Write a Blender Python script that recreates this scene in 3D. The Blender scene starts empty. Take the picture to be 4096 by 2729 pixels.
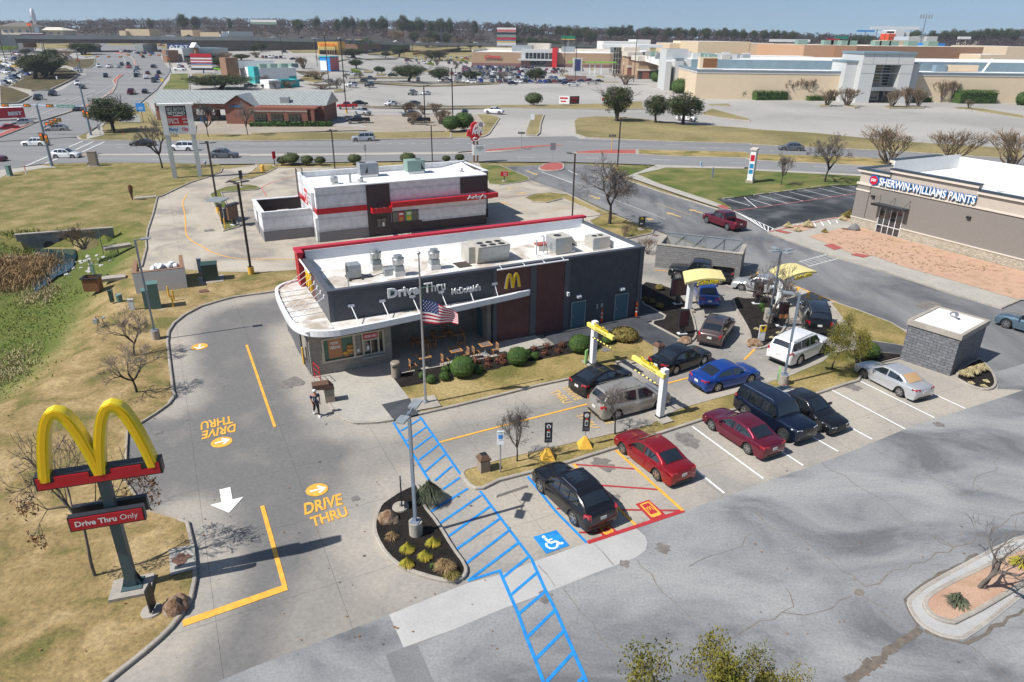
import bpy,bmesh,math,random
from mathutils import Vector,Matrix,noise
from mathutils.geometry import delaunay_2d_cdt
random.seed(7)
R=math.radians
scene=bpy.context.scene
col=scene.collection
# ---------------------------------------------------------------- camera, world, sun, exposure
CAM_H=20.5;FPX=2755.0;PITCH=R(23.85);ROLL=R(0.566);CX,CY=2048.0,1364.5
FWD=Vector((0,math.cos(PITCH),-math.sin(PITCH)))
RT0=Vector((1,0,0));UP0=RT0.cross(FWD)
RT=RT0*math.cos(ROLL)+UP0*math.sin(ROLL);UP=UP0*math.cos(ROLL)-RT0*math.sin(ROLL)
cam=bpy.data.cameras.new('camera');camo=bpy.data.objects.new('camera',cam);col.objects.link(camo)
cam.sensor_width=36;cam.lens=36*FPX/4096;cam.clip_start=.1;cam.clip_end=12000
m=Matrix((RT,UP,-FWD)).transposed().to_4x4();m.translation=(0,0,CAM_H);camo.matrix_world=m
scene.camera=camo
SUN_EL,SUN_AZ=R(50),R(205)
w=bpy.data.worlds.new('World');scene.world=w;w.use_nodes=True
nt=w.node_tree;bg=nt.nodes['Background'];sky=nt.nodes.new('ShaderNodeTexSky');sky.sky_type='NISHITA'
sky.sun_disc=False;sky.sun_elevation=SUN_EL;sky.sun_rotation=math.pi/2-SUN_AZ;sky.altitude=150
sky.air_density=1.0;sky.dust_density=.8;sky.ozone_density=1.8
tc=nt.nodes.new('ShaderNodeTexCoord');va=nt.nodes.new('ShaderNodeVectorMath');va.operation='ADD';va.inputs[1].default_value=(0,0,.115)
nt.links.new(tc.outputs['Generated'],va.inputs[0]);vn=nt.nodes.new('ShaderNodeVectorMath');vn.operation='NORMALIZE';nt.links.new(va.outputs[0],vn.inputs[0]);nt.links.new(vn.outputs[0],sky.inputs[0])
nt.links.new(sky.outputs[0],bg.inputs[0]);bg.inputs[1].default_value=.088
sl=bpy.data.lights.new('sun','SUN');sl.energy=4.8;sl.angle=R(.53);sl.color=(1,.965,.915)
so=bpy.data.objects.new('sun',sl);col.objects.link(so)
so.rotation_euler=Vector((math.cos(SUN_AZ)*math.cos(SUN_EL),math.sin(SUN_AZ)*math.cos(SUN_EL),math.sin(SUN_EL))).to_track_quat('Z','Y').to_euler()
scene.view_settings.view_transform='Standard';scene.view_settings.look='None';scene.view_settings.exposure=0.33
scene.render.engine='CYCLES';scene.cycles.caustics_reflective=False;scene.cycles.caustics_refractive=False
# ---------------------------------------------------------------- where a point of the photo lies on the ground
TI=dict(A=(0,0,2.354),B=(1000,0,2.354),C=(2000,0,2.354),D=(3000,0,2.148),E=(0,400,2.354),F=(1000,500,2.354),G=(2000,500,2.354),
 H=(3000,400,2.148),I=(0,1000,2.354),J=(1000,1000,2.354),K=(2000,1000,2.354),L=(3000,1000,2.148),M=(0,1500,2.354),N=(1000,1500,2.354),
 O=(2000,1500,2.354),Q=(3000,1500,2.148),R=(0,2050,2.309),S=(1000,2050,2.309),U=(2000,2050,2.309),W=(3000,2050,2.148))
def sm(t):t=max(0.,min(1.,t));return t*t*(3-2*t)
SKY=[(-3000,88),(0,88),(400,82),(800,78),(1200,84),(1600,88),(2000,96),(2400,116),(2800,121),(3100,132),(3500,148),(3750,140),(4096,122),(8000,120)]
def htr(x,y):
 if y<150:return 0.
 s=sm((-.10-x/y)/.15)
 hl=.025*max(0,y-170)+.012*max(0,y-560);hr=.045*max(0,y-560)
 v=s*hl+(1-s)*hr
 v=min(v,17+.012*max(0,y-900))
 if y>790:
  X=2048+x/y*3011;top=0
  for(xa,ta),(xb,tb)in zip(SKY,SKY[1:]):
   if xa<=X<=xb:top=ta+(tb-ta)*(X-xa)/(xb-xa)
  v+=(20.5+max(4,146+(X-2048)*.00988-top)*1100/2755-12-v)*sm((y-790)/300)
 return v
def ray(t,x,y):
 a,b,s=TI[t];X,Y=a+x/s,b+y/s
 return RT*((X-CX)/FPX)-UP*((Y-CY)/FPX)+FWD
def P(t,x,y,z=0.):
 d=ray(t,x,y);C=Vector((0,0,CAM_H))
 if d.z<-1e-4:
  k=(z-CAM_H)/d.z;p=C+d*k
  if p.y<150:return p
 k=150./d.y
 while k*d.y<2500:
  p=C+d*k
  if p.z<htr(p.x,p.y)+z:
   return Vector((p.x,p.y,htr(p.x,p.y)+z))
  k*=1.004
 return C+d*(900/d.y)
def at(t,x,y,Y):
 d=ray(t,x,y);return Vector((0,0,CAM_H))+d*(Y/d.y)
def hgt(base,top,zb=0):
 G=P(*base);a,b,s=TI[top[0]];yt=b+top[2]/s;lo,hi=0.,80.
 for _ in range(40):
  mm=(lo+hi)/2;d=G+Vector((0,0,mm))-Vector((0,0,CAM_H))
  if CY-FPX*(d@UP)/(d@FWD)>yt:lo=mm
  else:hi=mm
 return mm
def PL(t,s,z=0.):
 """'x y x y ...' with optional tile letters -> list of points"""
 out=[];tk=s.split();i=0
 while i<len(tk):
  if tk[i].isalpha():t=tk[i];i+=1;continue
  out.append(P(t,float(tk[i]),float(tk[i+1]),z));i+=2
 return out
AX=R(26.6);FO=Vector((10.13,51.54,0))
def fr(u,v,z=0):return FO+Vector((math.cos(AX)*u-math.sin(AX)*v,math.sin(AX)*u+math.cos(AX)*v,z))
# ---------------------------------------------------------------- materials
MATS={}
def nodes(name):
 m=bpy.data.materials.new(name);m.use_nodes=True;MATS[name]=m
 return m,m.node_tree,m.node_tree.nodes['Principled BSDF']
def smp(name,c,rough=.6,metal=0,coat=0,nz=0,ns=8,bump=0,bs=60,emit=0,spec=.5,alpha=1):
 m,t,b=nodes(name);N=t.nodes.new;Lk=t.links.new
 b.inputs['Roughness'].default_value=rough;b.inputs['Metallic'].default_value=metal
 b.inputs['Coat Weight'].default_value=coat;b.inputs['Specular IOR Level'].default_value=spec
 b.inputs['Base Color'].default_value=(*c,1)
 if nz or bump:tc=N('ShaderNodeTexCoord')
 if nz:
  n=N('ShaderNodeTexNoise');n.inputs['Scale'].default_value=ns;n.inputs['Detail'].default_value=6;n.inputs['Roughness'].default_value=.65
  Lk(tc.outputs['Object'],n.inputs['Vector'])
  r=N('ShaderNodeValToRGB');r.color_ramp.elements[0].position=.3;r.color_ramp.elements[1].position=.7
  r.color_ramp.elements[0].color=(*[v*(1-nz)for v in c],1);r.color_ramp.elements[1].color=(*[min(1,v*(1+nz))for v in c],1)
  Lk(n.outputs[0],r.inputs[0]);Lk(r.outputs[0],b.inputs['Base Color'])
 if bump:
  n2=N('ShaderNodeTexNoise');n2.inputs['Scale'].default_value=bs;n2.inputs['Detail'].default_value=4
  Lk(tc.outputs['Object'],n2.inputs['Vector']);bp=N('ShaderNodeBump');bp.inputs['Strength'].default_value=bump;bp.inputs['Distance'].default_value=.03
  Lk(n2.outputs[0],bp.inputs['Height']);Lk(bp.outputs[0],b.inputs['Normal'])
 if emit:b.inputs['Emission Color'].default_value=(*c,1);b.inputs['Emission Strength'].default_value=emit
 return m
def lyr(name,cols,scale=.2,fine=3,spots=None,joints=None,bump=.15,rough=.85,wear=None,fineamt=.25,stretch=None,speck=0):
 """ramp of colours over large noise, times fine noise; optional dark spots, joint grid, wear attribute"""
 m,t,b=nodes(name);N=t.nodes.new;Lk=t.links.new
 b.inputs['Roughness'].default_value=rough;b.inputs['Specular IOR Level'].default_value=.25
 tc=N('ShaderNodeTexCoord');mp=N('ShaderNodeMapping');Lk(tc.outputs['Object'],mp.inputs[0]);mp.inputs['Rotation'].default_value=(0,0,-AX)
 if stretch:mp.inputs['Scale'].default_value=stretch
 n=N('ShaderNodeTexNoise');n.inputs['Scale'].default_value=scale;n.inputs['Detail'].default_value=9;n.inputs['Roughness'].default_value=.6;n.inputs['Distortion'].default_value=.6
 Lk(mp.outputs[0],n.inputs['Vector'])
 r=N('ShaderNodeValToRGB');el=r.color_ramp.elements
 k=len(cols)
 for i,c in enumerate(cols):
  p=.37+.27*i/(k-1)
  e=el[0]if i==0 else(el[len(el)-1]if i==k-1 else el.new(p));e.position=p;e.color=(*c,1)
 Lk(n.outputs[0],r.inputs[0]);cur=r.outputs[0]
 def mul(c0,fac,colr,mode='MULTIPLY'):
  mx=N('ShaderNodeMix');mx.data_type='RGBA';mx.blend_type=mode
  if isinstance(fac,(int,float)):mx.inputs[0].default_value=fac
  else:Lk(fac,mx.inputs[0])
  Lk(c0,mx.inputs[6])
  if isinstance(colr,tuple):mx.inputs[7].default_value=(*colr,1)
  else:Lk(colr,mx.inputs[7])
  return mx.outputs[2]
 if wear:
  at_=N('ShaderNodeAttribute');at_.attribute_name='wear'
  n4=N('ShaderNodeTexNoise');n4.inputs['Scale'].default_value=.5;n4.inputs['Detail'].default_value=5;Lk(tc.outputs['Object'],n4.inputs['Vector'])
  ma=N('ShaderNodeMath');ma.operation='MULTIPLY_ADD';Lk(n4.outputs[0],ma.inputs[0]);ma.inputs[1].default_value=.9;ma.inputs[2].default_value=-.45
  mb=N('ShaderNodeMath');mb.operation='ADD';mb.use_clamp=True;Lk(ma.outputs[0],mb.inputs[0]);Lk(at_.outputs['Fac'],mb.inputs[1])
  mc=N('ShaderNodeMath');mc.operation='MULTIPLY';Lk(mb.outputs[0],mc.inputs[0]);Lk(at_.outputs['Fac'],mc.inputs[1])
  cur=mul(cur,mc.outputs[0],wear,'MIX')
 f=N('ShaderNodeTexNoise');f.inputs['Scale'].default_value=fine;f.inputs['Detail'].default_value=10;f.inputs['Roughness'].default_value=.75
 Lk(tc.outputs['Object'],f.inputs['Vector'])
 r2=N('ShaderNodeValToRGB');r2.color_ramp.elements[0].position=.35;r2.color_ramp.elements[1].position=.65
 a=1-fineamt;r2.color_ramp.elements[0].color=(a,a,a,1);r2.color_ramp.elements[1].color=(1,1,1,1)
 Lk(f.outputs[0],r2.inputs[0]);cur=mul(cur,1.,r2.outputs[0])
 if spots:
  v=N('ShaderNodeTexVoronoi');v.inputs['Scale'].default_value=spots[0];v.inputs['Randomness'].default_value=1
  Lk(tc.outputs['Object'],v.inputs['Vector'])
  sp=N('ShaderNodeMath');sp.operation='LESS_THAN';Lk(v.outputs['Distance'],sp.inputs[0])
  sx=N('ShaderNodeSeparateColor');Lk(v.outputs['Color'],sx.inputs[0])
  pw=N('ShaderNodeMath');pw.operation='POWER';Lk(sx.outputs[0],pw.inputs[0]);pw.inputs[1].default_value=3
  ms=N('ShaderNodeMath');ms.operation='MULTIPLY';Lk(pw.outputs[0],ms.inputs[0]);ms.inputs[1].default_value=spots[1]
  Lk(ms.outputs[0],sp.inputs[1])
  md=N('ShaderNodeMath');md.operation='MULTIPLY';Lk(sp.outputs[0],md.inputs[0]);md.inputs[1].default_value=spots[2]
  cur=mul(cur,md.outputs[0],(.03,.03,.03),'MIX')
 if joints:
  m2=N('ShaderNodeMapping');m2.inputs['Rotation'].default_value=(0,0,-AX);Lk(tc.outputs['Object'],m2.inputs[0])
  s2=N('ShaderNodeSeparateXYZ');Lk(m2.outputs[0],s2.inputs[0]);outs=[]
  for ax_,off in((0,joints[2]),(1,joints[3])):
   q=N('ShaderNodeMath');q.operation='ADD';Lk(s2.outputs[ax_],q.inputs[0]);q.inputs[1].default_value=off
   p_=N('ShaderNodeMath');p_.operation='PINGPONG';Lk(q.outputs[0],p_.inputs[0]);p_.inputs[1].default_value=joints[0]/2
   l_=N('ShaderNodeMath');l_.operation='LESS_THAN';Lk(p_.outputs[0],l_.inputs[0]);l_.inputs[1].default_value=joints[1];outs.append(l_)
  mxx=N('ShaderNodeMath');mxx.operation='MAXIMUM';Lk(outs[0].outputs[0],mxx.inputs[0]);Lk(outs[1].outputs[0],mxx.inputs[1])
  mj=N('ShaderNodeMath');mj.operation='MULTIPLY';Lk(mxx.outputs[0],mj.inputs[0]);mj.inputs[1].default_value=.55
  cur=mul(cur,mj.outputs[0],(.05,.05,.05),'MIX')
 Lk(cur,b.inputs['Base Color'])
 if bump:
  bp=N('ShaderNodeBump');bp.inputs['Strength'].default_value=bump;bp.inputs['Distance'].default_value=.05
  Lk(f.outputs[0],bp.inputs['Height']);Lk(bp.outputs[0],b.inputs['Normal'])
 return m
def brk(name,c1,c2,mortar,bw=.4,bh=.2,ms=.012,axis='X',rough=.8,bump=.4,vary=1.):
 """brick/block courses; uses object space: horizontal coordinate = x+y, vertical = z"""
 m,t,b=nodes(name);N=t.nodes.new;Lk=t.links.new
 tc=N('ShaderNodeTexCoord');s=N('ShaderNodeSeparateXYZ');Lk(tc.outputs['Object'],s.inputs[0])
 ad=N('ShaderNodeMath');ad.operation='ADD';Lk(s.outputs[0],ad.inputs[0]);Lk(s.outputs[1],ad.inputs[1])
 c=N('ShaderNodeCombineXYZ');Lk(ad.outputs[0],c.inputs[0]);Lk(s.outputs[2],c.inputs[1])
 br=N('ShaderNodeTexBrick');br.inputs['Scale'].default_value=1;br.inputs['Brick Width'].default_value=bw;br.inputs['Row Height'].default_value=bh
 br.inputs['Mortar Size'].default_value=ms;br.inputs['Color1'].default_value=(*c1,1);br.inputs['Color2'].default_value=(*c2,1);br.inputs['Mortar'].default_value=(*mortar,1)
 br.inputs['Mortar Smooth'].default_value=.1
 Lk(c.outputs[0],br.inputs['Vector'])
 n=N('ShaderNodeTexNoise');n.inputs['Scale'].default_value=5;n.inputs['Detail'].default_value=8;Lk(tc.outputs['Object'],n.inputs['Vector'])
 r=N('ShaderNodeValToRGB');r.color_ramp.elements[0].position=.3;r.color_ramp.elements[1].position=.7;r.color_ramp.elements[0].color=(1-.35*vary,)*3+(1,)
 Lk(n.outputs[0],r.inputs[0]);mx=N('ShaderNodeMix');mx.data_type='RGBA';mx.blend_type='MULTIPLY';mx.inputs[0].default_value=1
 Lk(br.outputs[0],mx.inputs[6]);Lk(r.outputs[0],mx.inputs[7]);Lk(mx.outputs[2],b.inputs['Base Color']);b.inputs['Roughness'].default_value=rough
 ma=N('ShaderNodeMath');ma.operation='MULTIPLY_ADD';Lk(br.outputs['Fac'],ma.inputs[0]);ma.inputs[1].default_value=-1;Lk(n.outputs[0],ma.inputs[2])
 bp=N('ShaderNodeBump');bp.inputs['Strength'].default_value=bump;bp.inputs['Distance'].default_value=.02;Lk(ma.outputs[0],bp.inputs['Height']);Lk(bp.outputs[0],b.inputs['Normal'])
 return m
def rib(name,c,pitch=.1,axis=2,dark=.45,rough=.5):
 m,t,b=nodes(name);N=t.nodes.new;Lk=t.links.new
 tc=N('ShaderNodeTexCoord');s=N('ShaderNodeSeparateXYZ');Lk(tc.outputs['Object'],s.inputs[0])
 src=s.outputs[2]
 if axis!=2:
  ad=N('ShaderNodeMath');ad.operation='ADD';Lk(s.outputs[0],ad.inputs[0]);Lk(s.outputs[1],ad.inputs[1]);src=ad.outputs[0]
 p=N('ShaderNodeMath');p.operation='PINGPONG';Lk(src,p.inputs[0]);p.inputs[1].default_value=pitch/2
 d=N('ShaderNodeMath');d.operation='DIVIDE';Lk(p.outputs[0],d.inputs[0]);d.inputs[1].default_value=pitch/2
 n=N('ShaderNodeTexNoise');n.inputs['Scale'].default_value=1.5;n.inputs['Detail'].default_value=6;Lk(tc.outputs['Object'],n.inputs['Vector'])
 r=N('ShaderNodeValToRGB');r.color_ramp.elements[0].color=(*[v*.85 for v in c],1);r.color_ramp.elements[1].color=(*[min(1,v*1.15)for v in c],1)
 r.color_ramp.elements[0].position=.3;r.color_ramp.elements[1].position=.7
 Lk(n.outputs[0],r.inputs[0])
 r3=N('ShaderNodeValToRGB');r3.color_ramp.elements[0].position=.05;r3.color_ramp.elements[1].position=.3;r3.color_ramp.elements[0].color=(dark,)*3+(1,)
 Lk(d.outputs[0],r3.inputs[0]);mx=N('ShaderNodeMix');mx.data_type='RGBA';mx.blend_type='MULTIPLY';mx.inputs[0].default_value=1
 Lk(r.outputs[0],mx.inputs[6]);Lk(r3.outputs[0],mx.inputs[7]);Lk(mx.outputs[2],b.inputs['Base Color']);b.inputs['Roughness'].default_value=rough
 bp=N('ShaderNodeBump');bp.inputs['Strength'].default_value=.8;bp.inputs['Distance'].default_value=.02;Lk(d.outputs[0],bp.inputs['Height']);Lk(bp.outputs[0],b.inputs['Normal'])
 return m
def paint(name,c,metal=.25,rough=.28):
 m,t,b=nodes(name);b.inputs['Base Color'].default_value=(*c,1);b.inputs['Specular IOR Level'].default_value=.2;b.inputs['Metallic'].default_value=metal
 b.inputs['Roughness'].default_value=rough;b.inputs['Coat Weight'].default_value=1;b.inputs['Coat Roughness'].default_value=.04
 return m
lyr('concrete',[(.44,.395,.33),(.375,.345,.30),(.31,.293,.268)],scale=.16,fine=5,spots=(1.6,.13,.75),joints=(4.6,.011,1.2,.4),wear=(.178,.173,.166),bump=.06)
lyr('pale_concrete',[(.46,.43,.37),(.39,.37,.33)],scale=.5,fine=6,bump=.05)
lyr('apron',[(.47,.465,.445),(.40,.395,.385)],scale=.35,fine=9,bump=.08,fineamt=.16)
lyr('kerb',[(.44,.40,.34),(.33,.30,.26)],scale=.8,fine=8,bump=.1)
lyr('asphalt',[(.155,.16,.166),(.245,.25,.254),(.31,.312,.31),(.36,.357,.345)],scale=.14,fine=9,spots=(1.1,.1,.5),bump=.35,fineamt=.32,stretch=(1,1.8,1))
lyr('drive_asphalt',[(.115,.12,.127),(.185,.187,.19),(.25,.248,.243)],scale=.1,fine=8,bump=.25,fineamt=.22,stretch=(2.2,.8,1))
lyr('patch_asphalt',[(.20,.20,.20),(.24,.24,.24)],scale=.4,fine=12,bump=.3,fineamt=.3)
lyr('street',[(.20,.20,.20),(.25,.25,.248)],scale=.06,fine=3,bump=.1,stretch=(.3,2,1),fineamt=.15)
lyr('lot',[(.32,.31,.285),(.38,.365,.335),(.42,.40,.365)],scale=.02,fine=1.5,bump=.05,fineamt=.2)
lyr('old_lot',[(.03,.033,.038),(.055,.06,.066),(.12,.125,.13)],scale=.25,fine=4,bump=.2)
lyr('tan_lot',[(.33,.28,.23),(.40,.35,.28)],scale=.1,fine=3,bump=.05)
lyr('arby_concrete',[(.28,.255,.225),(.44,.39,.315),(.50,.45,.37)],scale=.17,fine=5,spots=(1.2,.1,.5),joints=(4.6,.009,0,0),bump=.05)
lyr('grass_tan',[(.19,.175,.055),(.32,.235,.10),(.40,.29,.135),(.50,.37,.19)],scale=.35,fine=5,bump=1.0,rough=1,fineamt=.5,wear=(.13,.165,.035))
lyr('grass_mid',[(.17,.16,.045),(.35,.27,.10),(.47,.36,.165)],scale=.22,fine=6,bump=1.0,rough=1,fineamt=.5)
lyr('grass_far',[(.20,.175,.07),(.29,.24,.11),(.34,.28,.13)],scale=.05,fine=1.6,bump=.8,rough=1,fineamt=.4)
lyr('grass_green',[(.10,.145,.03),(.18,.19,.055),(.27,.24,.09)],scale=.18,fine=12,bump=1.0,rough=1,fineamt=.5)
lyr('wood_floor',[(.05,.042,.036),(.085,.07,.06)],scale=.05,fine=.6,bump=0)
lyr('mulch',[(.018,.015,.013),(.04,.033,.028)],scale=2,fine=22,bump=1.0,rough=1,fineamt=.75)
lyr('brush_ground',[(.05,.065,.018),(.13,.10,.05),(.20,.15,.08)],scale=.5,fine=7,bump=1.,rough=1,fineamt=.6)
lyr('pink_gravel',[(.50,.31,.215),(.58,.38,.27),(.47,.31,.20)],scale=.5,fine=14,spots=(2.2,.3,.55),bump=.7,rough=1,fineamt=.3)
lyr('brick_paving',[(.36,.09,.08),(.44,.13,.11)],scale=1,fine=6,bump=.2,joints=None)
lyr('rock',[(.16,.09,.045),(.30,.20,.13),(.36,.30,.24)],scale=2.5,fine=9,bump=.8)
lyr('pale_rock',[(.45,.44,.42),(.62,.61,.58)],scale=2.5,fine=9,bump=.5)
lyr('roof_white',[(.66,.65,.62),(.78,.77,.75),(.84,.84,.83)],scale=.35,fine=3,bump=.03,rough=.6,fineamt=.1)
lyr('roof_stained',[(.42,.36,.29),(.66,.63,.58),(.78,.77,.74)],scale=.55,fine=2.5,bump=.05,rough=.7,fineamt=.15)
lyr('black_walk',[(.055,.06,.068),(.085,.09,.1)],scale=.8,fine=9,spots=(1.4,.12,.5),bump=.1,joints=(2.3,.01,.5,.5))
smp('yellow_paint',(.76,.38,.05),.6,nz=.22,ns=2.5);smp('white_paint',(.78,.78,.76),.6,nz=.1,ns=5)
smp('faded_yellow',(.55,.37,.14),.7,nz=.2,ns=3);smp('faded_white',(.52,.52,.50),.7,nz=.2,ns=3)
smp('blue_paint',(.015,.23,.62),.6,nz=.25,ns=2.5);smp('red_paint',(.40,.03,.035),.6,nz=.15,ns=5);smp('pale_red',(.5,.15,.15),.7,nz=.2,ns=3)
smp('stain',(.17,.155,.14),.8,nz=.3,ns=3);smp('crack',(.19,.165,.14),.9,nz=.3,ns=6);smp('wet',(.15,.125,.10),.55,nz=.3,ns=4)
smp('iron_cover',(.14,.07,.05),.7,nz=.2,ns=12)
# ---------------------------------------------------------------- mesh building
class MB:
 def __init__(s):s.v=[];s.f=[];s.mi=[];s.M=None;s.cur=0
 def add(s,vs,fs,mi=None):
  o=len(s.v);s.v+=[tuple(s.M@Vector(v))if s.M else tuple(v)for v in vs]
  s.f+=[tuple(o+i for i in f)for f in fs];s.mi+=[s.cur if mi is None else mi]*len(fs);return s
 def box(s,x0,x1,y0,y1,z0,z1,mi=None):
  return s.add([(x0,y0,z0),(x1,y0,z0),(x1,y1,z0),(x0,y1,z0),(x0,y0,z1),(x1,y0,z1),(x1,y1,z1),(x0,y1,z1)],
                     [(0,3,2,1),(4,5,6,7),(0,1,5,4),(1,2,6,5),(2,3,7,6),(3,0,4,7)],mi)
 def quad(s,a,b,c,d,mi=None):return s.add([a,b,c,d],[(0,1,2,3)],mi)
 def prism(s,pts,z0,z1,mi=None,cap=True):
  n=len(pts);vs=[(p[0],p[1],z0)for p in pts]+[(p[0],p[1],z1)for p in pts]
  ar=sum(pts[i][0]*pts[(i+1)%n][1]-pts[(i+1)%n][0]*pts[i][1]for i in range(n))
  fs=[(i,(i+1)%n,n+(i+1)%n,n+i)for i in range(n)]
  if cap:fs+=[tuple(range(n,2*n)),tuple(range(n-1,-1,-1))]
  if ar<0:fs=[tuple(reversed(f))for f in fs]
  return s.add(vs,fs,mi)
 def cyl(s,c,r,h,n=16,r2=None,axis='z',mi=None):
  r2=r if r2 is None else r2;vs=[]
  for k,(rr,z)in enumerate(((r,0),(r2,h))):
   for i in range(n):
    a=2*math.pi*i/n;x,y=rr*math.cos(a),rr*math.sin(a)
    v={'z':(x,y,z),'x':(z,x,y),'y':(y,z,x)}[axis];vs.append((c[0]+v[0],c[1]+v[1],c[2]+v[2]))
  return s.add(vs,[(i,(i+1)%n,n+(i+1)%n,n+i)for i in range(n)]+[tuple(range(n,2*n)),tuple(range(n-1,-1,-1))],mi)
 def lathe(s,c,prof,n=16,mi=None):
  vs=[];fs=[]
  for r,z in prof:vs+=[(c[0]+r*math.cos(2*math.pi*i/n),c[1]+r*math.sin(2*math.pi*i/n),c[2]+z)for i in range(n)]
  for k in range(len(prof)-1):fs+=[(k*n+i,k*n+(i+1)%n,(k+1)*n+(i+1)%n,(k+1)*n+i)for i in range(n)]
  fs+=[tuple(range(n-1,-1,-1)),tuple(range((len(prof)-1)*n,len(prof)*n))]
  return s.add(vs,fs,mi)
 def tube(s,pts,rad,n=6,mi=None,closed=False):
  pts=[Vector(p)for p in pts];k=len(pts);rs=rad if isinstance(rad,(list,tuple))else[rad]*k;vs=[];fs=[];pu=None
  for i in range(k):
   if closed:d=pts[(i+1)%k]-pts[i-1]
   else:d=pts[min(i+1,k-1)]-pts[max(i-1,0)]
   d=d.normalized()if d.length>1e-9 else Vector((0,0,1))
   if pu is None:pu=d.orthogonal().normalized()
   u=pu-d*pu.dot(d);u=u.normalized()if u.length>1e-6 else d.orthogonal().normalized();pu=u;w_=d.cross(u)
   for j in range(n):a=2*math.pi*j/n+math.pi/n;vs.append(pts[i]+(u*math.cos(a)+w_*math.sin(a))*rs[i])
  for i in range(k if closed else k-1):
   q=(i+1)%k
   fs+=[(i*n+j,i*n+(j+1)%n,q*n+(j+1)%n,q*n+j)for j in range(n)]
  if not closed:fs+=[tuple(range(n-1,-1,-1)),tuple(range((k-1)*n,k*n))]
  return s.add(vs,fs,mi)
 def bar(s,a,b,w_,h_=None,mi=None):
  a,b=Vector(a),Vector(b);h_=h_ or w_;d=(b-a).normalized();u=Vector((0,0,1)).cross(d)
  u=u.normalized()if u.length>1e-3 else Vector((1,0,0));v=d.cross(u);u*=w_/2;v*=h_/2
  vs=[a-u-v,a+u-v,a+u+v,a-u+v,b-u-v,b+u-v,b+u+v,b-u+v]
  return s.add(vs,[(0,3,2,1),(4,5,6,7),(0,1,5,4),(1,2,6,5),(2,3,7,6),(3,0,4,7)],mi)
 def sphere(s,c,r,n=10,mi=None,sz=1,jit=0):
  prof=[(max(1e-3,r*math.sin(math.pi*i/n)),-r*sz*math.cos(math.pi*i/n))for i in range(n+1)]
  o=len(s.v);s.lathe(c,prof,n*2,mi)
  if jit:
   for i in range(o,len(s.v)):
    v=Vector(s.v[i]);q=noise.noise_vector(v*1.7/r*.5)*jit*r;s.v[i]=tuple(v+q)
  return s
 def build(s,name,mats,parent=None,smooth=False,link=True,angle=35):
  me=bpy.data.meshes.new(name);me.from_pydata(s.v,[],s.f)
  if not isinstance(mats,(list,tuple)):mats=[mats]
  for mm in mats:me.materials.append(MATS[mm]if isinstance(mm,str)else mm)
  if any(s.mi):me.polygons.foreach_set('material_index',s.mi)
  if smooth:
   me.polygons.foreach_set('use_smooth',[True]*len(me.polygons));me.set_sharp_from_angle(angle=R(angle))
  me.update()
  o=bpy.data.objects.new(name,me)
  if link:col.objects.link(o)
  if parent:o.parent=parent
  return o
def tag(o,label=None,cat=None,group=None,kind=None):
 if label:o['label']=label
 if cat:o['category']=cat
 if group:o['group']=group
 if kind:o['kind']=kind
 return o
def thing(name,label,cat,loc=(0,0,0),rz=0,group=None):
 o=bpy.data.objects.new(name,None);col.objects.link(o);o.location=loc;o.rotation_euler=(0,0,rz);o.empty_display_size=.3
 return tag(o,label,cat,group)
def struct(mb,name,mats,**k):o=mb.build(name,mats,**k);o['kind']='structure';return o
def cpt(o,parent=None):
 c=o.copy();col.objects.link(c)
 if parent:c.parent=parent
 for ch in list(o.children):cpt(ch,c)
 return c
TXT={}
def text_geo(txt,bold=0.0,shear=0.0):
 k=(txt,bold,shear)
 if k in TXT:return TXT[k]
 cu=bpy.data.curves.new('t','FONT');cu.body=txt;cu.size=1;cu.offset=bold;cu.resolution_u=3;cu.shear=shear
 o=bpy.data.objects.new('t',cu);col.objects.link(o)
 dg=bpy.context.evaluated_depsgraph_get();me=bpy.data.meshes.new_from_object(o.evaluated_get(dg))
 vs=[v.co.copy()for v in me.vertices];fs=[tuple(p.vertices)for p in me.polygons]
 bpy.data.objects.remove(o);bpy.data.curves.remove(cu);bpy.data.meshes.remove(me)
 x0=min(v.x for v in vs);x1=max(v.x for v in vs);y0=min(v.y for v in vs);y1=max(v.y for v in vs)
 vs=[((v.x-x0)/(x1-x0),(v.y-y0)/(y1-y0))for v in vs]
 ed={}
 for f in fs:
  for i in range(len(f)):ed[(f[i],f[(i+1)%len(f)])]=1
 bd=[e for e in ed if(e[1],e[0])not in ed]
 TXT[k]=(vs,fs,bd);return TXT[k]
def ptx(mb,txt,o,u,v,depth=0,bold=0.0,mi=None,shear=0.0):
 """o lower-left corner, u full width vector, v full height vector"""
 o,u,v=Vector(o),Vector(u),Vector(v);n=u.cross(v).normalized()*depth
 vs,fs,bd=text_geo(txt,bold,shear);k=len(vs)
 pts=[o+u*a+v*b for a,b in vs]
 if depth:mb.add([p+n for p in pts]+pts,fs+[(a+k,b+k,b,a)for a,b in bd],mi)
 else:mb.add(pts,fs,mi)
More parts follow.
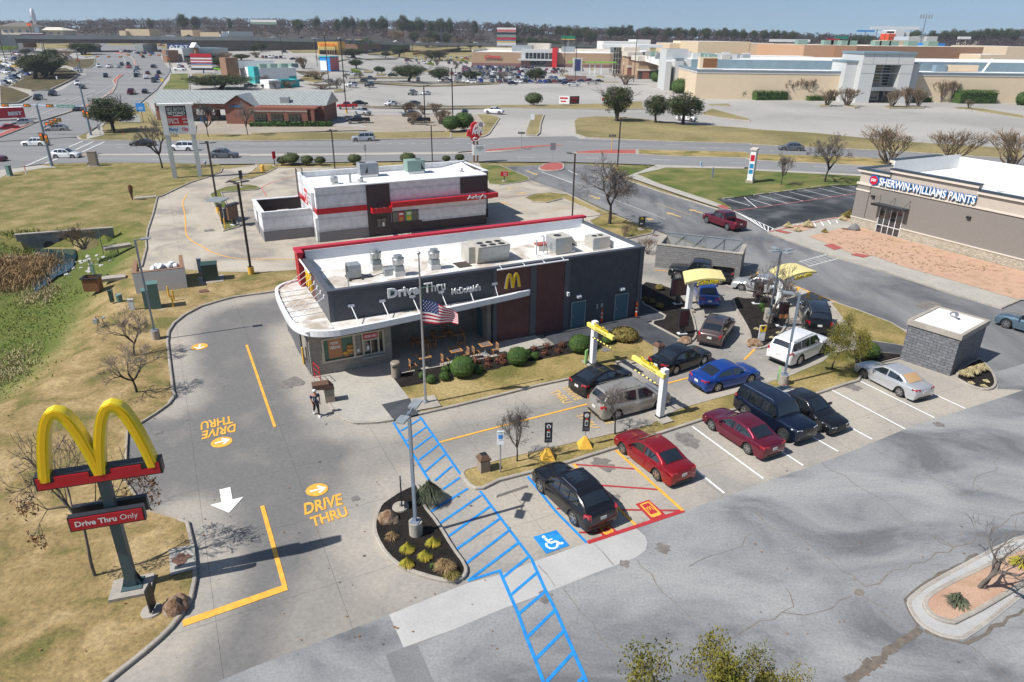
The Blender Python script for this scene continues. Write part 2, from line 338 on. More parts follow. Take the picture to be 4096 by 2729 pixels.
# ---------------------------------------------------------------- ground pieces
def chk(pts,it=1,closed=True):
 pts=[Vector(p)for p in pts]
 for _ in range(it):
  n=len(pts);out=[]if closed else[pts[0]]
  for i in range(n if closed else n-1):
   a,b=pts[i],pts[(i+1)%n];out+=[a*.75+b*.25,a*.25+b*.75]
  if not closed:out.append(pts[-1])
  pts=out
 return pts
def ins(p,poly):
 c=False;n=len(poly);j=n-1
 for i in range(n):
  a,b=poly[i],poly[j]
  if(a[1]>p[1])!=(b[1]>p[1])and p[0]<(b[0]-a[0])*(p[1]-a[1])/(b[1]-a[1])+a[0]:c=not c
  j=i
 return c
def dseg(p,a,b):
 ax,ay=b[0]-a[0],b[1]-a[1];l=ax*ax+ay*ay
 t=0 if l<1e-9 else max(0,min(1,((p[0]-a[0])*ax+(p[1]-a[1])*ay)/l))
 return math.hypot(p[0]-a[0]-t*ax,p[1]-a[1]-t*ay)
def dpl(p,poly,closed=True):
 n=len(poly);return min(dseg(p,poly[i],poly[(i+1)%n])for i in range(n if closed else n-1))
def cdt(pts,grid=0,dense=None):
 vs=[Vector((p[0],p[1]))for p in pts];n=len(vs)
 if grid:
  bd=[]
  for i in range(n):
   a,b=vs[i],vs[(i+1)%n];k=max(1,int((b-a).length/grid))
   bd+=[a.lerp(b,j/k)for j in range(k)]
  vs=bd;n=len(vs)
  xs=[v.x for v in vs];ys=[v.y for v in vs];x=min(xs)+grid*.37
  while x<max(xs):
   y=min(ys)+grid*.41
   while y<max(ys):
    if ins((x,y),vs)and(grid>3 or dpl((x,y),vs[:n])>grid*.3):bd.append(Vector((x,y)))
    y+=grid
   x+=grid
  vs=bd
 r=delaunay_2d_cdt(vs,[],[list(range(n))],1,1e-5)
 return r[0],[tuple(f)for f in r[2]]
def area(name,pts,mat,z=0,grid=0,zf=None,far=False,attr=None,kind='structure',raw=False):
 vs,fs=cdt(pts,grid);f=zf or(lambda x,y:(htr(x,y)if y>150 else 0))
 mb=MB();out=[]
 for t in fs:
  a,b,c=(vs[i]for i in t)
  out.append(t if(b-a).cross(c-a)>0 else tuple(reversed(t)))
 mb.add([(v.x,v.y,f(v.x,v.y)+z)for v in vs],out)
 o=mb.build(name,mat,smooth=bool(zf))
 if attr:
  at_=o.data.attributes.new('wear','FLOAT','POINT');at_.data.foreach_set('value',[attr(v.x,v.y)for v in vs])
 if kind:o['kind']=kind
 return o
def ofs(pts,d,closed=True):
 n=len(pts);out=[]
 for i in range(n):
  p=Vector(pts[i][:2]);a=Vector(pts[i-1][:2])if(closed or i)else None;b=Vector(pts[(i+1)%n][:2])if(closed or i<n-1)else None
  ns=[]
  for q,r_ in((a,p),(p,b)):
   if q is None or r_ is None:continue
   e=r_-q
   if e.length>1e-6:e.normalize();ns.append(Vector((-e.y,e.x)))
  nn=sum(ns,Vector((0,0)))
  nn=nn.normalized()if nn.length>1e-3 else ns[0]
  k=1/max(.5,nn.dot(ns[0]));out.append(p+nn*d*k)
 return out
def ccw(pts):
 ar=sum(pts[i][0]*pts[(i+1)%len(pts)][1]-pts[(i+1)%len(pts)][0]*pts[i][1]for i in range(len(pts)))
 return list(pts)if ar>0 else list(reversed(pts))
def kmb(mb,pts,w_=.16,h=.15,closed=True,base=None,z0=-.02):
 """pts = outer edge; the kerb lies to its left (inside, for ccw)"""
 inn=ofs(pts,w_,closed);n=len(pts);m_=n if closed else n-1;B=base or(lambda x,y:htr(x,y))
 vs=[]
 for i in range(n):
  o,q=pts[i],inn[i];b=B(o[0],o[1]);c=Vector(o[:2]).lerp(q,.25)
  vs+=[(o[0],o[1],b+z0),(o[0]*.98+q[0]*.02,o[1]*.98+q[1]*.02,b+h-.03),(c.x,c.y,b+h),(q[0],q[1],b+h),(q[0],q[1],b+z0)]
 fs=[]
 for i in range(m_):
  j=(i+1)%n
  for k in range(4):fs.append((i*5+k,j*5+k,j*5+k+1,i*5+k+1))
 if not closed:fs+=[(0,1,2,3,4),tuple(reversed([(n-1)*5+k for k in range(5)]))]
 mb.add(vs,fs)
KERBS=MB();WEARLINES=[]
def isd(name,pts,mat,smooth=1,h=.15,grid=0,w_=.16,attr=None,drop=.03):
 pts=ccw(chk(pts,smooth)if smooth else pts)
 kmb(KERBS,pts,w_,h);WEARLINES.append(pts)
 inn=ofs(pts,w_*.5)
 return area(name,inn,mat,h-drop,grid,attr=attr)
class Marks:
 def __init__(s):s.d={};s.n=0
 def mb(s,m):return s.d.setdefault(m,MB())
 def line(s,m,a,b,w_=.1,z=.016,seg=1):
  s.n=(s.n+1)%23;z+=s.n*.00009
  a,b=Vector(a[:2]),Vector(b[:2]);d=(b-a).normalized();n=Vector((-d.y,d.x))*w_/2;M_=s.mb(m)
  k=max(1,int((b-a).length/10))if a.y>140 else 1
  for i in range(k):
   p,q=a.lerp(b,i/k),a.lerp(b,(i+1)/k);zp,zq=htr(*p)+z,htr(*q)+z
   M_.add([(p.x-n.x,p.y-n.y,zp),(q.x-n.x,q.y-n.y,zq),(q.x+n.x,q.y+n.y,zq),(p.x+n.x,p.y+n.y,zp)],[(0,1,2,3)])
 def poly(s,m,pts,w_=.1,z=.016):
  for i in range(len(pts)-1):s.line(m,pts[i],pts[i+1],w_,z)
 def dash(s,m,a,b,n,w_=.12,z=.016,fill=.35):
  a,b=Vector(a),Vector(b)
  for i in range(n):s.line(m,a.lerp(b,i/n),a.lerp(b,(i+fill)/n),w_,z)
 def shape(s,m,pts,z=.016):
  s.mb(m).add([(p[0],p[1],z+(htr(p[0],p[1])))for p in ccw(pts)],[tuple(range(len(pts)))])
MK=Marks()
TI['X']=(1780,450,7.84);TI['Y']=(800,740,7.84)
# ================================================================ GROUND
CREEK=[P(t,x,y,-1.6)for t,x,y in(('E',640,1375),('I',560,60),('I',600,150),('I',500,270),('I',400,370),('I',270,500),('I',160,650),('I',40,900),('I',-200,1150),('I',-700,1500))]
HW0,HW1=P('E',150,1278,.15),P('E',1062,1210,.15)
hwd=(HW1-HW0).xy.normalized();hwn=Vector((-hwd.y,hwd.x))
def crd(x,y):
 p=Vector((x,y));s=(p-HW0.xy).dot(hwn)
 if s>.12:return 0.
 d=dpl((x,y),CREEK,False);side=6.5
 return 1.75*(1-sm((d-2.1)/side))
xs=[-2600,-2000]+[-1500+60*i for i in range(21)]+[-260+20*i for i in range(8)]+[-100+4*i for i in range(22)]+[-10+20*i for i in range(14)]+[300+60*i for i in range(21)]+[2000,2600]
ys=[-300,-100,-20]+[0+4*i for i in range(30)]+[122+14*i for i in range(35)]+[640+40*i for i in range(16)]+[1320,1500,1800,2600]
xs=sorted(set(xs));ys=sorted(set(ys));mb=MB()
for y in ys:
 for x in xs:
  z=htr(x,y)-(.06 if y<140 else.6)
  if-110<x<-14 and y<110:z-=2.4 if(crd(x,y)>.05 or x<-30 and y<72)else 0
  mb.v.append((x,y,z))
nx=len(xs);mb.f=[(j*nx+i,j*nx+i+1,(j+1)*nx+i+1,(j+1)*nx+i)for j in range(len(ys)-1)for i in range(nx-1)];mb.mi=[int(ys[j]>778)for j in range(len(ys)-1)for i in range(nx-1)]
struct(mb,'ground',['grass_far','wood_floor'])
LE1=PL('E','2100 650 2085 685 1950 735 1800 782 1650 852 1530 910 1490 918 1450 1080 1400 1230 1385 1335 1390 1400 I 1370 60 1345 160 1240 205')
LE2=PL('I','1240 205 1770 192 2050 212 2354 215 J 230 212 480 190')
LE3=PL('J','480 362 230 400 100 420 0 432 I 2200 455 2100 480 1900 540 1750 620 1650 700 1600 780 1590 870 1610 1050 1635 1250 1645 1340 M 1662 200 1605 280')
LE4=PL('M','1605 280 1480 370 1330 465 1210 545 1200 750 1190 1000 1380 1280 1600 1340 1700 1368')
LE5=PL('M','1700 1368 R 1750 100 1775 200 1805 330 1825 500 1825 620 1790 800 1700 950 1600 1080 1500 1180 1350 1310 1200 1430 1030 1568 800 1750 500 2000')
lawn=PL('E','0 745 80 702 400 650 540 640 400 630 395 612 850 597 1500 601 2060 612')+LE1+LE2[1:]+LE3+LE4[1:]+LE5[1:]+[Vector((-22,3,0)),Vector((-100,-8,0)),Vector((-130,40,0)),Vector((-110,86,0))]
def lawn_z(x,y):
 n=noise.noise(Vector((x*.12,y*.12,0)))*.06*min(1,max(0,dpl((x,y),LAWNK,False)-.5))
 return.12+n-crd(x,y)
LAWNK=LE1+LE2+LE3+LE4+LE5
def lawn_attr(x,y):
 return min(1,crd(x,y)*.7+(.6*sm((y-50)/18)))
area('lawn',lawn,'grass_tan',0,1.5,zf=lawn_z,attr=lawn_attr)
for e in(LE1,LE3,LE5):kmb(KERBS,[Vector(p)for p in e],-.17,.15,False)
kmb(KERBS,LE2,-.15,.13,False);kmb(KERBS,LE4,-.1,.125,False)
WEARLINES+=[LE1,LE3,LE5]
yard=LE1+LE2[1:]+LE3+LE4[1:]+LE5[1:]+[Vector((-2,4,0)),Vector((60,20,0)),Vector((75,52,0))]+PL('L','2354 440 1385 700 755 455 340 295 0 140 G 1460 995 1000 820 640 640 290 520 30 395 F 2100 350 60 372 E 2150 650')
isl={}
isl['front_bed']=PL('N','1280 1190 1400 1110 1540 1045 1600 1040 1640 1230 1785 1405 S 1890 340 2010 500 2015 585 1950 648 1800 662 1600 610 1400 540 1250 420 1150 250 1130 130 1160 20 N 1222 1230')
isl['strip']=PL('N','1985 940 2000 990 2060 1060 2120 1090 2200 1085 O 0 1010 550 870 1100 700 1930 430 Q 260 190 500 200 820 95 940 60 L 1000 1010 1330 928 1310 905 960 880 890 870 700 890 600 970 330 1085 130 1150 O 2230 170 1660 330 1390 480 0 800 N 2150 860 2010 905')
isl['corner_lawn']=PL('L','670 462 755 458 1390 700 1345 850 1250 830 1050 800 960 790 880 740 780 600 720 520')
isl['middle_bed']=PL('K','2180 440 2354 470 L 120 400 230 430 320 480 335 600 300 700 170 840 60 862 0 845 K 2345 880 2345 800 2290 690 2200 540')
isl['order_bed']=PL('K','1320 300 1500 330 1650 380 1760 500 1820 620 1860 790 1840 850 1770 897 1575 790 1380 690 1580 650 1450 575 1310 505')
area('plaza',PL('J','590 1205 1340 1065 1352 1222 N 1500 235 1600 350 1590 380 1355 440 1200 462 1000 472 880 440 770 350 700 220'),'pale_concrete',.12)
PZ=PL('J','590 1205 N 700 220 770 350 880 440 1000 472 1200 462 1355 440');kmb(KERBS,chk(PZ,1,False),.16,.14,False);WEARLINES.append(PZ)
FS=PL('N','1590 385 1900 315 2354 205 O 0 205 350 115 670 48 K 1090 1115 1110 1070 1180 1058 1240 1078 1440 1035')
kmb(KERBS,FS,.16,.14,False);WEARLINES.append(FS)
area('front_lawn',PL('N','1420 130 1600 370')+FS[1:]+PL('K','1450 920 1290 825 830 960 0 1120 J 2354 1130'),'grass_mid',.115,.8)
area('planting_bed',PL('J','1350 1222 1420 1180 1900 1095 2354 1010 K 0 1000 370 940 520 905 650 870 1000 780 1200 760 1290 825 830 960 0 1120 J 2354 1130 1425 1312'),'mulch',.135)
area('patio_floor',[fr(-20.4,-1.9),fr(-14,-2.2),fr(-9.4,-1.9),fr(-9.4,0),fr(-13.2,0),fr(-13.2,3.2),fr(-20.4,3.2)],'pale_concrete',.11)
area('service_path',PL('K','380 790 750 690 1260 622 1310 500 1580 650 1380 690 1770 897 1600 925 1440 1030 1450 920 1290 825 1200 765 1000 780 650 870 520 905'),'black_walk',.1)
area('door_ramp',PL('N','1240 295 1500 235 1600 352 1590 385 1355 442'),'black_walk',.125)
area('dark_path',PL('L','950 790 1050 800 1250 828 1345 850 1325 915 1100 890 960 882'),'black_walk',.16)
yard_o=area('concrete_pavement',yard,'concrete',0,1.0)
isd('mulch_island',isl['front_bed'],'mulch',1)
isd('lawn_strip',isl['strip'],'grass_mid',0,grid=.8)
isd('corner_lawn',isl['corner_lawn'],'grass_mid',1)
isd('mulch_island',isl['middle_bed'],'mulch',1)
isd('mulch_bed',isl['order_bed'],'mulch',1)
area('mulch_bed',PL('L','890 872 1090 892 1320 915 1325 925 1000 1008 900 985'),'mulch',.15)
isd('mulch_island',PL('L','1710 1085 1945 935 2010 965 2090 1060 2125 1150 2100 1200 2030 1215 1900 1190'),'mulch',1)
isd('mulch_bed',PL('J','395 742 480 790 495 1000 520 1090 600 1230 370 790'),'mulch',0)
stall=PL('N','1985 940 O 1930 430 L 1330 928 Q 2354 130 0 965 O 1730 1285 U 800 285 S 2010 635 N 1700 1290')
W_at=yard_o.data.attributes.new('wear','FLOAT','POINT');vals=[]
AROFF=P('I',2354,215)
for v in yard_o.data.vertices:
 p=(v.co.x,v.co.y)
 if p[1]>66 or p[0]<-26 and p[1]>52:vals.append(.1);continue
 d=min(dpl(p,l,False)for l in WEARLINES);q=sm((d-.25)/2.2)
 if ins(p,stall):q*=.12
 elif p[0]>-9:q*=.72
 vals.append(q)
W_at.data.foreach_set('value',vals)
area('arby_pavement',LE1+LE2[1:]+PL('G','700 1060 960 855 590 700 640 645 290 522 30 397 F 2100 352 60 374 E 2150 650'),'arby_concrete',.004)
asph=PL('S','1285 945 0 1440 R 2000 1568')+[Vector((-10,4,0)),Vector((60,-10,0)),Vector((120,60,0))]+PL('L','2354 440 2354 700 1990 800 1960 950 2130 1150')+PL('Q','2125 120 2354 130 1850 295 1400 440 1000 605 620 755 0 965 O 1730 1287 U 1258 140 1340 220 1362 280 1345 350 1250 420 830 580 430 740 0 902 S 1850 1095 1550 1215 1420 1250 1350 1090')
area('asphalt_yard',asph,'asphalt',.006)
area('apron',PL('S','1285 945 1990 662 2309 575 U 300 460 800 285 1255 148 1340 220 1362 280 1345 350 1250 420 830 580 430 740 0 902 S 1850 1095 1420 1250'),'apron',.010)
area('asphalt_patch',PL('S','1255 1320 1420 1250 1545 1218 1700 1568 1345 1568'),'patch_asphalt',.009)
drive=PL('G','30 395 290 520 640 638 1000 800 1360 958 1460 992 1800 1100 K 2354 150 L 0 140 340 295 755 455 1385 700 1600 850 1960 945 2110 1050')+[Vector((62,56,0))]+PL('L','2354 440 2300 440 2150 505 1700 370 1200 200 700 60 H 1100 1440 700 1340 380 1230 160 1145 G 2180 805 2050 800 1500 630 1180 520 1080 405 800 372 630 367')
area('access_road',drive,'drive_asphalt',.012)
area('concrete_pad',PL('L','0 140 K 2240 290 L 340 295 755 455 690 465 560 440 330 420 0 380 K 2100 330 2250 265'),'pale_concrete',.017)
isd('lawn',PL('F','2150 365 2354 387 G 60 408 270 495 282 520 180 545 0 568 F 2354 573 2245 560 2240 540'),'grass_green',0,.12)
isd('lawn',PL('G','228 692 330 655 480 643 640 660 1000 830 1360 963 1452 990 1440 1028 1200 1078 960 1040 835 912 955 855 590 700 440 737 300 730'),'grass_mid',0)
isd('lawn',PL('E','2115 785 2354 742 F 0 512 130 470 260 407 700 402 2100 388 2100 352 50 372 62 400 0 452 E 2300 715 2160 758'),'grass_mid',0,.12)
isd('lawn',PL('Y','300 330 500 195 800 90 1190 30 1600 10 1850 70 1900 110 1800 160 1200 215 680 255 900 700 1150 1120 1260 1320 730 1470 490 790'),'grass_green',0)
area('lawn',PL('G','1180 490 1260 470 1450 402 1560 405 2354 425 H 0 612 970 662 965 735 700 742 30 822 G 2040 705 2190 785 2150 805'),'grass_green',.10,6)
area('lawn',PL('G','1090 395 1340 383 1450 400 1290 462 1120 490'),'grass_green',.1)
area('sidewalk',PL('G','1190 490 1290 455 1470 385 1340 378 2300 405 2300 420 1560 408 1500 425 1290 470 1500 560 1980 720 2180 795 2110 803 1960 755 1500 600'),'pale_concrete',.13)
kmb(KERBS,PL('G','1180 520 1500 632 2050 802 2180 807'),.16,.15,False)
area('sidewalk',PL('H','0 598 980 645 2354 725 2354 745 970 662 0 612'),'pale_concrete',.13,6)
swl=PL('G','2040 705 H 30 822 700 742 965 735 1100 800 870 975 750 1018 250 1105 160 1145 G 2200 810')
area('old_parking_lot',swl,'old_lot',.014)
area('sidewalk',PL('H','160 1145 250 1105 360 1080 750 1018 870 975 900 1080 L 2354 205 2354 440 2300 440 2150 505 1700 370 1200 200 700 60 H 1100 1440 700 1340 380 1230'),'pale_concrete',.12)
area('gravel_bed',PL('H','500 1180 780 1112 960 1108 1550 1270 L 2354 195 2354 425 2290 437 1800 290 1300 150 1060 60 H 900 1340'),'pink_gravel',.14)
area('gravel_bed',PL('H','285 1107 430 1078 575 1102 420 1147'),'pink_gravel',.14);area('gravel_bed',PL('H','750 1020 880 978 872 1048 790 1055'),'pink_gravel',.14)
for s_ in('H 215 1138 260 1130 360 1150 315 1160','H 630 1258 705 1245 795 1285 720 1300','L 860 52 910 40 1030 62 970 78','G 2035 770 2100 762 2170 798 2110 803'):
 area('brick_tactile_paving',PL('',s_),'brick_paving',.155)
kmb(KERBS,PL('L','2300 440 2150 505 1700 370 1200 200 700 60 H 1100 1440 700 1340 380 1230 160 1145 250 1105 360 1080 750 1018'),.16,.14,False)
gi=ccw(chk(PL('W','1335 760 1400 700 1500 620 2000 350 2354 180 2500 240 2500 600 1880 1098 1750 1098 1600 1060 1450 970 1370 860'),1))
kmb(KERBS,gi,.16,.05);area('kerb_gutter',gi,'apron',.04)
g2=ccw(chk(PL('W','1470 770 1540 700 1700 610 2000 470 2354 290 2500 400 2500 560 1790 980 1680 965 1560 920 1490 850'),1));kmb(KERBS,g2,.18,.16)
area('gravel_bed',ofs(g2,.1),'pink_gravel',.14)
# ---------------------------------------------------------------- streets and far parking lots
area('parking_lot',[Vector((-620,128,0)),Vector((-110,136,0)),Vector((60,148,0)),Vector((330,120,0)),Vector((560,200,0)),Vector((560,330,0)),Vector((100,560,0)),Vector((-60,600,0)),Vector((-200,560,0)),Vector((-620,520,0))],'lot',0,14)
area('front_street',[Vector((-260,118,0))]+PL('E','0 668 390 611 850 597 1500 600 2050 612 F 0 372 1400 346 G 0 352 750 359 1340 379 2354 408 H 0 600 980 642 2354 722')+[Vector((150,78,0)),Vector((180,112,0))]+PL('H','2354 522 1100 442 0 392 G 2354 188 1500 164 750 138 700 112 F 2354 125 2240 132 0 165 E 2354 396 900 391 720 362')+[Vector((-150,150,0)),Vector((-260,150,0))],'street',.12,12)
art=PL('E','720 360 850 308 1000 190 A 1300 1002 1380 932 1480 850 1540 770 1590 706 1600 660 1540 590 1500 520 1560 470 1500 440 1250 420 1000 400 930 392 890 396 865 440 850 485 885 530 905 570 890 610 860 645 800 668 815 712 700 775 600 845 520 872 330 855 290 930 260 965')+[P('A',0,1040),Vector((-330,150,0)),Vector((-120,132,0))]
area('main_road',art,'street',.22,9)
area('frontage_pavement',PL('E','2354 335 1850 330 1860 240 2354 90 F 0 20 900 25 1100 35 F 1120 60 0 85'),'tan_lot',.2,9)
area('bank_parking',PL('B','880 1090 2150 1085 F 2190 60 1100 78 1100 20'),'tan_lot',.16,9)
def green(s,mat='grass_far',h=.28,grid=8,t='E',w_=.35):
 pts=ccw(PL(t,s));kmb(KERBS,pts,w_,h+.02);return area('lawn',ofs(pts,w_*.5),mat,h,grid)
green('720 355 900 300 1020 200 A 1300 1020 1385 965 E 1400 60 1500 200 1850 245 1850 332 2354 337 F 0 87 1000 80 1900 78 1900 133 0 166 E 2354 397 900 392 760 385')
green('X 960 90 1330 85 1640 140 1735 190 1400 690 1250 770 1080 812 0 822 0 600 600 600 1000 540 1180 470 1225 410 1100 270',grid=0,h=.2)
green('C 690 1155 720 1122 900 1105 1140 1110 1300 1125 1500 1150 1740 1177 G 2354 42 H 0 258 560 295 900 330 1500 380 2354 430 2354 520 1100 442 0 392 G 2354 187 1500 163 800 128 705 95',grid=10,h=.25)
green('C 262 1177 300 1095 418 1090 388 1177 G 380 85 350 108 240 105 232 90',grid=0)
green('B 1040 1010 2354 1003 C 0 998 500 995 1000 985 1280 965 1340 960 1360 1035 1000 1038 0 1020 B 2354 1027 1040 1021',h=.25)
green('B 930 735 1600 733 1600 743 930 746');green('B 1000 772 2354 783 2354 795 1000 786')
green('B 460 760 520 712 620 715 690 742 695 775 600 785');green('B 730 590 900 560 940 560 760 600');green('B 780 850 890 845 880 870 790 870')
green('B 340 475 640 465 640 500 400 502');green('B 1100 490 1480 480 1340 510 1110 520');green('B 1080 560 1400 548 1400 556 1080 570');green('B 1060 670 1160 670 1150 688 1070 685');green('B 1180 700 1280 700 1270 715 1190 712')
green('B 1620 672 1720 672 1700 684 1630 682');green('C 560 708 650 705 650 718 560 718');green('C 960 775 1120 775 1120 786 960 782');green('C 835 650 900 650 905 668 840 664');green('C 890 735 920 715 980 720 970 742')
green('C 1950 990 2160 985 2185 1008 1960 1000',h=.25);green('H 1730 78 1800 68 2000 82 2200 115 2354 140 2354 165 2100 125 1900 92',h=.25,grid=0)
green('D 570 912 640 906 705 912 690 922 600 922',grid=0);green('D 770 912 860 910 945 930 900 936',grid=0);green('D 1130 922 1180 916 1500 928 1490 936 1200 938',grid=0)
green('C 1990 1030 2354 1130 2354 1145 2100 1120 1880 1085',grid=0,h=.25)
green('A 1600 706 1780 700 1790 848 1520 850 1590 760','grass_green');green('A 1800 702 2200 715 2200 740 1800 735');green('A 750 520 850 500 885 530 800 548','grass_mid')
green('A 480 590 900 560 890 620 850 650 700 650 620 630','brush_ground',h=.5);green('A 90 830 300 700 620 650 750 700 700 750 600 800 480 855 300 865','brush_ground',h=.5)
green('A 0 820 120 840 280 900 300 920 180 980 0 990','brush_ground',h=.5);green('A 1020 410 1260 400 1240 435 1020 432')
green('A 1520 520 1580 520 1620 640 1590 600','grass_mid')
def slab(name,s,mat,h=.3,t='F',kw=.3,grid=8):
 pts=ccw(PL(t,s));kmb(KERBS,pts,kw,h);area(name,ofs(pts,kw*.5),mat,h-.01,grid)
slab('street_median','E 780 520 1300 515 2354 515 F 0 283 1900 262 G 0 252 300 235 0 262 F 1900 285 0 303 E 2354 532 1300 532 780 532','pale_concrete',.2,kw=.12)
slab('brick_median','G 690 262 900 245 1290 240 1290 282 720 277','brick_paving',.22);slab('brick_median','F 1950 265 G 300 205 560 190 600 195 300 222 0 250 F 1950 275','brick_paving',.2,kw=.15)
slab('grass_median','G 1290 240 2310 262 H 0 470 500 485 1000 505 H 2354 600 2354 640 1000 575 0 525 G 2310 320 1700 305 1290 283','grass_mid',.22)
slab('brick_median','A 330 1177 850 985 980 925 1020 890 1060 850 1085 820 1060 770 1110 720 1165 710 1110 760 1095 830 1060 890 1010 905 850 1010 E 100 300 0 340 0 365','brick_paving',.42,kw=.4)
slab('brick_median','A 1290 640 1262 600 1250 560 1200 530 1130 515 1060 503 1110 498 1160 510 1230 535 1280 580 1293 620','brick_paving',.42,kw=.4)
isd('brick_island',PL('G','345 412 420 370 500 358 590 362 610 385 605 425 520 440 400 435'),'brick_paving',1,.15,w_=.3)
area('sidewalk',PL('E','0 668 390 620 540 640 400 660 80 702 0 745'),'pale_concrete',.135)
area('sidewalk',PL('E','820 385 990 345 960 260 1060 200 1000 190 900 300 820 340'),'pale_concrete',.32)
area('drain_pad',PL('R','1565 370 1800 320 1820 550 1580 612'),'pale_concrete',.17)
struct(KERBS,'kerbs','kerb')
# ================================================================ PAINTED MARKINGS
def ln(m,t,x0,y0,t1,x1,y1,w_=.13,z=.018):MK.line(m,P(t,x0,y0),P(t1,x1,y1),w_,z)
Yp,Bl,Wh,Rd='yellow_paint','blue_paint','white_paint','red_paint'
ln(Yp,'I',2322,895,'N',235,492,.16);ln(Yp,'N',115,1235,'S',322,690,.19);ln(Yp,'S',342,692,'R',1690,1028,.36,.02)
ln(Yp,'N',1780,637,'O',0,487,.15);ln(Yp,'O',0,487,'O',880,262,.15);ln(Yp,'O',880,262,'K',1930,1165,.15);ln(Yp,'K',2300,1035,'L',40,855,.15)
for a in[('N',1350,450,'N',1690,1002),('N',1600,395,'N',1980,935),('N',1420,530,'N',1612,412),('N',1475,622,'N',1662,490),('N',1540,705,'N',1717,575),('N',1590,805,'N',1775,660),('N',1645,915,'N',1837,750),
 ('N',1740,1000,'N',1902,860),('N',1815,1080,'N',1975,968),('N',1705,1290,'N',2052,1070),('N',1785,1402,'N',2175,1135),('S',1825,228,'N',2262,1240),('S',1900,347,'U',0,58),('S',1985,482,'U',80,170),('S',2012,635,'U',166,285),
 ('N',2165,1095,'U',0,50),('U',0,50,'U',290,432),('U',290,432,'U',425,735),('U',425,735,'U',510,900),('U',510,900,'U',680,1290),('U',680,1290,'U',800,1568),('S',2300,530,'U',95,772),('U',95,772,'U',170,942),
 ('U',170,942,'U',245,1160),('U',245,1160,'U',325,1360),('U',325,1360,'U',400,1568),('S',2010,635,'S',2305,540),('U',25,605,'U',265,410),('U',95,770,'U',347,555),('U',170,942,'U',430,722),('U',245,1162,'U',512,900),('U',325,1362,'U',597,1090),('U',430,1568,'U',682,1290),('U',720,1568,'U',785,1520),
 ('O',260,960,'U',520,0),('U',520,0,'U',802,285)]:ln(Bl,*a,.135,.019)
for a in[('O',680,843,'O',1290,888),('O',930,1040,'O',1495,1082),('O',1050,1270,'O',1720,1280),('O',535,1260,'O',605,1262),('U',730,186,'U',940,192),('O',300,990,'O',330,994)]:ln(Rd,*a,.12)
ln(Rd,'U',808,282,'O',1732,1280,.22,.021)
ln(Yp,'O',1088,710,'O',1722,1282,.17,.022);ln(Yp,'O',690,840,'U',1250,118,.15,.0225)
for a in[('O',1810,488,'Q',115,893),('Q',235,635,'Q',457,780),('Q',540,535,'Q',757,660),('Q',820,430,'Q',1050,555),('Q',635,95,'Q',1335,468),('Q',885,25,'Q',1585,370),('Q',1545,150,'Q',1850,291),('O',1810,870,'O',2112,1116)]:ln(Wh,*a,.11)
for a in[('K',1830,1090,'K',2030,1080),('K',1960,1040,'K',2030,1082),('K',1870,1095,'K',1935,1160),('K',1950,1120,'K',2015,1070)]:ln('faded_white',*a,.1)
def words(m,txt,t,ll,lr,ul,bold=.03,z=.02):
 o=P(t,*ll);u=P(t,*lr)-o;v=P(t,*ul)-o;o.z=z;ptx(MK.mb(m),txt,o,(u.x,u.y,0),(v.x,v.y,0),0,bold)
words(Yp,'DRIVE','N',(515,1325),(875,1222),(507,1214));words(Yp,'THRU','N',(588,1438),(932,1328),(560,1345))
words(Yp,'DRIVE','M',(2222,460),(1908,532),(2216,536));words(Yp,'THRU','M',(2187,383),(1888,446),(2196,456))
words('faded_yellow','THRU','O',(465,160),(603,278),(545,140));words('faded_yellow','DRIVE','O',(585,126),(708,246),(655,112))
words('faded_yellow','THRU','O',(700,378),(870,507),(775,368));words('faded_yellow','DRIVE','O',(825,340),(1010,472),(892,325))
def arrow(m,a,b,w_=.18,hw=.5,hl=.5,z=.026):
 a,b=Vector(a[:2]),Vector(b[:2]);d=(b-a).normalized();n=Vector((-d.y,d.x));c=b-d*hl
 MK.shape(m,[a+n*w_/2,a-n*w_/2,c-n*w_/2,c-n*hw/2,b,c+n*hw/2,c+n*w_/2],z)
def chevron_arrow(a,b,w_,z=.026):
 a,b=Vector(a[:2]),Vector(b[:2]);d=(b-a).normalized();n=Vector((-d.y,d.x));L_=(b-a).length
 MK.line(Wh,a,b-d*w_*.5,w_,z)
 for s in(1,-1):MK.line(Wh,b+d*w_*.3-n*s*w_*.2,b-d*L_*.42+n*s*L_*.42,w_,z+.001*s+.0015)
for t,cx_,cy_,rx,a0,a1 in(('N',631,1084,102,(565,1102),(700,1068)),('M',2087,635,95,(2022,648),(2150,614)),('I',1879,912,74,(1883,893),(1872,932))):
 c=P(t,cx_,cy_);r=(P(t,cx_+rx,cy_)-P(t,cx_-rx,cy_)).length/2
 MK.shape(Yp,[(c.x+r*math.cos(k*math.pi/16),c.y+r*math.sin(k*math.pi/16))for k in range(32)],.02)
 chevron_arrow(P(t,*a0),P(t,*a1),r*.24)
arrow(Wh,P('M',2118,1072),P('M',2157,1302),.5,1.5,1.0)
for h,tl in(((40,600),(180,596)),((255,637),(125,648)),((0,728),(95,750)),((350,472),(250,433)),((945,702),(848,666)),((1565,825),(1700,868)),((1778,795),(1910,836)),((1365,880),(1440,895)),((1040,510),(950,520))):
 arrow('faded_yellow',P('G',*tl),P('G',*h),.35,1.1,1.0,.03)
for a in[('G',390,443,'G',680,547),('G',645,430,'G',730,472)]:ln(Wh,*a,.14,.03)
for a in[('G',905,640,'G',1560,890)]:ln('faded_white',*a,.1,.03)
ln('faded_yellow','G',1460,735,'G',1800,852,.1,.03);ln('faded_yellow','G',430,828,'G',670,765,.1,.02);ln('faded_white','G',600,868,'G',820,808,.1,.02)
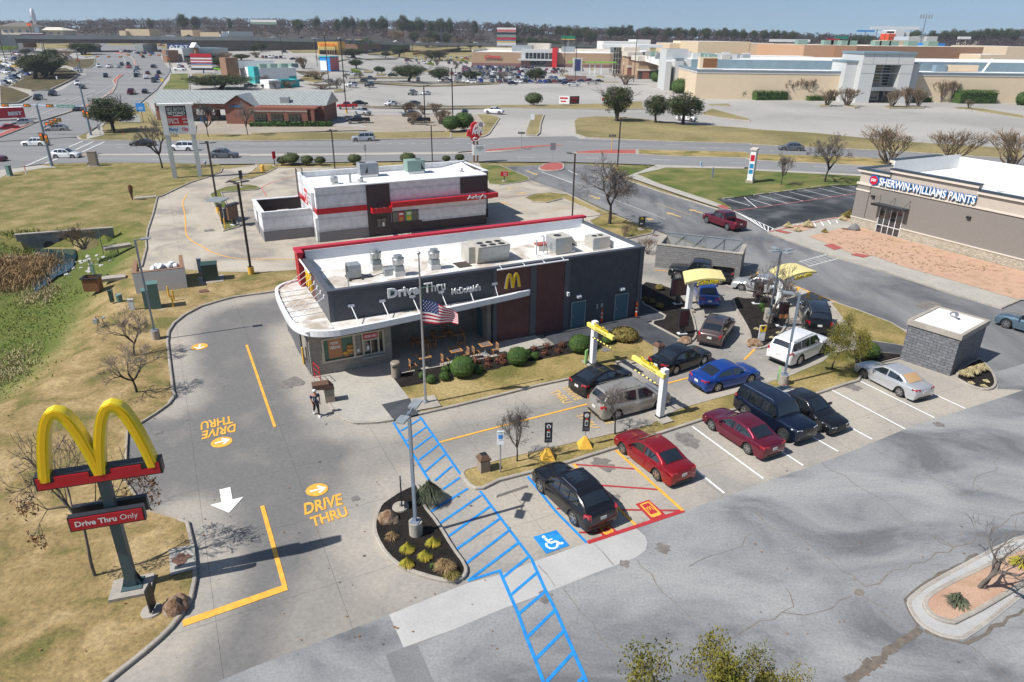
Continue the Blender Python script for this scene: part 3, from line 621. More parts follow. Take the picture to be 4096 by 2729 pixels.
MK.poly('pale_red',PL('F','440 478 350 500 200 545 108 590 155 672'),.16,.02);ln('pale_red','G',0,685,'G',320,658,.12,.02)
MK.poly('yellow_paint',chk(PL('E','1765 885 1725 950 1720 985 1745 1100 1750 1260 1770 1300 1820 1340 1960 1412 I 1940 0 2050 45 2200 80 2350 88 J 440 92'),1,False),.13,.02)
for a in[('Y',780,365,'Y',1180,290),('Y',900,590,'Y',1620,515),('Y',1120,735,'Y',1650,680),('F',350,468,'F',425,412),('F',555,430,'F',582,412),('F',720,420,'F',740,408)]:ln('faded_yellow',*a,.1,.02)
for a in[(0,852,190,908),(80,822,325,890),(210,806,455,870),(335,790,580,853),(458,773,702,835),(588,758,827,818),(697,742,935,797),(835,735,950,757)]:ln(Wh,'H',a[0],a[1],'H',a[2],a[3],.11,.022)
ln(Wh,'G',2300,683,'H',55,925,.11,.022);ln(Wh,'G',2150,700,'G',2354,762,.11,.022)
ln('pale_red','H',0,935,'H',915,806,.14,.023);ln('pale_red','G',2190,807,'G',2354,790,.14,.023);ln('pale_red','H',170,1142,'H',750,1020,.2,.16)
h1,g1=P('H',222,1115),P('H',165,1140)
ln(Wh,'G',2200,812,'H',222,1116,.12,.024);ln(Wh,'G',2325,880,'H',165,1140,.12,.0245)
for k in range(9):
 f=(k+.5)/9;MK.line(Wh,P('G',2200,812).lerp(h1,f),P('G',2325,880).lerp(g1,min(1,f+.12)),.11,.0248)
for x0,y0,x1,y1 in((400,1078,420,1088),(540,1055,565,1098),(600,1045,632,1092),(662,1036,692,1080),(740,1045,752,1072)):ln(Wh,'H',x0,y0,'H',x1,y1,.14,.15)
a0,a1,b0,b1=P('L',420,105),P('L',690,30),P('L',505,143),P('L',797,66)
MK.line('faded_white',a0,a1,.14,.024);MK.line('faded_white',b0,b1,.14,.024)
for k in range(8):MK.line('faded_white',a0.lerp(a1,(k+.3)/8),b0.lerp(b1,(k+.3)/8),.1,.0245)
ln(Yp,'K',2354,250,'L',200,230,.16,.024);ln(Yp,'L',330,290,'L',752,456,.16,.024);ln(Yp,'L',430,392,'L',600,442,.14,.024)
for a in[(420,320,400,355),(510,358,492,415),(612,398,590,440),(345,292,310,320),(60,195,80,250)]:ln(Yp,'L',*a[:2],'L',*a[2:],.26,.0245)
ln(Yp,'K',1455,190,'K',1640,210,.14,.024);ln('faded_white','K',2270,160,'K',2354,140,.1,.024)
for m_,t,x0,y0,x1,y1,n in(('faded_white','F',0,197,980,200,0),('faded_white','F',0,235,975,232,0),('faded_white','E',1300,495,2354,480,0),('faded_white','E',800,430,2354,420,0)):ln(m_,t,x0,y0,t,x1,y1,.14,.15)
for t,x0,y0,x1,y1,n in(('F',0,187,2354,183,22),('F',470,328,1340,311,2),('G',160,312,330,313,1),('G',805,320,970,321,1),('G',1435,335,1610,339,1),('G',2170,365,2330,368,1),('G',60,160,210,161,1),('G',625,167,785,170,1),('G',1020,176,1180,179,1),('G',1555,190,1720,194,1),('G',1890,228,2354,245,4),('H',75,445,250,452,2),('H',545,580,720,590,1),('E',1430,568,2354,572,2),('E',1100,455,2354,440,8)):
 if n==0:continue
 if n==1:ln(Wh,t,x0,y0,t,x1,y1,.14,.15)
 else:MK.dash(Wh,P(t,x0,y0),P(t,x1,y1),n,.14,.15,.4)
for a in[('E',650,452,'E',780,396),('E',715,478,'E',880,400),('E',775,500,'E',985,402),('E',250,630,'E',455,540),('E',430,608,'E',545,560)]:ln('faded_white',*a,.45,.16)
ln(Yp,'E',780,525,'E',850,527,.3,.24)
for a in[('E',300,120,'E',620,0),('A',300,1120,'A',880,900),('A',900,900,'A',1100,790),('A',560,1000,'A',900,860),('A',1220,765,'A',1262,720),('A',1160,545,'A',1185,600),('A',920,525,'A',935,560)]:ln('faded_white',*a,.2,.3)
for k in range(9):ln('faded_white','B',1090+60*k,780,'B',1075+60*k,765,.15,.3)
for t,x0,y0,dx,dy,ex,ey,n in(('B',900,860,78,1,60,22,18),('B',1080,925,80,3,70,25,15),('C',0,880,85,6,90,22,12),('C',0,930,100,5,110,30,10)):
 for k in range(n):ln('faded_white',t,x0+dx*k,y0+dy*k,t,x0+dx*k+ex,y0+dy*k+ey,.12,.2)
for a in[('H',200,55,'H',600,240),('H',860,100,'H',1300,250),('H',360,222,'H',640,245)]:ln('faded_white',*a,.12,.06)
for k in range(7):
 ln('faded_white','H',190+40*k,135+14*k,'H',380+40*k,118+14*k,.1,.06)
def square(t,cs,m,z):
 o=P(t,*cs[0]);MK.shape(m,[P(t,*c)for c in cs],z);return o,P(t,*cs[1])-o,P(t,*cs[3])-o
def msh(m,o,u,v,pts,z):MK.shape(m,[o+u*a+v*b for a,b in pts],z)
def mln(m,o,u,v,pts,w_,z):
 for i in range(len(pts)-1):MK.line(m,o+u*pts[i][0]+v*pts[i][1],o+u*pts[i+1][0]+v*pts[i+1][1],w_,z+i*.0003)
for t,cs in(('O',((1420,1372),(1562,1320),(1402,1178),(1274,1220))),('U',((958,232),(1086,182),(962,74),(852,110)))):
 o,u,v=square(t,cs,Rd,.023)
 mln(Yp,o,u,v,[(.22,.12),(.78,.12),(.78,.88),(.22,.88),(.22,.12)],.09,.026);msh(Yp,o,u,v,[(.22,.12),(.78,.12),(.78,.24),(.22,.24)],.0285)
 mln(Yp,o,u,v,[(.34,.42),(.37,.6),(.42,.66),(.47,.6),(.5,.46),(.53,.6),(.58,.66),(.63,.6),(.66,.42)],.045,.026)
o,u,v=square('U',((425,385),(641,308),(520,165),(305,230)),Bl,.023)
circ=lambda cx_,cy_,r,a0=0,a1=360,n=16:[(cx_+r*math.cos(R(a0+(a1-a0)*k/n)),cy_+r*math.sin(R(a0+(a1-a0)*k/n)))for k in range(n+1)]
msh(Wh,o,u,v,circ(.36,.82,.075)[:-1],.026);mln(Wh,o,u,v,[(.37,.72),(.41,.42),(.66,.42),(.74,.2),(.86,.24)],.12,.026);mln(Wh,o,u,v,[(.40,.58),(.6,.58)],.09,.029)
mln(Wh,o,u,v,circ(.43,.32,.21,130,350),.1,.0262)
def wiggle(t,s,w_,m='crack',z=.0135,amp=.18,step=.5):
 pts=PL(t,s);out=[pts[0]];rd=random.Random(len(s))
 for a,b in zip(pts,pts[1:]):
  k=max(1,int((b-a).length/step));n=Vector((-(b-a).y,(b-a).x,0)).normalized()
  out+=[a.lerp(b,j/k)+n*rd.uniform(-amp,amp)*(j<k)for j in range(1,k+1)]
 for i in range(len(out)-1):MK.line(m,out[i],out[i+1],w_*rd.uniform(.6,1.3),z+(i%2)*.0004)
for s in('1270 440 1300 500 1400 570 1440 660 1500 740 1600 820 1700 910 1850 1060 1950 1180 2000 1250','580 700 680 830 750 930 900 1110 960 1210 1100 1330 1230 1480','1750 500 1950 400 2130 350 2240 310 2260 240 2309 200','2309 1060 2180 1140 2040 1210','350 490 440 580 510 690','870 290 950 370 1050 490'):
 wiggle('U',s,.032)
for s in('40 0 110 60 150 120 350 165 520 290 640 370 700 420 780 500 890 550 990 640','0 985 270 860 375 810 345 700 310 655','270 860 470 885 620 850 760 760 870 720','990 640 1170 545 1350 490 1500 430 1750 300 1950 200 2200 80 2354 0','960 720 1090 790 1200 830','1110 840 1240 940 1330 1030','1900 1150 1980 1220 2080 1310 2180 1400 2240 1458','1560 195 1650 270 1750 300 1600 200'):
 wiggle('W',s,.042)
for s in('620 755 880 930 1000 1000 1150 1080 1260 1170 1400 1289','1060 630 1300 750 1400 800 1560 880 1700 980 1800 1030 1930 1005 2000 970','1270 550 1420 600','1910 960 1940 880 2100 830 2150 690','0 1145 80 1210 140 1289'):
 wiggle('Q',s,.032)
for s in('340 210 560 235 740 295 1000 400 1170 460 1450 560 1520 590','590 335 650 315 740 295'):wiggle('L',s,.05,z=.016)
for s in('0 300 1270 1100','1270 1100 2050 1400'):wiggle('G','400 440 640 560 1000 720',.03,z=.016)
wiggle('W','1460 1000 1390 1060 1300 1110 1250 1160 1160 1200 1060 1280 1010 1330 980 1360 900 1420 830 1458',.36,'wet',.014,.25,.35);wiggle('W','1450 980 1370 860 1330 760 1400 690 1500 615 1700 500 1960 360',.15,'wet',.0145,.08);wiggle('W','1500 1020 1700 1090 1850 1130 1960 1080 2354 830',.15,'wet',.0145,.1)
MK.shape('crack',[P('W',938+48*math.cos(k*.52),688+30*math.sin(k*.52))for k in range(12)],.0148)
rd=random.Random(5);BN=[0]
def blob(t,x,y,r,m='stain',z=.0135,asp=1.):
 c=P(t,x,y);n=14;ph=rd.uniform(0,6)
 MK.shape(m,[(c.x+r*math.cos(k*2*math.pi/n)*(1+.3*math.sin(3*k+ph)),c.y+asp*r*math.sin(k*2*math.pi/n)*(1+.3*math.sin(2*k+ph)))for k in range(n)],z)
for a in(('O',1740,590,.55),('O',1800,640,.5),('O',950,830,.5),('O',1010,870,.4),('O',1085,1155,.25),('Q',840,85,.5),('Q',900,110,.4),('Q',1625,428,.3),('U',415,785,.32),('U',1150,475,.22),('U',1505,335,.32),('N',400,70,.7),('N',360,90,.5),('N',990,1165,.2),('L',1560,470,.9),('L',1500,490,.6),('M',1490,540,.22),('Y',290,1430,.6),('F',1180-0,20,.1)):blob(*a,z=.0155+.0004*BN[0]);BN[0]+=1
blob('G',1465,1042,.35,'iron_cover',.03);blob('R',1680,462,.36,'iron_cover',.19);blob('I',1920,405,.4,'iron_cover',.2);blob('H',820,1120,.45,'iron_cover',.16);blob('K',990,955,.35,'stain',.14)
for m_,mb_ in MK.d.items():struct(mb_,m_.replace('_paint','')+'_markings' if 'paint' in m_ or 'faded' in m_ or 'pale' in m_ else m_+'_marks',m_)
# ================================================================ VEHICLES
smp('car_glass',(.012,.016,.02),.04,coat=1,spec=.9);smp('tyre',(.018,.018,.018),.75);smp('alloy',(.42,.42,.43),.28,metal=.9)
smp('trim_black',(.015,.015,.016),.5);smp('head_lamp',(.75,.76,.74),.08,coat=1);smp('tail_lamp',(.38,.012,.015),.12,coat=1)
smp('licence_plate',(.6,.6,.58),.5);smp('chrome',(.6,.6,.6),.15,metal=1);smp('amber_lamp',(.75,.22,.03),.2,coat=1);smp('tan_shade',(.42,.27,.14),.7)
smp('steel_wheel',(.12,.12,.125),.35,metal=.8)
PAINT=dict(black=(.009,.009,.011),navy=(.008,.014,.035),red=(.28,.008,.014),maroon=(.14,.010,.028),bright_red=(.45,.015,.02),white=(.78,.78,.77),silver=(.50,.51,.52),grey=(.13,.14,.15),
 blue=(.012,.06,.32),dark_blue=(.015,.04,.11),brown=(.10,.075,.07),tan=(.32,.28,.22),green=(.03,.09,.05),lime=(.25,.50,.03),yellow=(.65,.42,.03),champagne=(.36,.34,.30),slate=(.10,.16,.21),teal=(.04,.16,.18),orange=(.5,.12,.02))
for k,c in PAINT.items():paint('paint_'+k,c,.15 if k in('white','black','bright_red')else.45,.3)
KIND=dict(
 sedan=dict(L=4.75,W=1.82,H=1.44,wb=2.76,fo=.93,gc=.2,r=.33,hood=.80,nose=.66,cowl=1.05,rf=.35,rr=-.95,rb=-1.72,deck=.98,belt=.90),
 coupe=dict(L=4.3,W=1.79,H=1.40,wb=2.65,fo=.86,gc=.2,r=.34,hood=.80,nose=.68,cowl=.95,rf=.25,rr=-.85,rb=-1.80,deck=1.02,belt=.94),
 hatch=dict(L=4.3,W=1.77,H=1.5,wb=2.62,fo=.85,gc=.2,r=.33,hood=.86,nose=.7,cowl=.95,rf=.4,rr=-1.35,rb=-1.85,deck=1.0,belt=.94),
 suv=dict(L=4.80,W=1.90,H=1.70,wb=2.82,fo=.92,gc=.25,r=.38,hood=1.0,nose=.82,cowl=1.05,rf=.3,rr=-1.25,rb=-2.2,deck=1.10,belt=1.05),
 bigsuv=dict(L=5.18,W=2.03,H=1.90,wb=2.95,fo=.98,gc=.3,r=.41,hood=1.16,nose=1.0,cowl=1.05,rf=.55,rr=-2.12,rb=-2.46,deck=1.2,belt=1.2),
 boxsuv=dict(L=4.84,W=1.92,H=1.88,wb=2.885,fo=.84,gc=.3,r=.40,hood=1.16,nose=1.06,cowl=1.02,rf=.62,rr=-2.1,rb=-2.30,deck=1.15,belt=1.15),
 minivan=dict(L=5.1,W=1.84,H=1.76,wb=3.05,fo=.97,gc=.22,r=.34,hood=.98,nose=.72,cowl=1.35,rf=.55,rr=-2.0,rb=-2.42,deck=1.05,belt=1.0),
 pickup=dict(L=5.85,W=2.02,H=1.90,wb=3.65,fo=.95,gc=.36,r=.42,hood=1.16,nose=1.02,cowl=1.25,rf=.78,rr=-.72,rb=-1.0,deck=1.20,belt=1.20,bed=1),
)
def lerp(a,b,t):return a+(b-a)*t
def car_geo(k):
 K=KIND[k];L_,W_,H_=K['L'],K['W'],K['H'];h=L_/2;xf=h-K['fo'];xr_=xf-K['wb'];r=K['r']
 def topz(x):
  if x>=K['cowl']:
   t=(x-K['cowl'])/(h-K['cowl']);return lerp(K['belt']if not K.get('bed')else K['belt'],K['nose'],t**1.6)*1.0 if t<.0 else lerp(lerp(K['belt'],K['hood'],sm(t*3)),K['nose'],t**3)
  if x>=K['rb']:return K['belt']+(K['deck']-K['belt'])*max(0,(K['rf']-x)/(K['rf']-K['rb']))
  t=(K['rb']-x)/(K['rb']+h);return K['deck']-.05*t*t if not K.get('bed')else K['deck']
 def plan(x):
  s=x/h
  return W_/2*(1-(.10 if s>0 else.06)*abs(s)**3)
 xs=sorted(set([round(-h+L_*i/34,4)for i in range(35)]+[round(c+r*1.16*math.cos(a*math.pi/8),4)for c in(xf,xr_)for a in range(9)]+[-h+.02,-h+.07,h-.02,h-.08,h-.16]))
 xs=[x for i,x in enumerate(xs)if i==0 or x-xs[i-1]>.012]
 rings=[]
 for x in xs:
  w_=plan(x);e=min(h-abs(x),.22);q=math.sqrt(max(0,1-((.22-e)/.22)**2))if e<.22 else 1
  w_*=.86+.14*q;zt=topz(x)-(1-q)*.14;zb=K['gc']+(1-q)*.12;arch=0
  for c in(xf,xr_):
   if abs(x-c)<r*1.17:arch=max(arch,r+math.sqrt(max(0,(r*1.17)**2-(x-c)**2)))
  zl=max(zb,arch);wi=W_/2-.30 if arch>zb else w_*.86;zm=max(zl+.02,lerp(zb,zt,.5))
  zsh=max(zm+.02,zt-.10)
  rg=[(0,zl),(wi,zl),(w_*.985,zl),(w_,zm),(w_*.99,lerp(zm,zsh,.6)),(w_*.955,zsh),(w_*.90,zt-.025)]
  if K.get('bed')and x<K['rb']-.02 and x>-h+.10:rg+=[(w_*.85,zt),(w_*.83,zt-.5),(0,zt-.5)]
  else:rg+=[(w_*.80,zt+.005),(w_*.45,zt+.035),(0,zt+.045)]
  rings.append((x,rg))
 nr=10;vs=[];n=len(rings)
 for x,rg in rings:
  vs+=[(x,-y,z)for y,z in rg]+[(x,y,z)for y,z in reversed(rg[1:-1])]
 m_=2*nr-2;fs=[];mi=[]
 for i in range(n-1):
  for j in range(m_):
   fs.append((i*m_+j,i*m_+(j+1)%m_,(i+1)*m_+(j+1)%m_,(i+1)*m_+j));mi.append(1 if j in(0,m_-1)or(rings[i][1][1][1]>K['gc']+.1 and j in(1,m_-2))or(K.get('bed')and rings[i][0]<K['rb']-.02 and j in(8,9))else 0)
 fs+=[tuple(range(m_-1,-1,-1)),tuple(range((n-1)*m_,n*m_))];mi+=[0,0]
 fs=[tuple(reversed(f))for f in fs]
 gx=sorted(set([K['cowl'],K['rb']]+[lerp(K['cowl'],K['rf'],t/5)for t in range(6)]+[lerp(K['rf'],K['rr'],t/8)for t in range(9)]+[lerp(K['rr'],K['rb'],t/5)for t in range(6)]))
 wt=W_/2*(.70 if k in('sedan','coupe')else.76 if k!='pickup' else.80);wbz=W_/2*.925
 def rz(x):
  b=topz(x)-.01
  if x>K['rf']:t=(K['cowl']-x)/(K['cowl']-K['rf']);return lerp(b,H_-.04,t**.82)
  if x<K['rr']:t=(x-K['rb'])/(K['rr']-K['rb']);return lerp(b,H_-.07,t**(.8 if k in('sedan','coupe')else.7))
  t=(K['rf']-x)/(K['rf']-K['rr']);return H_-.04+.04*math.sin(math.pi*min(1,t*1.1))-.03*t*t
 def wside(x,z):
  b=topz(x);t=(z-b)/(H_-b);tap=1-.05*max(0,(K['rf']-x-.8))/1.5 if K.get('bed')is None else 1
  return lerp(wbz,wt,t)*tap*(plan(x)/(W_/2))
 def top_at(x,y):z=rz(x);return z-.05*(y/wt)**2
 o=len(vs);g=7
 for x in gx:
  z=rz(x);b=topz(x)-.04;w1=wside(x,z-.07);zz=[b,lerp(b,z-.06,.5),z-.06]
  rg=[(wside(x,zz[0]),zz[0]),(wside(x,zz[1]),zz[1]),(w1,max(b,z-.06)),(w1*.93,z-.015),(w1*.6,z+.005-.01),(w1*.3,z+.008),(0,z+.01)]
  vs+=[(x,-y,q)for y,q in rg]+[(x,y,q)for y,q in reversed(rg[:-1])]
 gm=2*g-1
 for i in range(len(gx)-1):
  for j in range(gm-1):
   a=o+i*gm+j;fs.append((a,a+1,a+gm+1,a+gm)[::-1]);mi.append(0)
 fs.append(tuple(o+j for j in range(gm)));mi.append(0);fs.append(tuple(o+(len(gx)-1)*gm+j for j in range(gm))[::-1]);mi.append(0)
 body=MB();body.v=vs;body.f=fs;body.mi=mi
 parts={}
 def patch(x0,x1,yf0,yf1,nx_=6,ny=6,off=.012):
  mb=MB();v=[]
  for i in range(nx_+1):
   x=lerp(x0,x1,i/nx_)
   for j in range(ny+1):
    y=lerp(yf0,yf1,j/ny)*wside(x,rz(x)-.03)
    v.append((x+(off if x0>K['rf']-.3 else-off),y,top_at(x,y)+off+.012))
  mb.add(v,[(i*(ny+1)+j,(i+1)*(ny+1)+j,(i+1)*(ny+1)+j+1,i*(ny+1)+j+1)[::(-1 if x1>x0 else 1)]for i in range(nx_)for j in range(ny)]);return mb
 parts['windscreen']=patch(lerp(K['cowl'],K['rf'],.12),lerp(K['cowl'],K['rf'],1.0),-.90,.90)
 parts['rear_window']=patch(lerp(K['rb'],K['rr'],.92 if k in('sedan','coupe')else.80),lerp(K['rb'],K['rr'],.12 if k in('sedan','coupe')else.22),-.84,.84)
 if k in('suv','coupe','hatch'):parts['sunroof']=patch(K['rf']-.15,K['rf']-.95,-.6,.6,3,4,.002)
 for sgn in(1,-1):
  mb=MB()
  tops=[]
  xa,xb=lerp(K['cowl'],K['rf'],.35),(lerp(K['rb'],K['rr'],.55)if k in('sedan','coupe','pickup')else lerp(K['rb'],K['rr'],.7))
  mid=[lerp(xa,xb,.47)]if K['wb']<2.9 or k in('pickup',)else[lerp(xa,xb,.36),lerp(xa,xb,.66)]
  if k in('suv','bigsuv','boxsuv'):mid=[lerp(xa,xb,.38),lerp(xa,xb,.70)]
  segs=list(zip([xa]+[q-.05 for q in mid],[q+.04 for q in mid]+[xb]))
  for a,b in segs:
   nn=6;v=[]
   for i in range(nn+1):
    x=lerp(a,b,i/nn);zb=topz(x)+.035;zt=max(zb+.02,rz(x)-.11)
    for q in(zb,lerp(zb,zt,.5),zt):v.append((x,sgn*(wside(x,q)+.014),q))
   f=[]
   for i in range(nn):
    for j in range(2):
     c=(i*3+j,(i+1)*3+j,(i+1)*3+j+1,i*3+j+1);f.append(c if sgn<0 else c[::-1])
   f=[q[::-1]for q in f]if a>b else f
   mb.add(v,f)
  parts.setdefault('side_window',[]).append(mb)
  w_=plan(h-.1)
  mb=MB();zc=K['nose']-.10;mb.add([(h-.03,sgn*w_*.50,zc-.07),(h-.03,sgn*w_*.50,zc+.05),(h-.10,sgn*w_*.84,zc+.07),(h-.10,sgn*w_*.85,zc-.06),(h-.42,sgn*w_*.985,zc+.07),(h-.42,sgn*w_*.99,zc+.0),
   (h-.0,sgn*w_*.50,zc-.07),(h-.0,sgn*w_*.50,zc+.04),(h-.055,sgn*w_*.87,zc+.06),(h-.055,sgn*w_*.88,zc-.06),(h-.40,sgn*w_*1.02,zc+.06),(h-.40,sgn*w_*1.02,zc)],
   [(6,7,8,9),(9,8,10,11),(7,1,2,8),(8,2,4,10),(6,9,3,0),(9,11,5,3),(0,1,7,6),(11,10,4,5)])
  parts.setdefault('headlight',[]).append(mb)
  mb=MB();wr=plan(-h+.1);tall=k in('suv','bigsuv','boxsuv','minivan','pickup','hatch');z0,z1=(K['deck']-.38,K['deck']-.02)if tall else(K['deck']-.25,K['deck']-.07)
  yi=.74 if tall else.5
  mb.add([(-h-.012,sgn*wr*yi,z0+.03),(-h+.012,sgn*wr*yi,z1),(-h+.04,sgn*wr*.90,z1),(-h+.03,sgn*wr*.90,z0+.03),(-h+.30,sgn*wr*1.005,z1-.0),(-h+.30,sgn*wr*1.01,z0+.09),(-h+.3,sgn*wr*.95,z1),(-h+.2,sgn*wr*.7,z1+.0)],
   [(0,1,2,3),(3,2,4,5),(1,7,6,4,2),(0,3,5,4,6,7)])
  parts.setdefault('tail_light',[]).append(mb)
  mb=MB();mx=lerp(K['cowl'],K['rf'],.42);mb.box(mx-.06,mx+.05,min(sgn*(W_/2-.02),sgn*(W_/2+.2)),max(sgn*(W_/2-.02),sgn*(W_/2+.2)),K['belt']+.02,K['belt']+.16)
  parts.setdefault('wing_mirror',[]).append(mb)
 gl=MB();wn=plan(h)*.86*.48;zc=K['nose']-.17
 gl.box(h-.05,h+.012,-wn,wn,zc-.10,zc+.09);gl.box(h-.05,h+.008,-wn*1.35,wn*1.35,K['gc']+.06,K['gc']+.20);parts['grille']=gl
 pl=MB();pl.box(-h-.022,-h+.02,-.16,.16,K['deck']-.38,K['deck']-.22);parts['licence_plate']=pl
 bp=MB();bp.box(-h-.015,-h+.1,-W_*.30,W_*.30,K['gc']+.05,K['gc']+.18);parts['rear_bumper']=bp
 if k in('suv','bigsuv','boxsuv','minivan','jeep'):
  for s in(1,-1):
   rl=MB();yy=s*wt*.90;rl.tube([(K['rf']-.25,yy,H_-.06),(K['rf']-.35,yy,H_+.03),(K['rr']+.15,yy,H_+.01),(K['rr']+.05,yy,H_-.08)],.02,5);parts.setdefault('roof_rail',[]).append(rl)
 wheel=MB();wheel.lathe((0,0,0),[(r*.62,-.10),(r*.93,-.11),(r,-.07),(r,.07),(r*.93,.11),(r*.62,.10)],22)
 rim=MB();rim.lathe((0,0,0),[(r*.68,-.02),(r*.68,.092),(r*.60,.095),(r*.60,.06)],20,1)
 for a in range(5 if k not in('pickup','bigsuv')else 6):
  a=2*math.pi*a/(5 if k not in('pickup','bigsuv')else 6);u=Vector((math.cos(a),math.sin(a),0));rim.bar(tuple(u*.02+Vector((0,0,.085))),tuple(u*r*.64+Vector((0,0,.09))),.085*r/.33,.03,0)
 rim.lathe((0,0,0),[(r*.68,.086),(r*.68,.104),(r*.60,.104),(r*.60,.086)],20,0)
 return dict(K=K,body=body,parts=parts,wheel=wheel,rim=rim,xf=xf,xr=xr_,h=h)
def rot_wheel(mb):mb.v=[(x,z,y)for x,y,z in mb.v];mb.f=[f[::-1]for f in mb.f];return mb
PROTO={};LOD={}
PM=dict(windscreen='car_glass',rear_window='car_glass',sunroof='car_glass',side_window='car_glass',headlight='head_lamp',tail_light='tail_lamp',wing_mirror='trim_black',grille='trim_black',licence_plate='licence_plate',rear_bumper='trim_black',roof_rail='chrome')
def proto(k):
 if k in PROTO:return PROTO[k]
 G=car_geo(k);d=[]
 b=G['body'].build('body',['paint_black','trim_black'],smooth=True,link=False,angle=32);d.append((b,None))
 for nm,mbs in G['parts'].items():
  for mb in(mbs if isinstance(mbs,list)else[mbs]):d.append((mb.build(nm,PM[nm],smooth=nm in('windscreen','rear_window','side_window'),link=False),None))
 wm=rot_wheel(G['wheel']).build('wheel','tyre',smooth=True,link=False,angle=40);rm=rot_wheel(G['rim']).build('rim',['alloy','trim_black'],link=False)
 PROTO[k]=(G,d,wm,rm);return PROTO[k]
def car(kind,color,loc,ang,label,cat,group=None,alloy=True,name='parked_car',rear_glass=None,z=0):
 G,d,wm,rm=proto(kind);t=thing(name,label,cat,(loc[0],loc[1],z or 0),ang,group)
 for o,_ in d:
  c=o.copy();col.objects.link(c);c.parent=t
  base=o.name.split('.')[0]
  if base=='body' or(base=='wing_mirror' and kind not in('boxsuv',)):
   c.material_slots[0].link='OBJECT';c.material_slots[0].material=MATS['paint_'+color]
  if base=='rear_window' and rear_glass:c.material_slots[0].link='OBJECT';c.material_slots[0].material=MATS[rear_glass]
 tw=G['K']['W']/2-.13
 for x in(G['xf'],G['xr']):
  for s in(1,-1):
   w_=wm.copy();col.objects.link(w_);w_.parent=t;w_.location=(x,s*tw,G['K']['r']);w_.rotation_euler=(0,0,0 if s>0 else math.pi)
   q=rm.copy();col.objects.link(q);q.parent=w_
 return t
def car_merge(kind):
 """one light mesh for distant cars: paint / glass / tyres / lamps"""
 if kind in LOD:return LOD[kind]
 G=car_geo(kind);mb=MB();b=G['body'];mb.v=list(b.v);mb.f=list(b.f);mb.mi=[0 if m==0 else 2 for m in b.mi]
 sl_=dict(windscreen=1,rear_window=1,side_window=1,sunroof=1,headlight=3,tail_light=4,grille=2)
 for nm,mbs in G['parts'].items():
  if nm not in sl_:continue
  for q in(mbs if isinstance(mbs,list)else[mbs]):mb.add(q.v,q.f,sl_[nm])
 tw=G['K']['W']/2-.13;r=G['K']['r']
 for x in(G['xf'],G['xr']):
  for s in(1,-1):
   mb.cyl((x,s*tw-.1,r),r,.2,12,axis='y',mi=2);mb.cyl((x,s*tw+(.10 if s>0 else-.12),r),r*.62,.02,10,axis='y',mi=5)
 o=mb.build('far_car',['paint_black','car_glass','tyre','head_lamp','tail_lamp','alloy'],smooth=True,link=False,angle=35);LOD[kind]=o;return o
def fca(kind,color,loc,ang,label,cat,group,name='parked_car'):
 o=car_merge(kind).copy();o.name=name;col.objects.link(o);o.location=loc;o.rotation_euler=(0,0,ang)
 o.material_slots[0].link='OBJECT';o.material_slots[0].material=MATS['paint_'+color];return tag(o,label,cat,group)
CATN=dict(sedan='car',coupe='car',hatch='car',suv='suv',bigsuv='suv',boxsuv='suv',minivan='minivan',pickup='pickup truck')
def by_wheels(t,fx,fy,rx,ry,kind,side):
 f,r_=P(t,fx,fy),P(t,rx,ry);d=(f-r_).normalized();K=KIND[kind];mid=(f+r_)/2;n=Vector((-d.y,d.x,0))
 off=(K['L']/2-K['fo']-K['wb']/2);c=mid-d*off*1.0-n*side*(K['W']/2-.1)
 return(c.x,c.y,0),math.atan2(d.y,d.x)
def C_(kind,color,t,fx,fy,rx,ry,side,label,**k):
 loc,a=by_wheels(t,fx,fy,rx,ry,kind,side);return car(kind,color,loc,a,label,CATN[kind],**k)
C_('suv','black','O',385,1108,690,1405,1,'black crossover with roof rails nosed into the stall beside the wheelchair bay')
C_('sedan','red','O',1155,738,1475,988,1,'shiny red sedan parked alone left of a maroon sedan')
C_('sedan','maroon','O',1995,520,2322,738,1,'dark maroon sedan parked beside the boxy black suv')
C_('boxsuv','navy','Q',305,585,-70,350,-1,'boxy black suv with its nose to the open lot between two sedans')
C_('sedan','black','Q',575,485,235,300,-1,'black sedan with chrome grille facing out beside the boxy black suv')
C_('sedan','silver','L',968,1098,1282,1262,1,'silver sedan with black wheels and tan rear window shade by the stone shed',alloy=False,rear_glass='tan_shade')
C_('coupe','black','K',1190,1262,858,1395,-1,'small black hatchback coupe in the drive lane beside the tan minivan',name='queueing_car')
C_('minivan','champagne','O',1475,318,1110,415,-1,'tan minivan waiting in the outer drive lane under the clearance bar',name='queueing_car')
C_('sedan','black','K',1905,1080,1655,1170,-1,'black sedan in the inner drive lane behind the brown trash bin',name='queueing_car')
C_('sedan','blue','L',95,1120,-390,1225+20,-1,'bright blue sedan in the outer drive lane behind the white suv',name='queueing_car')
C_('bigsuv','white','L',600,905,430,985,-1,'big white suv with black roof bars behind the leafy tree',name='queueing_car')
C_('suv','brown','K',2175,780,2105,890,-1,'brown crossover leaving the inner order lane',name='queueing_car')
C_('sedan','blue','K',1818,400,1860,515,1,'blue sedan stopped under the nearer yellow order canopy',name='queueing_car')
C_('bigsuv','black','L',410,560,455,690,1,'black suv with glowing tail lights beside the farther order canopy',name='queueing_car')
C_('pickup','black','K',1655,285,2075,330,1,'black truck with a hard bed cover in front of the grey dumpster enclosure',name='queueing_car')
car('suv','black',(fr(2.5-1.2,5.6).x,fr(1.3,5.6).y),AX+math.pi,'black suv half hidden behind the right end of the restaurant','suv',name='queueing_car')
C_('sedan','silver','K',2280,385,2560,430,1,'silver sedan behind the bare tree in the middle bed',name='queueing_car')
C_('pickup','maroon','G',1940,925,2140,995,1,'maroon pickup truck driving on the side road',name='moving_car')
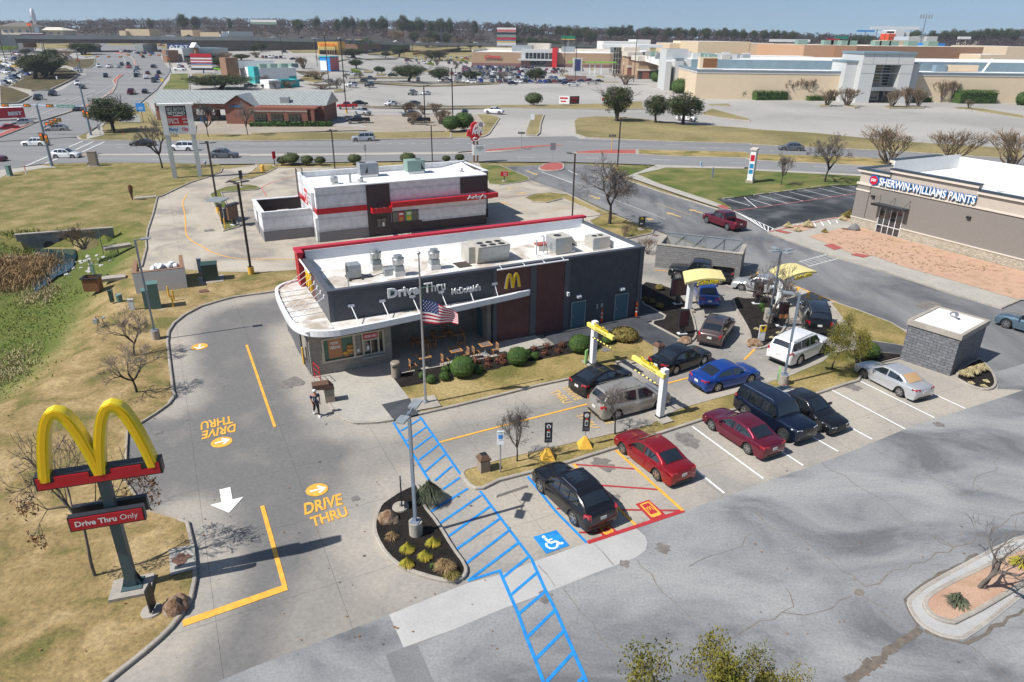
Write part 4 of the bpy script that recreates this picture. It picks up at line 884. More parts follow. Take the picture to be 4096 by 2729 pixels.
C_('suv','slate','L',2215,680,2520,770,1,'blue grey crossover entering at the right edge of the photo',name='moving_car')
for(k,c,t,fx,fy,rx,ry,s,lb)in(('suv','white','E',230,440,400,440,1,'white crossover in the crossing, upper one of the two by the signal pole'),('suv','white','E',700,555,520,555,-1,'white suv in the crossing, lower one of the two by the signal pole'),('suv','maroon','E',-15,590,-190,590,-1,'dark red crossover cut off by the left edge of the photo'),
 ('sedan','black','E',1250,440,1410,440,1,'black sedan behind the bare tree by the tall white shop sign'),('boxsuv','white','E',1635,487,1775,488,1,'white off roader with black top between the legs of the tall shop sign'),('suv','grey','E',2180,555,2030,555,-1,'dark grey crossover right of the tall shop sign'),
 ('boxsuv','silver','F',998,163,1130,160,1,'silver boxy suv alone on the far side of the front street'),('suv','grey','H',285,440,420,445,1,'grey crossover on the front street at the right'),('suv','champagne','E',480,308,570,305,1,'tan suv under the slanted signal arm'),('suv','silver','E',175,248,235,245,1,'silver suv next to the red truck at the lights'),
 ('sedan','bright_red','E',30,295,120,290,1,'red coupe beside the brick median at the left edge')):
 C_(k,c,t,fx,fy,rx,ry,s,lb,name='moving_car')
for(k,c,t,fx,fy,rx,ry,s,lb)in(('pickup','bright_red','B',855,1030,980,1030,1,'bright red pickup at the far edge of the bank lot'),('sedan','black','B',1080,1000,1000,1000,-1,'black sedan behind the bright red pickup'),('pickup','silver','B',1095,1100,980,1080,-1,'silver pickup parked behind the black pickup beside the bank'),('pickup','black','B',940,1170,1100,1170,1,'black lifted pickup beside the bank'),
 ('suv','grey','B',1460,1108,1570,1108,1,'dark suv behind the two bare shrubs'),('pickup','black','B',1505,1168,1680,1168,1,'black pickup behind the bare shrub in the bank lot'),('sedan','white','B',1310,1003,1385,1000,1,'white sedan on the road behind the bank lot'),('sedan','grey','B',1500,1000,1590,1000,1,'dark grey sedan behind the round bare shrubs'),
 ('pickup','white','B',2350,1083,2225,1075,-1,'white pickup with black stripes by the stop sign'),('pickup','white','C',1815,1153,1660,1138,-1,'white work truck under the large live oak'),('pickup','grey','B',1520,905,1590,895,1,'grey pickup in the empty lot'),('sedan','white','B',1635,900,1700,897,1,'white sedan beside the grey pickup in the empty lot'),
 ('bigsuv','white','B',935,828,1012,825,1,'white suv at the left of the wide lot'),('bigsuv','black','B',1110,828,1180,822,1,'black suv at the left of the wide lot'),('bigsuv','white','B',2050,795,2110,795,1,'white suv in front of the packed store lot'),('sedan','black','B',1065,783,1110,778,1,'black sedan in front of the small trees in the wide lot')):
 f,r_=P(t,fx,fy),P(t,rx,ry);K=KIND[k];d=(f-r_).normalized();n=Vector((-d.y,d.x,0));c_=(f+r_)/2-n*s*(K['W']/2-.1)
 car(k,c,(c_.x,c_.y),math.atan2(d.y,d.x),lb,CATN[k],z=htr(c_.x,c_.y)+.14)
f=P('B',2020,1095);car('sedan','navy',(f.x,f.y+2),R(-88),'dark blue sedan driving toward the camera behind the round bushes','car',z=.16,name='moving_car')
# ================================================================ BUILDINGS
rib('dark_ribs',(.062,.070,.085),.11,2,.4);smp('dark_panel',(.085,.09,.105),.45,nz=.08,ns=2);rib('brown_panel',(.115,.045,.042),.22,0,.75,.6);rib('red_ribs',(.42,.02,.025),.3,2,.5)
brk('masonry',(.33,.30,.25),(.27,.245,.205),(.22,.20,.17),.8,.4,.012,vary=.5,bump=.15);smp('white_metal',(.72,.73,.74),.35,nz=.04,ns=3);smp('parapet_white',(.72,.74,.76),.5,nz=.06,ns=1)
smp('beige_frame',(.50,.44,.34),.5);smp('window_glass',(.02,.026,.03),.03,coat=1,spec=.9);smp('teal_door',(.055,.13,.17),.45,nz=.06,ns=3);smp('steel',(.45,.46,.46),.35,metal=.7,nz=.1,ns=4)
smp('galvanised',(.34,.37,.38),.45,metal=.4,nz=.15,ns=3);smp('hvac_beige',(.42,.40,.35),.6,nz=.12,ns=2);smp('hvac_grey',(.25,.27,.29),.6,nz=.1,ns=2);smp('hvac_green',(.20,.30,.26),.6,nz=.08,ns=2);smp('fan_dark',(.02,.02,.022),.6)
smp('logo_yellow',(.85,.53,.01),.4);smp('sign_white',(.74,.75,.75),.4);smp('sign_red',(.50,.012,.03),.3);smp('poster_green',(.05,.13,.08),.3);smp('poster_orange',(.42,.17,.07),.4);smp('bun',(.5,.26,.08),.6)
rib('arby_white',(.68,.69,.71),1.25,2,.8);brk('arby_brown',(.075,.055,.052),(.06,.045,.045),(.04,.035,.035),.5,.14,.01,vary=.3);smp('arby_grey',(.21,.20,.205),.7,nz=.08,ns=3);smp('arby_red',(.52,.012,.02),.35)
smp('stucco_grey',(.205,.185,.165),.85,nz=.06,ns=3,bump=.2,bs=90);smp('stucco_beige',(.44,.385,.32),.85,nz=.06,ns=2,bump=.15,bs=90);smp('trim_beige',(.60,.54,.46),.6);smp('roof_edge',(.03,.045,.06),.4)
brk('ledge_stone',(.55,.50,.40),(.42,.37,.28),(.28,.25,.2),.34,.16,.02,vary=.9);smp('sign_blue',(.0,.13,.38),.35)
brk('split_stone',(.16,.165,.18),(.22,.225,.24),(.09,.09,.1),.5,.2,.015,bump=1,vary=1);brk('grey_block',(.21,.205,.205),(.26,.255,.25),(.14,.14,.14),.45,.2,.012,bump=.9,vary=.8)
brk('red_brick',(.24,.065,.035),(.30,.085,.045),(.20,.15,.12),.22,.075,.008,vary=.4,bump=.2);rib('metal_roof',(.31,.33,.32),1.2,0,.55,.4);brk('tan_brick',(.40,.26,.16),(.36,.235,.15),(.33,.24,.17),.6,.3,.01,vary=.2,bump=.1)
brk('maroon_brick',(.20,.10,.09),(.17,.09,.08),(.2,.13,.11),.6,.3,.01,vary=.2);smp('cream',(.62,.50,.35),.8,nz=.04,ns=.4);smp('pale_grey',(.50,.51,.50),.7,nz=.04,ns=1);smp('orange_brick',(.50,.30,.18),.8,nz=.05,ns=.6)
smp('brown_wall',(.24,.135,.08),.8,nz=.08,ns=.6);smp('blue_roof',(.17,.24,.28),.5,nz=.12,ns=.3);smp('white_wall',(.74,.75,.74),.7,nz=.04,ns=2);smp('teal_wall',(.04,.38,.38),.7,nz=.12,ns=2);smp('yellow_wall',(.75,.42,.06),.7)
smp('dark_wall',(.055,.04,.035),.8,nz=.15,ns=1);smp('bridge_concrete',(.35,.36,.34),.8,nz=.1,ns=.3);smp('retaining_wall',(.12,.105,.09),.9,nz=.2,ns=.2);smp('roof_tan',(.60,.55,.46),.8,nz=.05,ns=.3);smp('terracotta',(.38,.14,.08),.8);smp('lime_green',(.18,.50,.05),.5)
def face(t,x,y,o,ang):
 """(distance along a facade, height) where the photo's ray meets the vertical plane through o"""
 d=ray(t,x,y);C=Vector((0,0,CAM_H));n=Vector((-math.sin(ang),math.cos(ang),0));k=n.dot(Vector((o[0],o[1],0))-C)/n.dot(d);p=C+d*k
 return(p-Vector((o[0],o[1],0))).dot(Vector((math.cos(ang),math.sin(ang),0))),p.z
def mk(name,mat,parent,fn,**k):mb=MB();fn(mb);return mb.build(name,mat,parent,**k)
SPLIT='corner_post end_wall tower_wing roof_unit brick_pier canopy_column brick_post blue_post leg_sleeve meter condenser antenna brick_tower meter_box shop_window'.split()
def bxp(name,mat,parent,*b,**k):
 mb=MB();b=[b]if not isinstance(b[0],(tuple,list))else b
 if name in SPLIT:
  for q in b[1:]:bxp(name,mat,parent,*q,**k)
  b=b[:1]
 for q in b:mb.box(*q)
 return mb.build(name,mat,parent,**k)
def arches(mb,W_,H_,t,d,o=(0,0,0),ux=(1,0,0),uy=(0,-1,0),taper=0,mi=None):
 """double arch: x along ux, z up, thickness d along uy"""
 ux,uy,o=Vector(ux),Vector(uy),Vector(o);uz=Vector((0,0,1))
 for s in(-1,1):
  c=s*W_/4;hw=W_/4-t*.0;pts=[]
  n=22
  for i in range(n+1):
   a=-1+2*i/n;x=c+hw*(abs(a)**.72)*(1 if a>0 else-1);q=abs(x-c)/hw;z=(H_-t/2)*(1-q**2.15);pts.append(Vector((x,z)))
  vs=[];k=len(pts)
  for i,p in enumerate(pts):
   dd=(pts[min(i+1,k-1)]-pts[max(i-1,0)]).normalized();nn=Vector((-dd.y,dd.x))
   if i in(0,k-1):nn=Vector((-1 if i==0 else 1,0))
   a,b=p+nn*t/2,p-nn*t/2;e=.002*s
   for q,dep in((a,e),(b,e),(b,d+e),(a,d+e)):vs.append(o+ux*q.x+uz*max(q.y,0)+uy*dep)
  fs=[]
  for i in range(k-1):
   for j in range(4):fs.append((i*4+j,i*4+(j+1)%4,(i+1)*4+(j+1)%4,(i+1)*4+j))
  fs+=[(3,2,1,0),((k-1)*4,(k-1)*4+1,(k-1)*4+2,(k-1)*4+3)]
  mb.add(vs,fs,mi)
# ---- burger restaurant
mc=thing('restaurant_building','grey and brown burger restaurant with white curved canopy, roof parapet and golden arches','restaurant',FO,AX)
bxp('upper_wall','dark_ribs',mc,-24.05,-12.85,0,.25,3.4,5.65);bxp('upper_wall','dark_ribs',mc,-6.6,-.35,0,.25,0,5.65)
bxp('corner_post','dark_panel',mc,(-12.85,-12.6,-.06,.25,0,5.7),(-9.9,-9.42,-.06,.25,0,5.7),(-7.05,-6.6,-.06,.25,0,5.7),(-.35,.02,-.06,.3,0,5.7))
bxp('end_wall','dark_panel',mc,(-24.3,-24.05,-.02,4.1,3.4,5.65),(-.25,0,.3,9.0,0,5.65));bxp('brown_end_wall','brown_panel',mc,-24.27,-24.02,4.1,7.7,3.4,5.6)
bxp('brown_wall','brown_panel',mc,(-12.6,-9.9,0,.25,0,5.6),(-9.42,-7.05,0,.25,0,5.6))
bxp('red_wall','red_ribs',mc,(-24.65,-.0,8.85,9.15,0,6.1),(-24.68,-24.3,7.7,8.85,3.6,6.1))
bxp('parapet_cap','dark_panel',mc,(-24.36,.06,-.1,.28,5.65,5.82),(-24.38,-24.0,.28,7.7,5.652,5.815),(-.32,.08,.28,8.8,5.652,5.812))
bxp('red_cap','sign_red',mc,(-24.72,.1,8.6,9.2,6.1,6.28),(-24.74,-24.25,7.6,8.6,6.1,6.275))
bxp('parapet_lining','parapet_white',mc,(-24.0,-.3,8.55,8.85,4.7,6.1),(-24.02,-23.9,.28,8.55,4.7,5.66),(-.38,-.26,.28,8.55,4.7,5.66))
bxp('roof','roof_stained',mc,-24.0,-.25,.2,8.9,4.55,4.76);mk('roof_cant','roof_white',mc,lambda m:m.add([(-23.9,8.55,5.35),(-.38,8.55,5.35),(-.38,7.4,4.765),(-23.9,7.4,4.765)],[(0,3,2,1)]))
bxp('masonry_wall','masonry',mc,(-25.8,-25.02,.05,.35,0,3.4),(-20.88,-20.4,.05,.35,0,3.4),(-25.02,-20.88,.05,.35,0,.93),(-25.02,-20.88,.05,.35,2.62,3.4),(-20.7,-20.4,.35,3.1,0,3.4),(-20.7,-13.2,3.1,3.4,0,3.4),(-13.2,-12.9,.25,3.1,0,3.4))
bxp('side_wall','dark_panel',mc,(-25.85,-25.7,.35,.9,0,3.4),(-25.85,-25.7,3.2,8.9,0,3.4),(-25.85,-25.7,.9,3.2,0,.5),(-25.85,-25.7,.9,3.2,2.5,3.4),(-25.7,-24,8.7,8.95,0,3.4));bxp('side_window','window_glass',mc,-25.8,-25.74,.9,3.2,.5,2.5)
bxp('soffit','white_metal',mc,-25.7,-12.9,.1,8.8,3.4,3.46)
rim=chk([Vector(p)for p in[(-24.4,9.3,0),(-25.5,9.05,0),(-26.4,8.2,0),(-26.7,6.7,0),(-26.75,1.8,0),(-26.6,.2,0),(-26.05,-1.0,0),(-25.0,-1.65,0),(-23.6,-1.85,0),(-10.2,-.38,0),(-9.9,-.05,0)]],2,False)
rin=ofs(rim,.22,False)
def rimf(m):
 n=len(rim);vs=[]
 for p,q in zip(rim,rin):vs+=[(p.x,p.y,3.42),(p.x,p.y,3.82),(q.x,q.y,3.84),(q.x,q.y,3.42)]
 m.add(vs,[(i*4+j,i*4+(j+1)%4,(i+1)*4+(j+1)%4,(i+1)*4+j)for i in range(n-1)for j in range(4)]+[(0,1,2,3),((n-1)*4+3,(n-1)*4+2,(n-1)*4+1,(n-1)*4)])
mk('canopy_rim','white_metal',mc,rimf)
dk=[(p.x,p.y)for p in rin]+[(-9.9,-.02),(-24.3,-.02),(-24.3,9.1)]
vs_,fs_=cdt(dk)
def deck(m):
 m.add([(v.x,v.y,3.68)for v in vs_],[t if(vs_[t[1]]-vs_[t[0]]).cross(vs_[t[2]]-vs_[t[0]])>0 else t[::-1]for t in fs_])
 m.add([(v.x,v.y,3.50)for v in vs_],[t[::-1]if(vs_[t[1]]-vs_[t[0]]).cross(vs_[t[2]]-vs_[t[0]])>0 else t for t in fs_])
mk('canopy_deck','roof_stained',mc,deck)
bxp('canopy_pad','roof_stained',mc,-26.1,-24.35,-1.1,.9,3.68,3.73)
for v in(.9,1.9,2.9,3.9,5.0,6.0,7.0):mk('canopy_rod','white_metal',mc,lambda m:(m.tube([(-24.3,v+.25,5.05),(-26.5,v,3.8)],.022,6),m.box(-24.36,-24.29,v+.15,v+.35,4.93,5.17)))
for u in(-22.9,-20.85,-18.8,-16.75,-14.7,-12.75):mk('canopy_rod','white_metal',mc,lambda m:(m.tube([(u,-.03,4.62),(u+.1,-.1-(-u-10.2)*.112,3.78)],.035,6),m.box(u-.2,u+.2,-.07,0,4.54,4.72)))
mk('canopy_tie_rods','steel',mc,lambda m:[m.tube([(-24.3,v,3.73),(-26.45,v,3.70)],.01,4)for v in(.95,1.95,2.95,3.95,5.05,6.05,7.05)])
wf=bxp('window','beige_frame',mc,(-25.02,-20.88,-.02,.12,2.52,2.62),(-25.02,-20.88,-.02,.12,.93,1.03),(-25.02,-24.9,-.02,.12,1.03,2.52),(-21,-20.88,-.02,.12,1.03,2.52),(-23.0,-22.85,-.02,.12,1.03,2.52),(-22.35,-21.28,-.025,.12,2.0,2.1),(-22.4,-22.3,-.03,.12,1.03,2.52),(-21.35,-21.25,-.03,.12,1.03,2.52),(-21.86,-21.80,-.03,.1,1.03,2.0))
bxp('pane','window_glass',wf,-24.95,-20.95,.14,.17,1.0,2.55);bxp('poster','poster_green',wf,-24.88,-23.02,.12,.135,1.05,2.5);bxp('poster','poster_orange',wf,-24.6,-23.72,.10,.118,1.15,2.46)
mk('burger_picture',['bun','poster_orange','yellow_wall'],wf,lambda m:[m.lathe((x,.1,z),[(.001,0),(r,.03),(r,.09),(r*.7,.17),(.001,.2)],12,k%3)for k,(x,z,r)in enumerate(((-23.2,1.75,.22),(-23.2,1.6,.24),(-23.2,1.48,.24),(-23.2,1.3,.23),(-23.45,1.15,.2),(-23.5,1.3,.2)))])
def now(m):ptx(m,'NOW',(-24.42,.095,2.08),(.5,0,0),(0,0,.22),0,.02);ptx(m,'HIRING',(-24.5,.095,1.78),(.68,0,0),(0,0,.22),0,.02)
mk('lettering','sign_white',wf,now);os_=bxp('order_sign','sign_red',wf,-22.32,-21.33,-.04,.0,2.14,2.5);mk('lettering','sign_white',os_,lambda m:ptx(m,'ORDER HERE',(-22.26,-.045,2.22),(.86,0,0),(0,0,.19),0,.02))
bxp('counter_shelf','galvanised',wf,-22.45,-21.0,-.32,.02,.88,.95);bxp('notice','sign_white',wf,(-22.1,-21.93,.08,.1,1.3,1.6),(-22.75,-22.6,.08,.1,1.25,1.5))
for u0,u1 in((-6.3,-5.15),(-2.35,-1.2)):
 d=bxp('door','teal_door',mc,u0,u1,-.05,.02,.02,2.15);bxp('door_frame','galvanised',d,(u0-.06,u1+.06,-.07,.0,2.15,2.22),(u0-.06,u0,-.07,0,0,2.15),(u1,u1+.06,-.07,0,0,2.15));bxp('handle','steel',d,u0+.08,u0+.14,-.12,-.05,.95,1.15)
 um=(u0+u1)/2-.05;mk('wall_lamp','sign_white',mc,lambda m:(m.box(um-.2,um+.2,-.16,.0,2.55,2.72),m.box(um-.17,um+.17,-.24,-.16,2.52,2.66)))
bxp('door','teal_door',mc,-13.24,-13.18,1.1,2.1,.1,2.3);bxp('meter_box','galvanised',mc,(-4.1,-3.95,-.06,0,1.3,1.7),(-3.7,-3.5,-.06,0,1.4,1.7))
mk('camera_housing','sign_white',mc,lambda m:(m.cyl((-6.83,-.3,2.9),.12,.25,10),m.box(-6.9,-6.76,-.25,0,3.1,3.16)))
def letters(m):ptx(m,'Drive',(-20.5,-.14,4.8),(2.12,0,0),(0,0,.66),.12,.035);ptx(m,'Thru',(-18.0,-.14,4.8),(1.5,0,0),(0,0,.66),.12,.0)
mk('sign_lettering','sign_white',mc,letters);bxp('sign_rail','hvac_green',mc,-20.55,-16.45,-.12,-.03,5.12,5.2);mk('sign_lettering','sign_white',mc,lambda m:ptx(m,"McDonald's",(-16.05,-.14,4.38),(2.15,0,0),(0,0,.45),.12,.012))
mk('arches_logo',['logo_yellow'],mc,lambda m:arches(m,1.05,1.1,.15,.12,(-11.35,-.03,4.15),uy=(0,-1,0)));mk('arches_logo_rim','sign_white',mc,lambda m:arches(m,1.09,1.12,.19,.05,(-11.37,-.02,4.14),uy=(0,-1,0)))
mk('arches_logo','logo_yellow',mc,lambda m:arches(m,1.5,1.3,.2,.14,(-24.3,5.9,4.1),ux=(0,1,0),uy=(-1,0,0)))
mk('light_bar','white_metal',mc,lambda m:(m.tube([(-24.55,4.2,5.75),(-24.55,7.9,5.75)],.07,6),m.tube([(-12.7,-.35,5.72),(-7.0,-.35,5.72)],.06,6),[m.tube([(u,-.35,5.72),(u,.1,5.84)],.03,4)for u in(-12.3,-10.5,-8.9,-7.3)]))
def unit(name,label,cat,u,v,z,rz,parts_,group=None):
 p=fr(u,v);t=thing(name,label,cat,(p.x,p.y,z),AX+rz,group)
 if name=='rooftop_air_unit':t.scale=(.88,.88,.88)
 for nm,mat,fn in parts_:mk(nm,mat,t,fn,smooth=nm in('fan_hood',))
 return t
for u,v,lb in((-19.4,6.3,'farther of the two left mushroom fans on the stained white roof'),(-18.35,4.2,'nearer of the two left mushroom fans on the stained white roof'),(-15.5,4.6,'mushroom exhaust fan nearest the large roof air unit')):
 unit('exhaust_fan',lb,'roof fan',u,v,4.76,0,[('curb','roof_white',lambda m:m.box(-.38,.38,-.38,.38,0,.35)),('duct','galvanised',lambda m:m.box(-.33,.33,-.33,.33,.35,.75)),('fan_hood','steel',lambda m:(m.lathe((0,0,.75),[(.28,0),(.40,.12),(.42,.5),(.45,.52),(.43,.55),(.32,.55),(.32,.62),(.30,.75),(.1,.78),(.001,.78)],20)))],'mushroom exhaust fans on the restaurant roof')
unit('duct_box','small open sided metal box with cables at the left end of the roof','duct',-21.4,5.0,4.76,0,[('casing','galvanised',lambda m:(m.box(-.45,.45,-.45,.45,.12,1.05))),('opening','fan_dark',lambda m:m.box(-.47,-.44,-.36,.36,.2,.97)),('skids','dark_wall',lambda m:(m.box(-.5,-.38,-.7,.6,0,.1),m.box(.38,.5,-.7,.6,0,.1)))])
unit('junction_box','low metal box joined by black cables to the open duct box','junction box',-19.0,4.6,4.76,0,[('casing','galvanised',lambda m:m.box(-.35,.35,-.3,.3,0,.5)),('cable','fan_dark',lambda m:m.tube([(-.35,0,.2),(-.9,.15,.05),(-1.4,-.05,.06),(-1.9,.1,.3)],.03,5))])
def bigrtu(m):m.add([(-1.5,-.55,.0),(1.5,-.55,0),(1.5,1.6,0),(-1.5,1.6,0),(-1.5,-.9,1.5),(1.5,-.9,1.5),(1.5,1.6,1.5),(-1.5,1.6,1.5)],[(0,3,2,1),(4,5,6,7),(0,1,5,4),(1,2,6,5),(2,3,7,6),(3,0,4,7)])
unit('rooftop_air_unit','large beige air unit with six fans and a slanted coil side','air conditioner',-10.9,4.7,4.8,0,[('casing','hvac_beige',bigrtu),('coil','galvanised',lambda m:m.add([(-1.3,-.62,.2),(1.4,-.62,.2),(1.4,-.91,1.4),(-1.3,-.91,1.4)],[(0,1,2,3)])),('fan_ring','fan_dark',lambda m:[m.cyl((x,y,1.5),.30,.03,16)for x in(-.85,0,.85)for y in(-.45,.35)]),('cabinet','hvac_beige',lambda m:m.box(-2.1,-1.5,-.2,1.6,0,1.4)),('pad','dark_wall',lambda m:m.box(-3.3,-2.1,-.9,.6,-.03,.0))])
unit('rooftop_air_unit','beige air unit with two flared hoods beside the red roof hatch','air conditioner',-4.7,4.6,4.78,0,[('casing','hvac_beige',lambda m:m.box(-1.1,.6,-.9,.9,.15,1.5)),('coil','galvanised',lambda m:(m.box(-1.12,-.9,-.92,.9,.3,1.4),m.box(-1.0,-.3,-.93,-.88,.3,1.4))),('hood','hvac_beige',lambda m:(m.prism([(.6,-.8),(1.2,-.8),(1.2,.8),(.6,.8)],.5,.62),m.add([(.6,-.8,.9),(1.25,-.8,.65),(1.25,.8,.65),(.6,.8,.9),(.6,-.8,1.45),(.6,.8,1.45)],[(0,1,4),(1,2,5,4),(2,3,5),(0,3,2,1)]))),('fan_ring','fan_dark',lambda m:m.cyl((-.45,0,1.5),.36,.03,18)),('curb','roof_white',lambda m:m.box(-1,1,-.8,.8,0,.15))])
unit('rooftop_air_unit','smaller beige air unit at the right end of the restaurant roof','air conditioner',-1.55,4.2,4.78,0,[('casing','hvac_beige',lambda m:m.box(-.9,.9,-.75,.75,.1,1.15)),('coil','galvanised',lambda m:m.box(-.93,-.25,-.78,-.7,.2,1.05)),('fan_ring','fan_dark',lambda m:[m.cyl((x,0,1.15),.25,.03,16)for x in(-.35,.3)]),('curb','roof_white',lambda m:m.box(-.95,.95,-.8,.8,0,.1))])
unit('roof_hatch','dark red roof hatch behind the flared air unit','hatch',-5.9,5.6,4.76,0,[('lid','brick_paving',lambda m:m.box(-.55,.5,-.4,.4,.45,.55)),('curb','roof_white',lambda m:m.box(-.5,.45,-.35,.35,0,.45))])
for u,v,h_,lb in((-22.3,2.9,1.15,'thin grey vent pipe at the front left of the restaurant roof'),(-7.1,4.3,1.3,'straight grey vent pipe left of the flared air unit')):unit('vent_pipe',lb,'vent pipe',u,v,4.76,0,[('pipe','galvanised',lambda m:m.tube([(0,0,0),(0,0,h_)],.045,8)),('flashing','roof_white',lambda m:m.cyl((0,0,0),.15,.08,10,.06))])
unit('vent_pipe','hooked grey vent pipe next to the flared air unit','vent pipe',-6.3,4.6,4.76,0,[('pipe','galvanised',lambda m:(m.tube([(0,0,0),(0,0,1.35),(-.06,0,1.45),(-.2,0,1.45),(-.25,0,1.35)],.045,8),m.tube([(.25,-.2,0),(.25,-.2,.7),(.4,-.2,.85),(.9,-.2,.85)],.035,6))),('flashing','roof_white',lambda m:m.cyl((0,0,0),.15,.08,10,.06))])
# ---- sandwich restaurant
AO=fr(-18.4,32.3);ar=thing('restaurant_building','white block restaurant with red band, brown brick tower and white flat roof','restaurant',AO,AX)
bxp('wall','arby_white',ar,(0,5.4,0,.25,1.1,5.75),(8.0,19.6,0,.25,1.1,5.75),(0,.25,.25,10,0,5.75),(0,21,9.8,10,0,5.75),(19.4,19.6,.25,3,1.1,5.75),(20.9,21.1,2.9,9.8,1.1,3))
bxp('base_course','arby_grey',ar,(-.03,5.4,-.05,.2,0,1.1),(-.04,.2,.2,10,0,1.1));bxp('brick_tower','arby_brown',ar,(5.4,8.0,-.12,.25,0,5.8),(16.4,19.75,-.1,.25,3.9,5.8),(8.0,19.62,-.05,.2,0,1.1),(8,11.6,-.052,.2,1.1,1.3),(19.62,19.8,-.1,3,3.9,5.8),(19.8,21.2,2.9,3.1,0,5.6),(21.0,21.2,3.1,10,3,5.6))
bxp('red_band','arby_red',ar,(-.04,5.4,-.04,.1,3.0,3.6),(-.05,.1,.1,10.05,3.0,3.6));aw=bxp('awning','arby_red',ar,(8.02,20.2,-.7,-.1,3.15,3.7),(20.2,20.9,-.7,3.6,3.2,3.75))
mk('lettering','sign_white',aw,lambda m:ptx(m,"Arby's",(16.9,-.8,3.2),(2.4,0,0),(0,0,.55),.08,.03))
bxp('window_hood','arby_red',ar,(5.7,7.9,-1.0,-.9,2.75,3.3),(5.7,5.8,-.9,-.12,2.75,3.3),(7.8,7.9,-.9,-.12,2.75,3.3));bxp('hood_brace','sign_white',ar,(6.3,6.36,-.9,-.1,3.1,3.16),(7.2,7.26,-.9,-.1,3.1,3.16))
w1=bxp('window','trim_black',ar,6.3,7.4,-.17,-.1,.95,2.0);bxp('pane','window_glass',w1,(6.37,6.82,-.185,-.16,1.02,1.93),(6.88,7.33,-.185,-.16,1.02,1.93));bxp('notice','sign_white',w1,6.95,7.15,-.19,-.18,1.1,1.5)
w2=bxp('window','trim_black',ar,8.1,11.2,-.08,0,1.3,2.55);bxp('pane','window_glass',w2,(8.18,9.3,-.1,-.07,1.36,2.5),(9.5,11.12,-.1,-.07,1.36,2.5))
for x0,mt,c in((8.85,'arby_red','bun'),(9.75,'lime_green','yellow_wall')):pz=bxp('poster',mt,w2,x0,x0+.62,-.12,-.1,1.4,2.48);mk('poster_picture',[c,'sign_white'],pz,lambda m:(m.box(x0+.1,x0+.5,-.13,-.12,1.5,1.9,0),m.box(x0+.08,x0+.55,-.13,-.12,2.1,2.35,1)))
bxp('parapet_cap','white_metal',ar,(-.1,21,9.7,10.1,5.75,5.85),(-.1,.35,.0,9.7,5.75,5.852),(-.1,19.7,-.15,.3,5.75,5.855),(19.4,19.9,.3,3.2,5.75,5.853),(19.9,21.3,2.8,3.2,5.6,5.7),(20.9,21.3,3.2,10.1,5.6,5.702))
bxp('roof','roof_white',ar,(.2,19.5,.2,9.85,5.0,5.2),(19.5,21,3,9.85,5.0,5.2));mk('roof_slope','roof_white',ar,lambda m:m.add([(17.6,.3,5.21),(19.5,.3,5.7),(20.6,9.7,5.7),(18,9.7,5.21)],[(0,1,2,3)]))
sg=bxp('wall_sign','sign_white',ar,-.3,-.05,.9,4.6,3.3,5.2);bxp('sign_panel','arby_red',sg,-.32,-.29,3.0,4.5,3.4,5.1)
mk('hat_emblem','sign_white',sg,lambda m:m.tube([(-.33,3.3,3.7),(-.33,3.3,4.4),(-.33,3.5,4.75),(-.33,3.75,4.5),(-.33,4.0,4.75),(-.33,4.2,4.4),(-.33,4.2,3.7),(-.33,3.75,3.55),(-.33,3.3,3.7)],.05,4))
mk('lettering','trim_black',sg,lambda m:[ptx(m,s,(-.32,2.8,z),(0,-1.7,0),(0,0,.28))for s,z in(('HIRING',4.7),('ALL',4.25),('SHIFTS',3.8))])
mk('ladder','trim_black',ar,lambda m:(m.tube([(-.45,7.2,.5),(-.45,7.2,6.7),(.2,7.2,6.7),(.2,7.2,5.9)],.04,5),m.tube([(-.45,7.8,.5),(-.45,7.8,6.7),(.2,7.8,6.7),(.2,7.8,5.9)],.04,5),[m.tube([(-.45,7.2,.6+.3*k),(-.45,7.8,.6+.3*k)],.02,4)for k in range(20)]))
bxp('downpipe_box','white_wall',ar,(-.25,-.03,.15,.6,.1,2.6));bxp('meter','sign_white',ar,*[(x,x+.12,-.12,0,3.95,4.1)for x in(2.0,4.1,10.3,14.3)])
en=thing('dumpster_enclosure','white walled service yard with dark brick lining beside the white restaurant','enclosure',fr(-23.7,35),AX)
bxp('wall','arby_white',en,(0,5.28,0,.2,1.1,3.1),(0,.2,.2,7,1.1,3.1),(0,5.28,6.9,7.1,1.1,3.1));bxp('base_course','arby_grey',en,(-.03,5.3,-.04,.16,0,1.1),(-.04,.16,.16,7.1,0,1.1),(-.02,5.3,6.94,7.12,0,1.1));bxp('lining','arby_brown',en,(.2,.3,.2,6.8,0,3.05),(.3,5.28,6.7,6.85,0,3.05));bxp('cap','white_metal',en,(-.06,5.28,-.06,.34,3.1,3.18),(-.06,.36,.34,6.8,3.1,3.182),(-.06,5.28,6.66,7.14,3.1,3.184))
bxp('roof_deck','roof_white',en,.3,5.28,.2,3.2,2.2,2.3);bxp('condenser','hvac_beige',en,1.9,3.1,1.2,2.1,2.3,2.85);bxp('condenser','galvanised',en,4.2,5.0,1.6,2.3,2.3,2.8);bxp('doorway','trim_black',en,-.06,-.03,3.6,4.0,0,2.5)
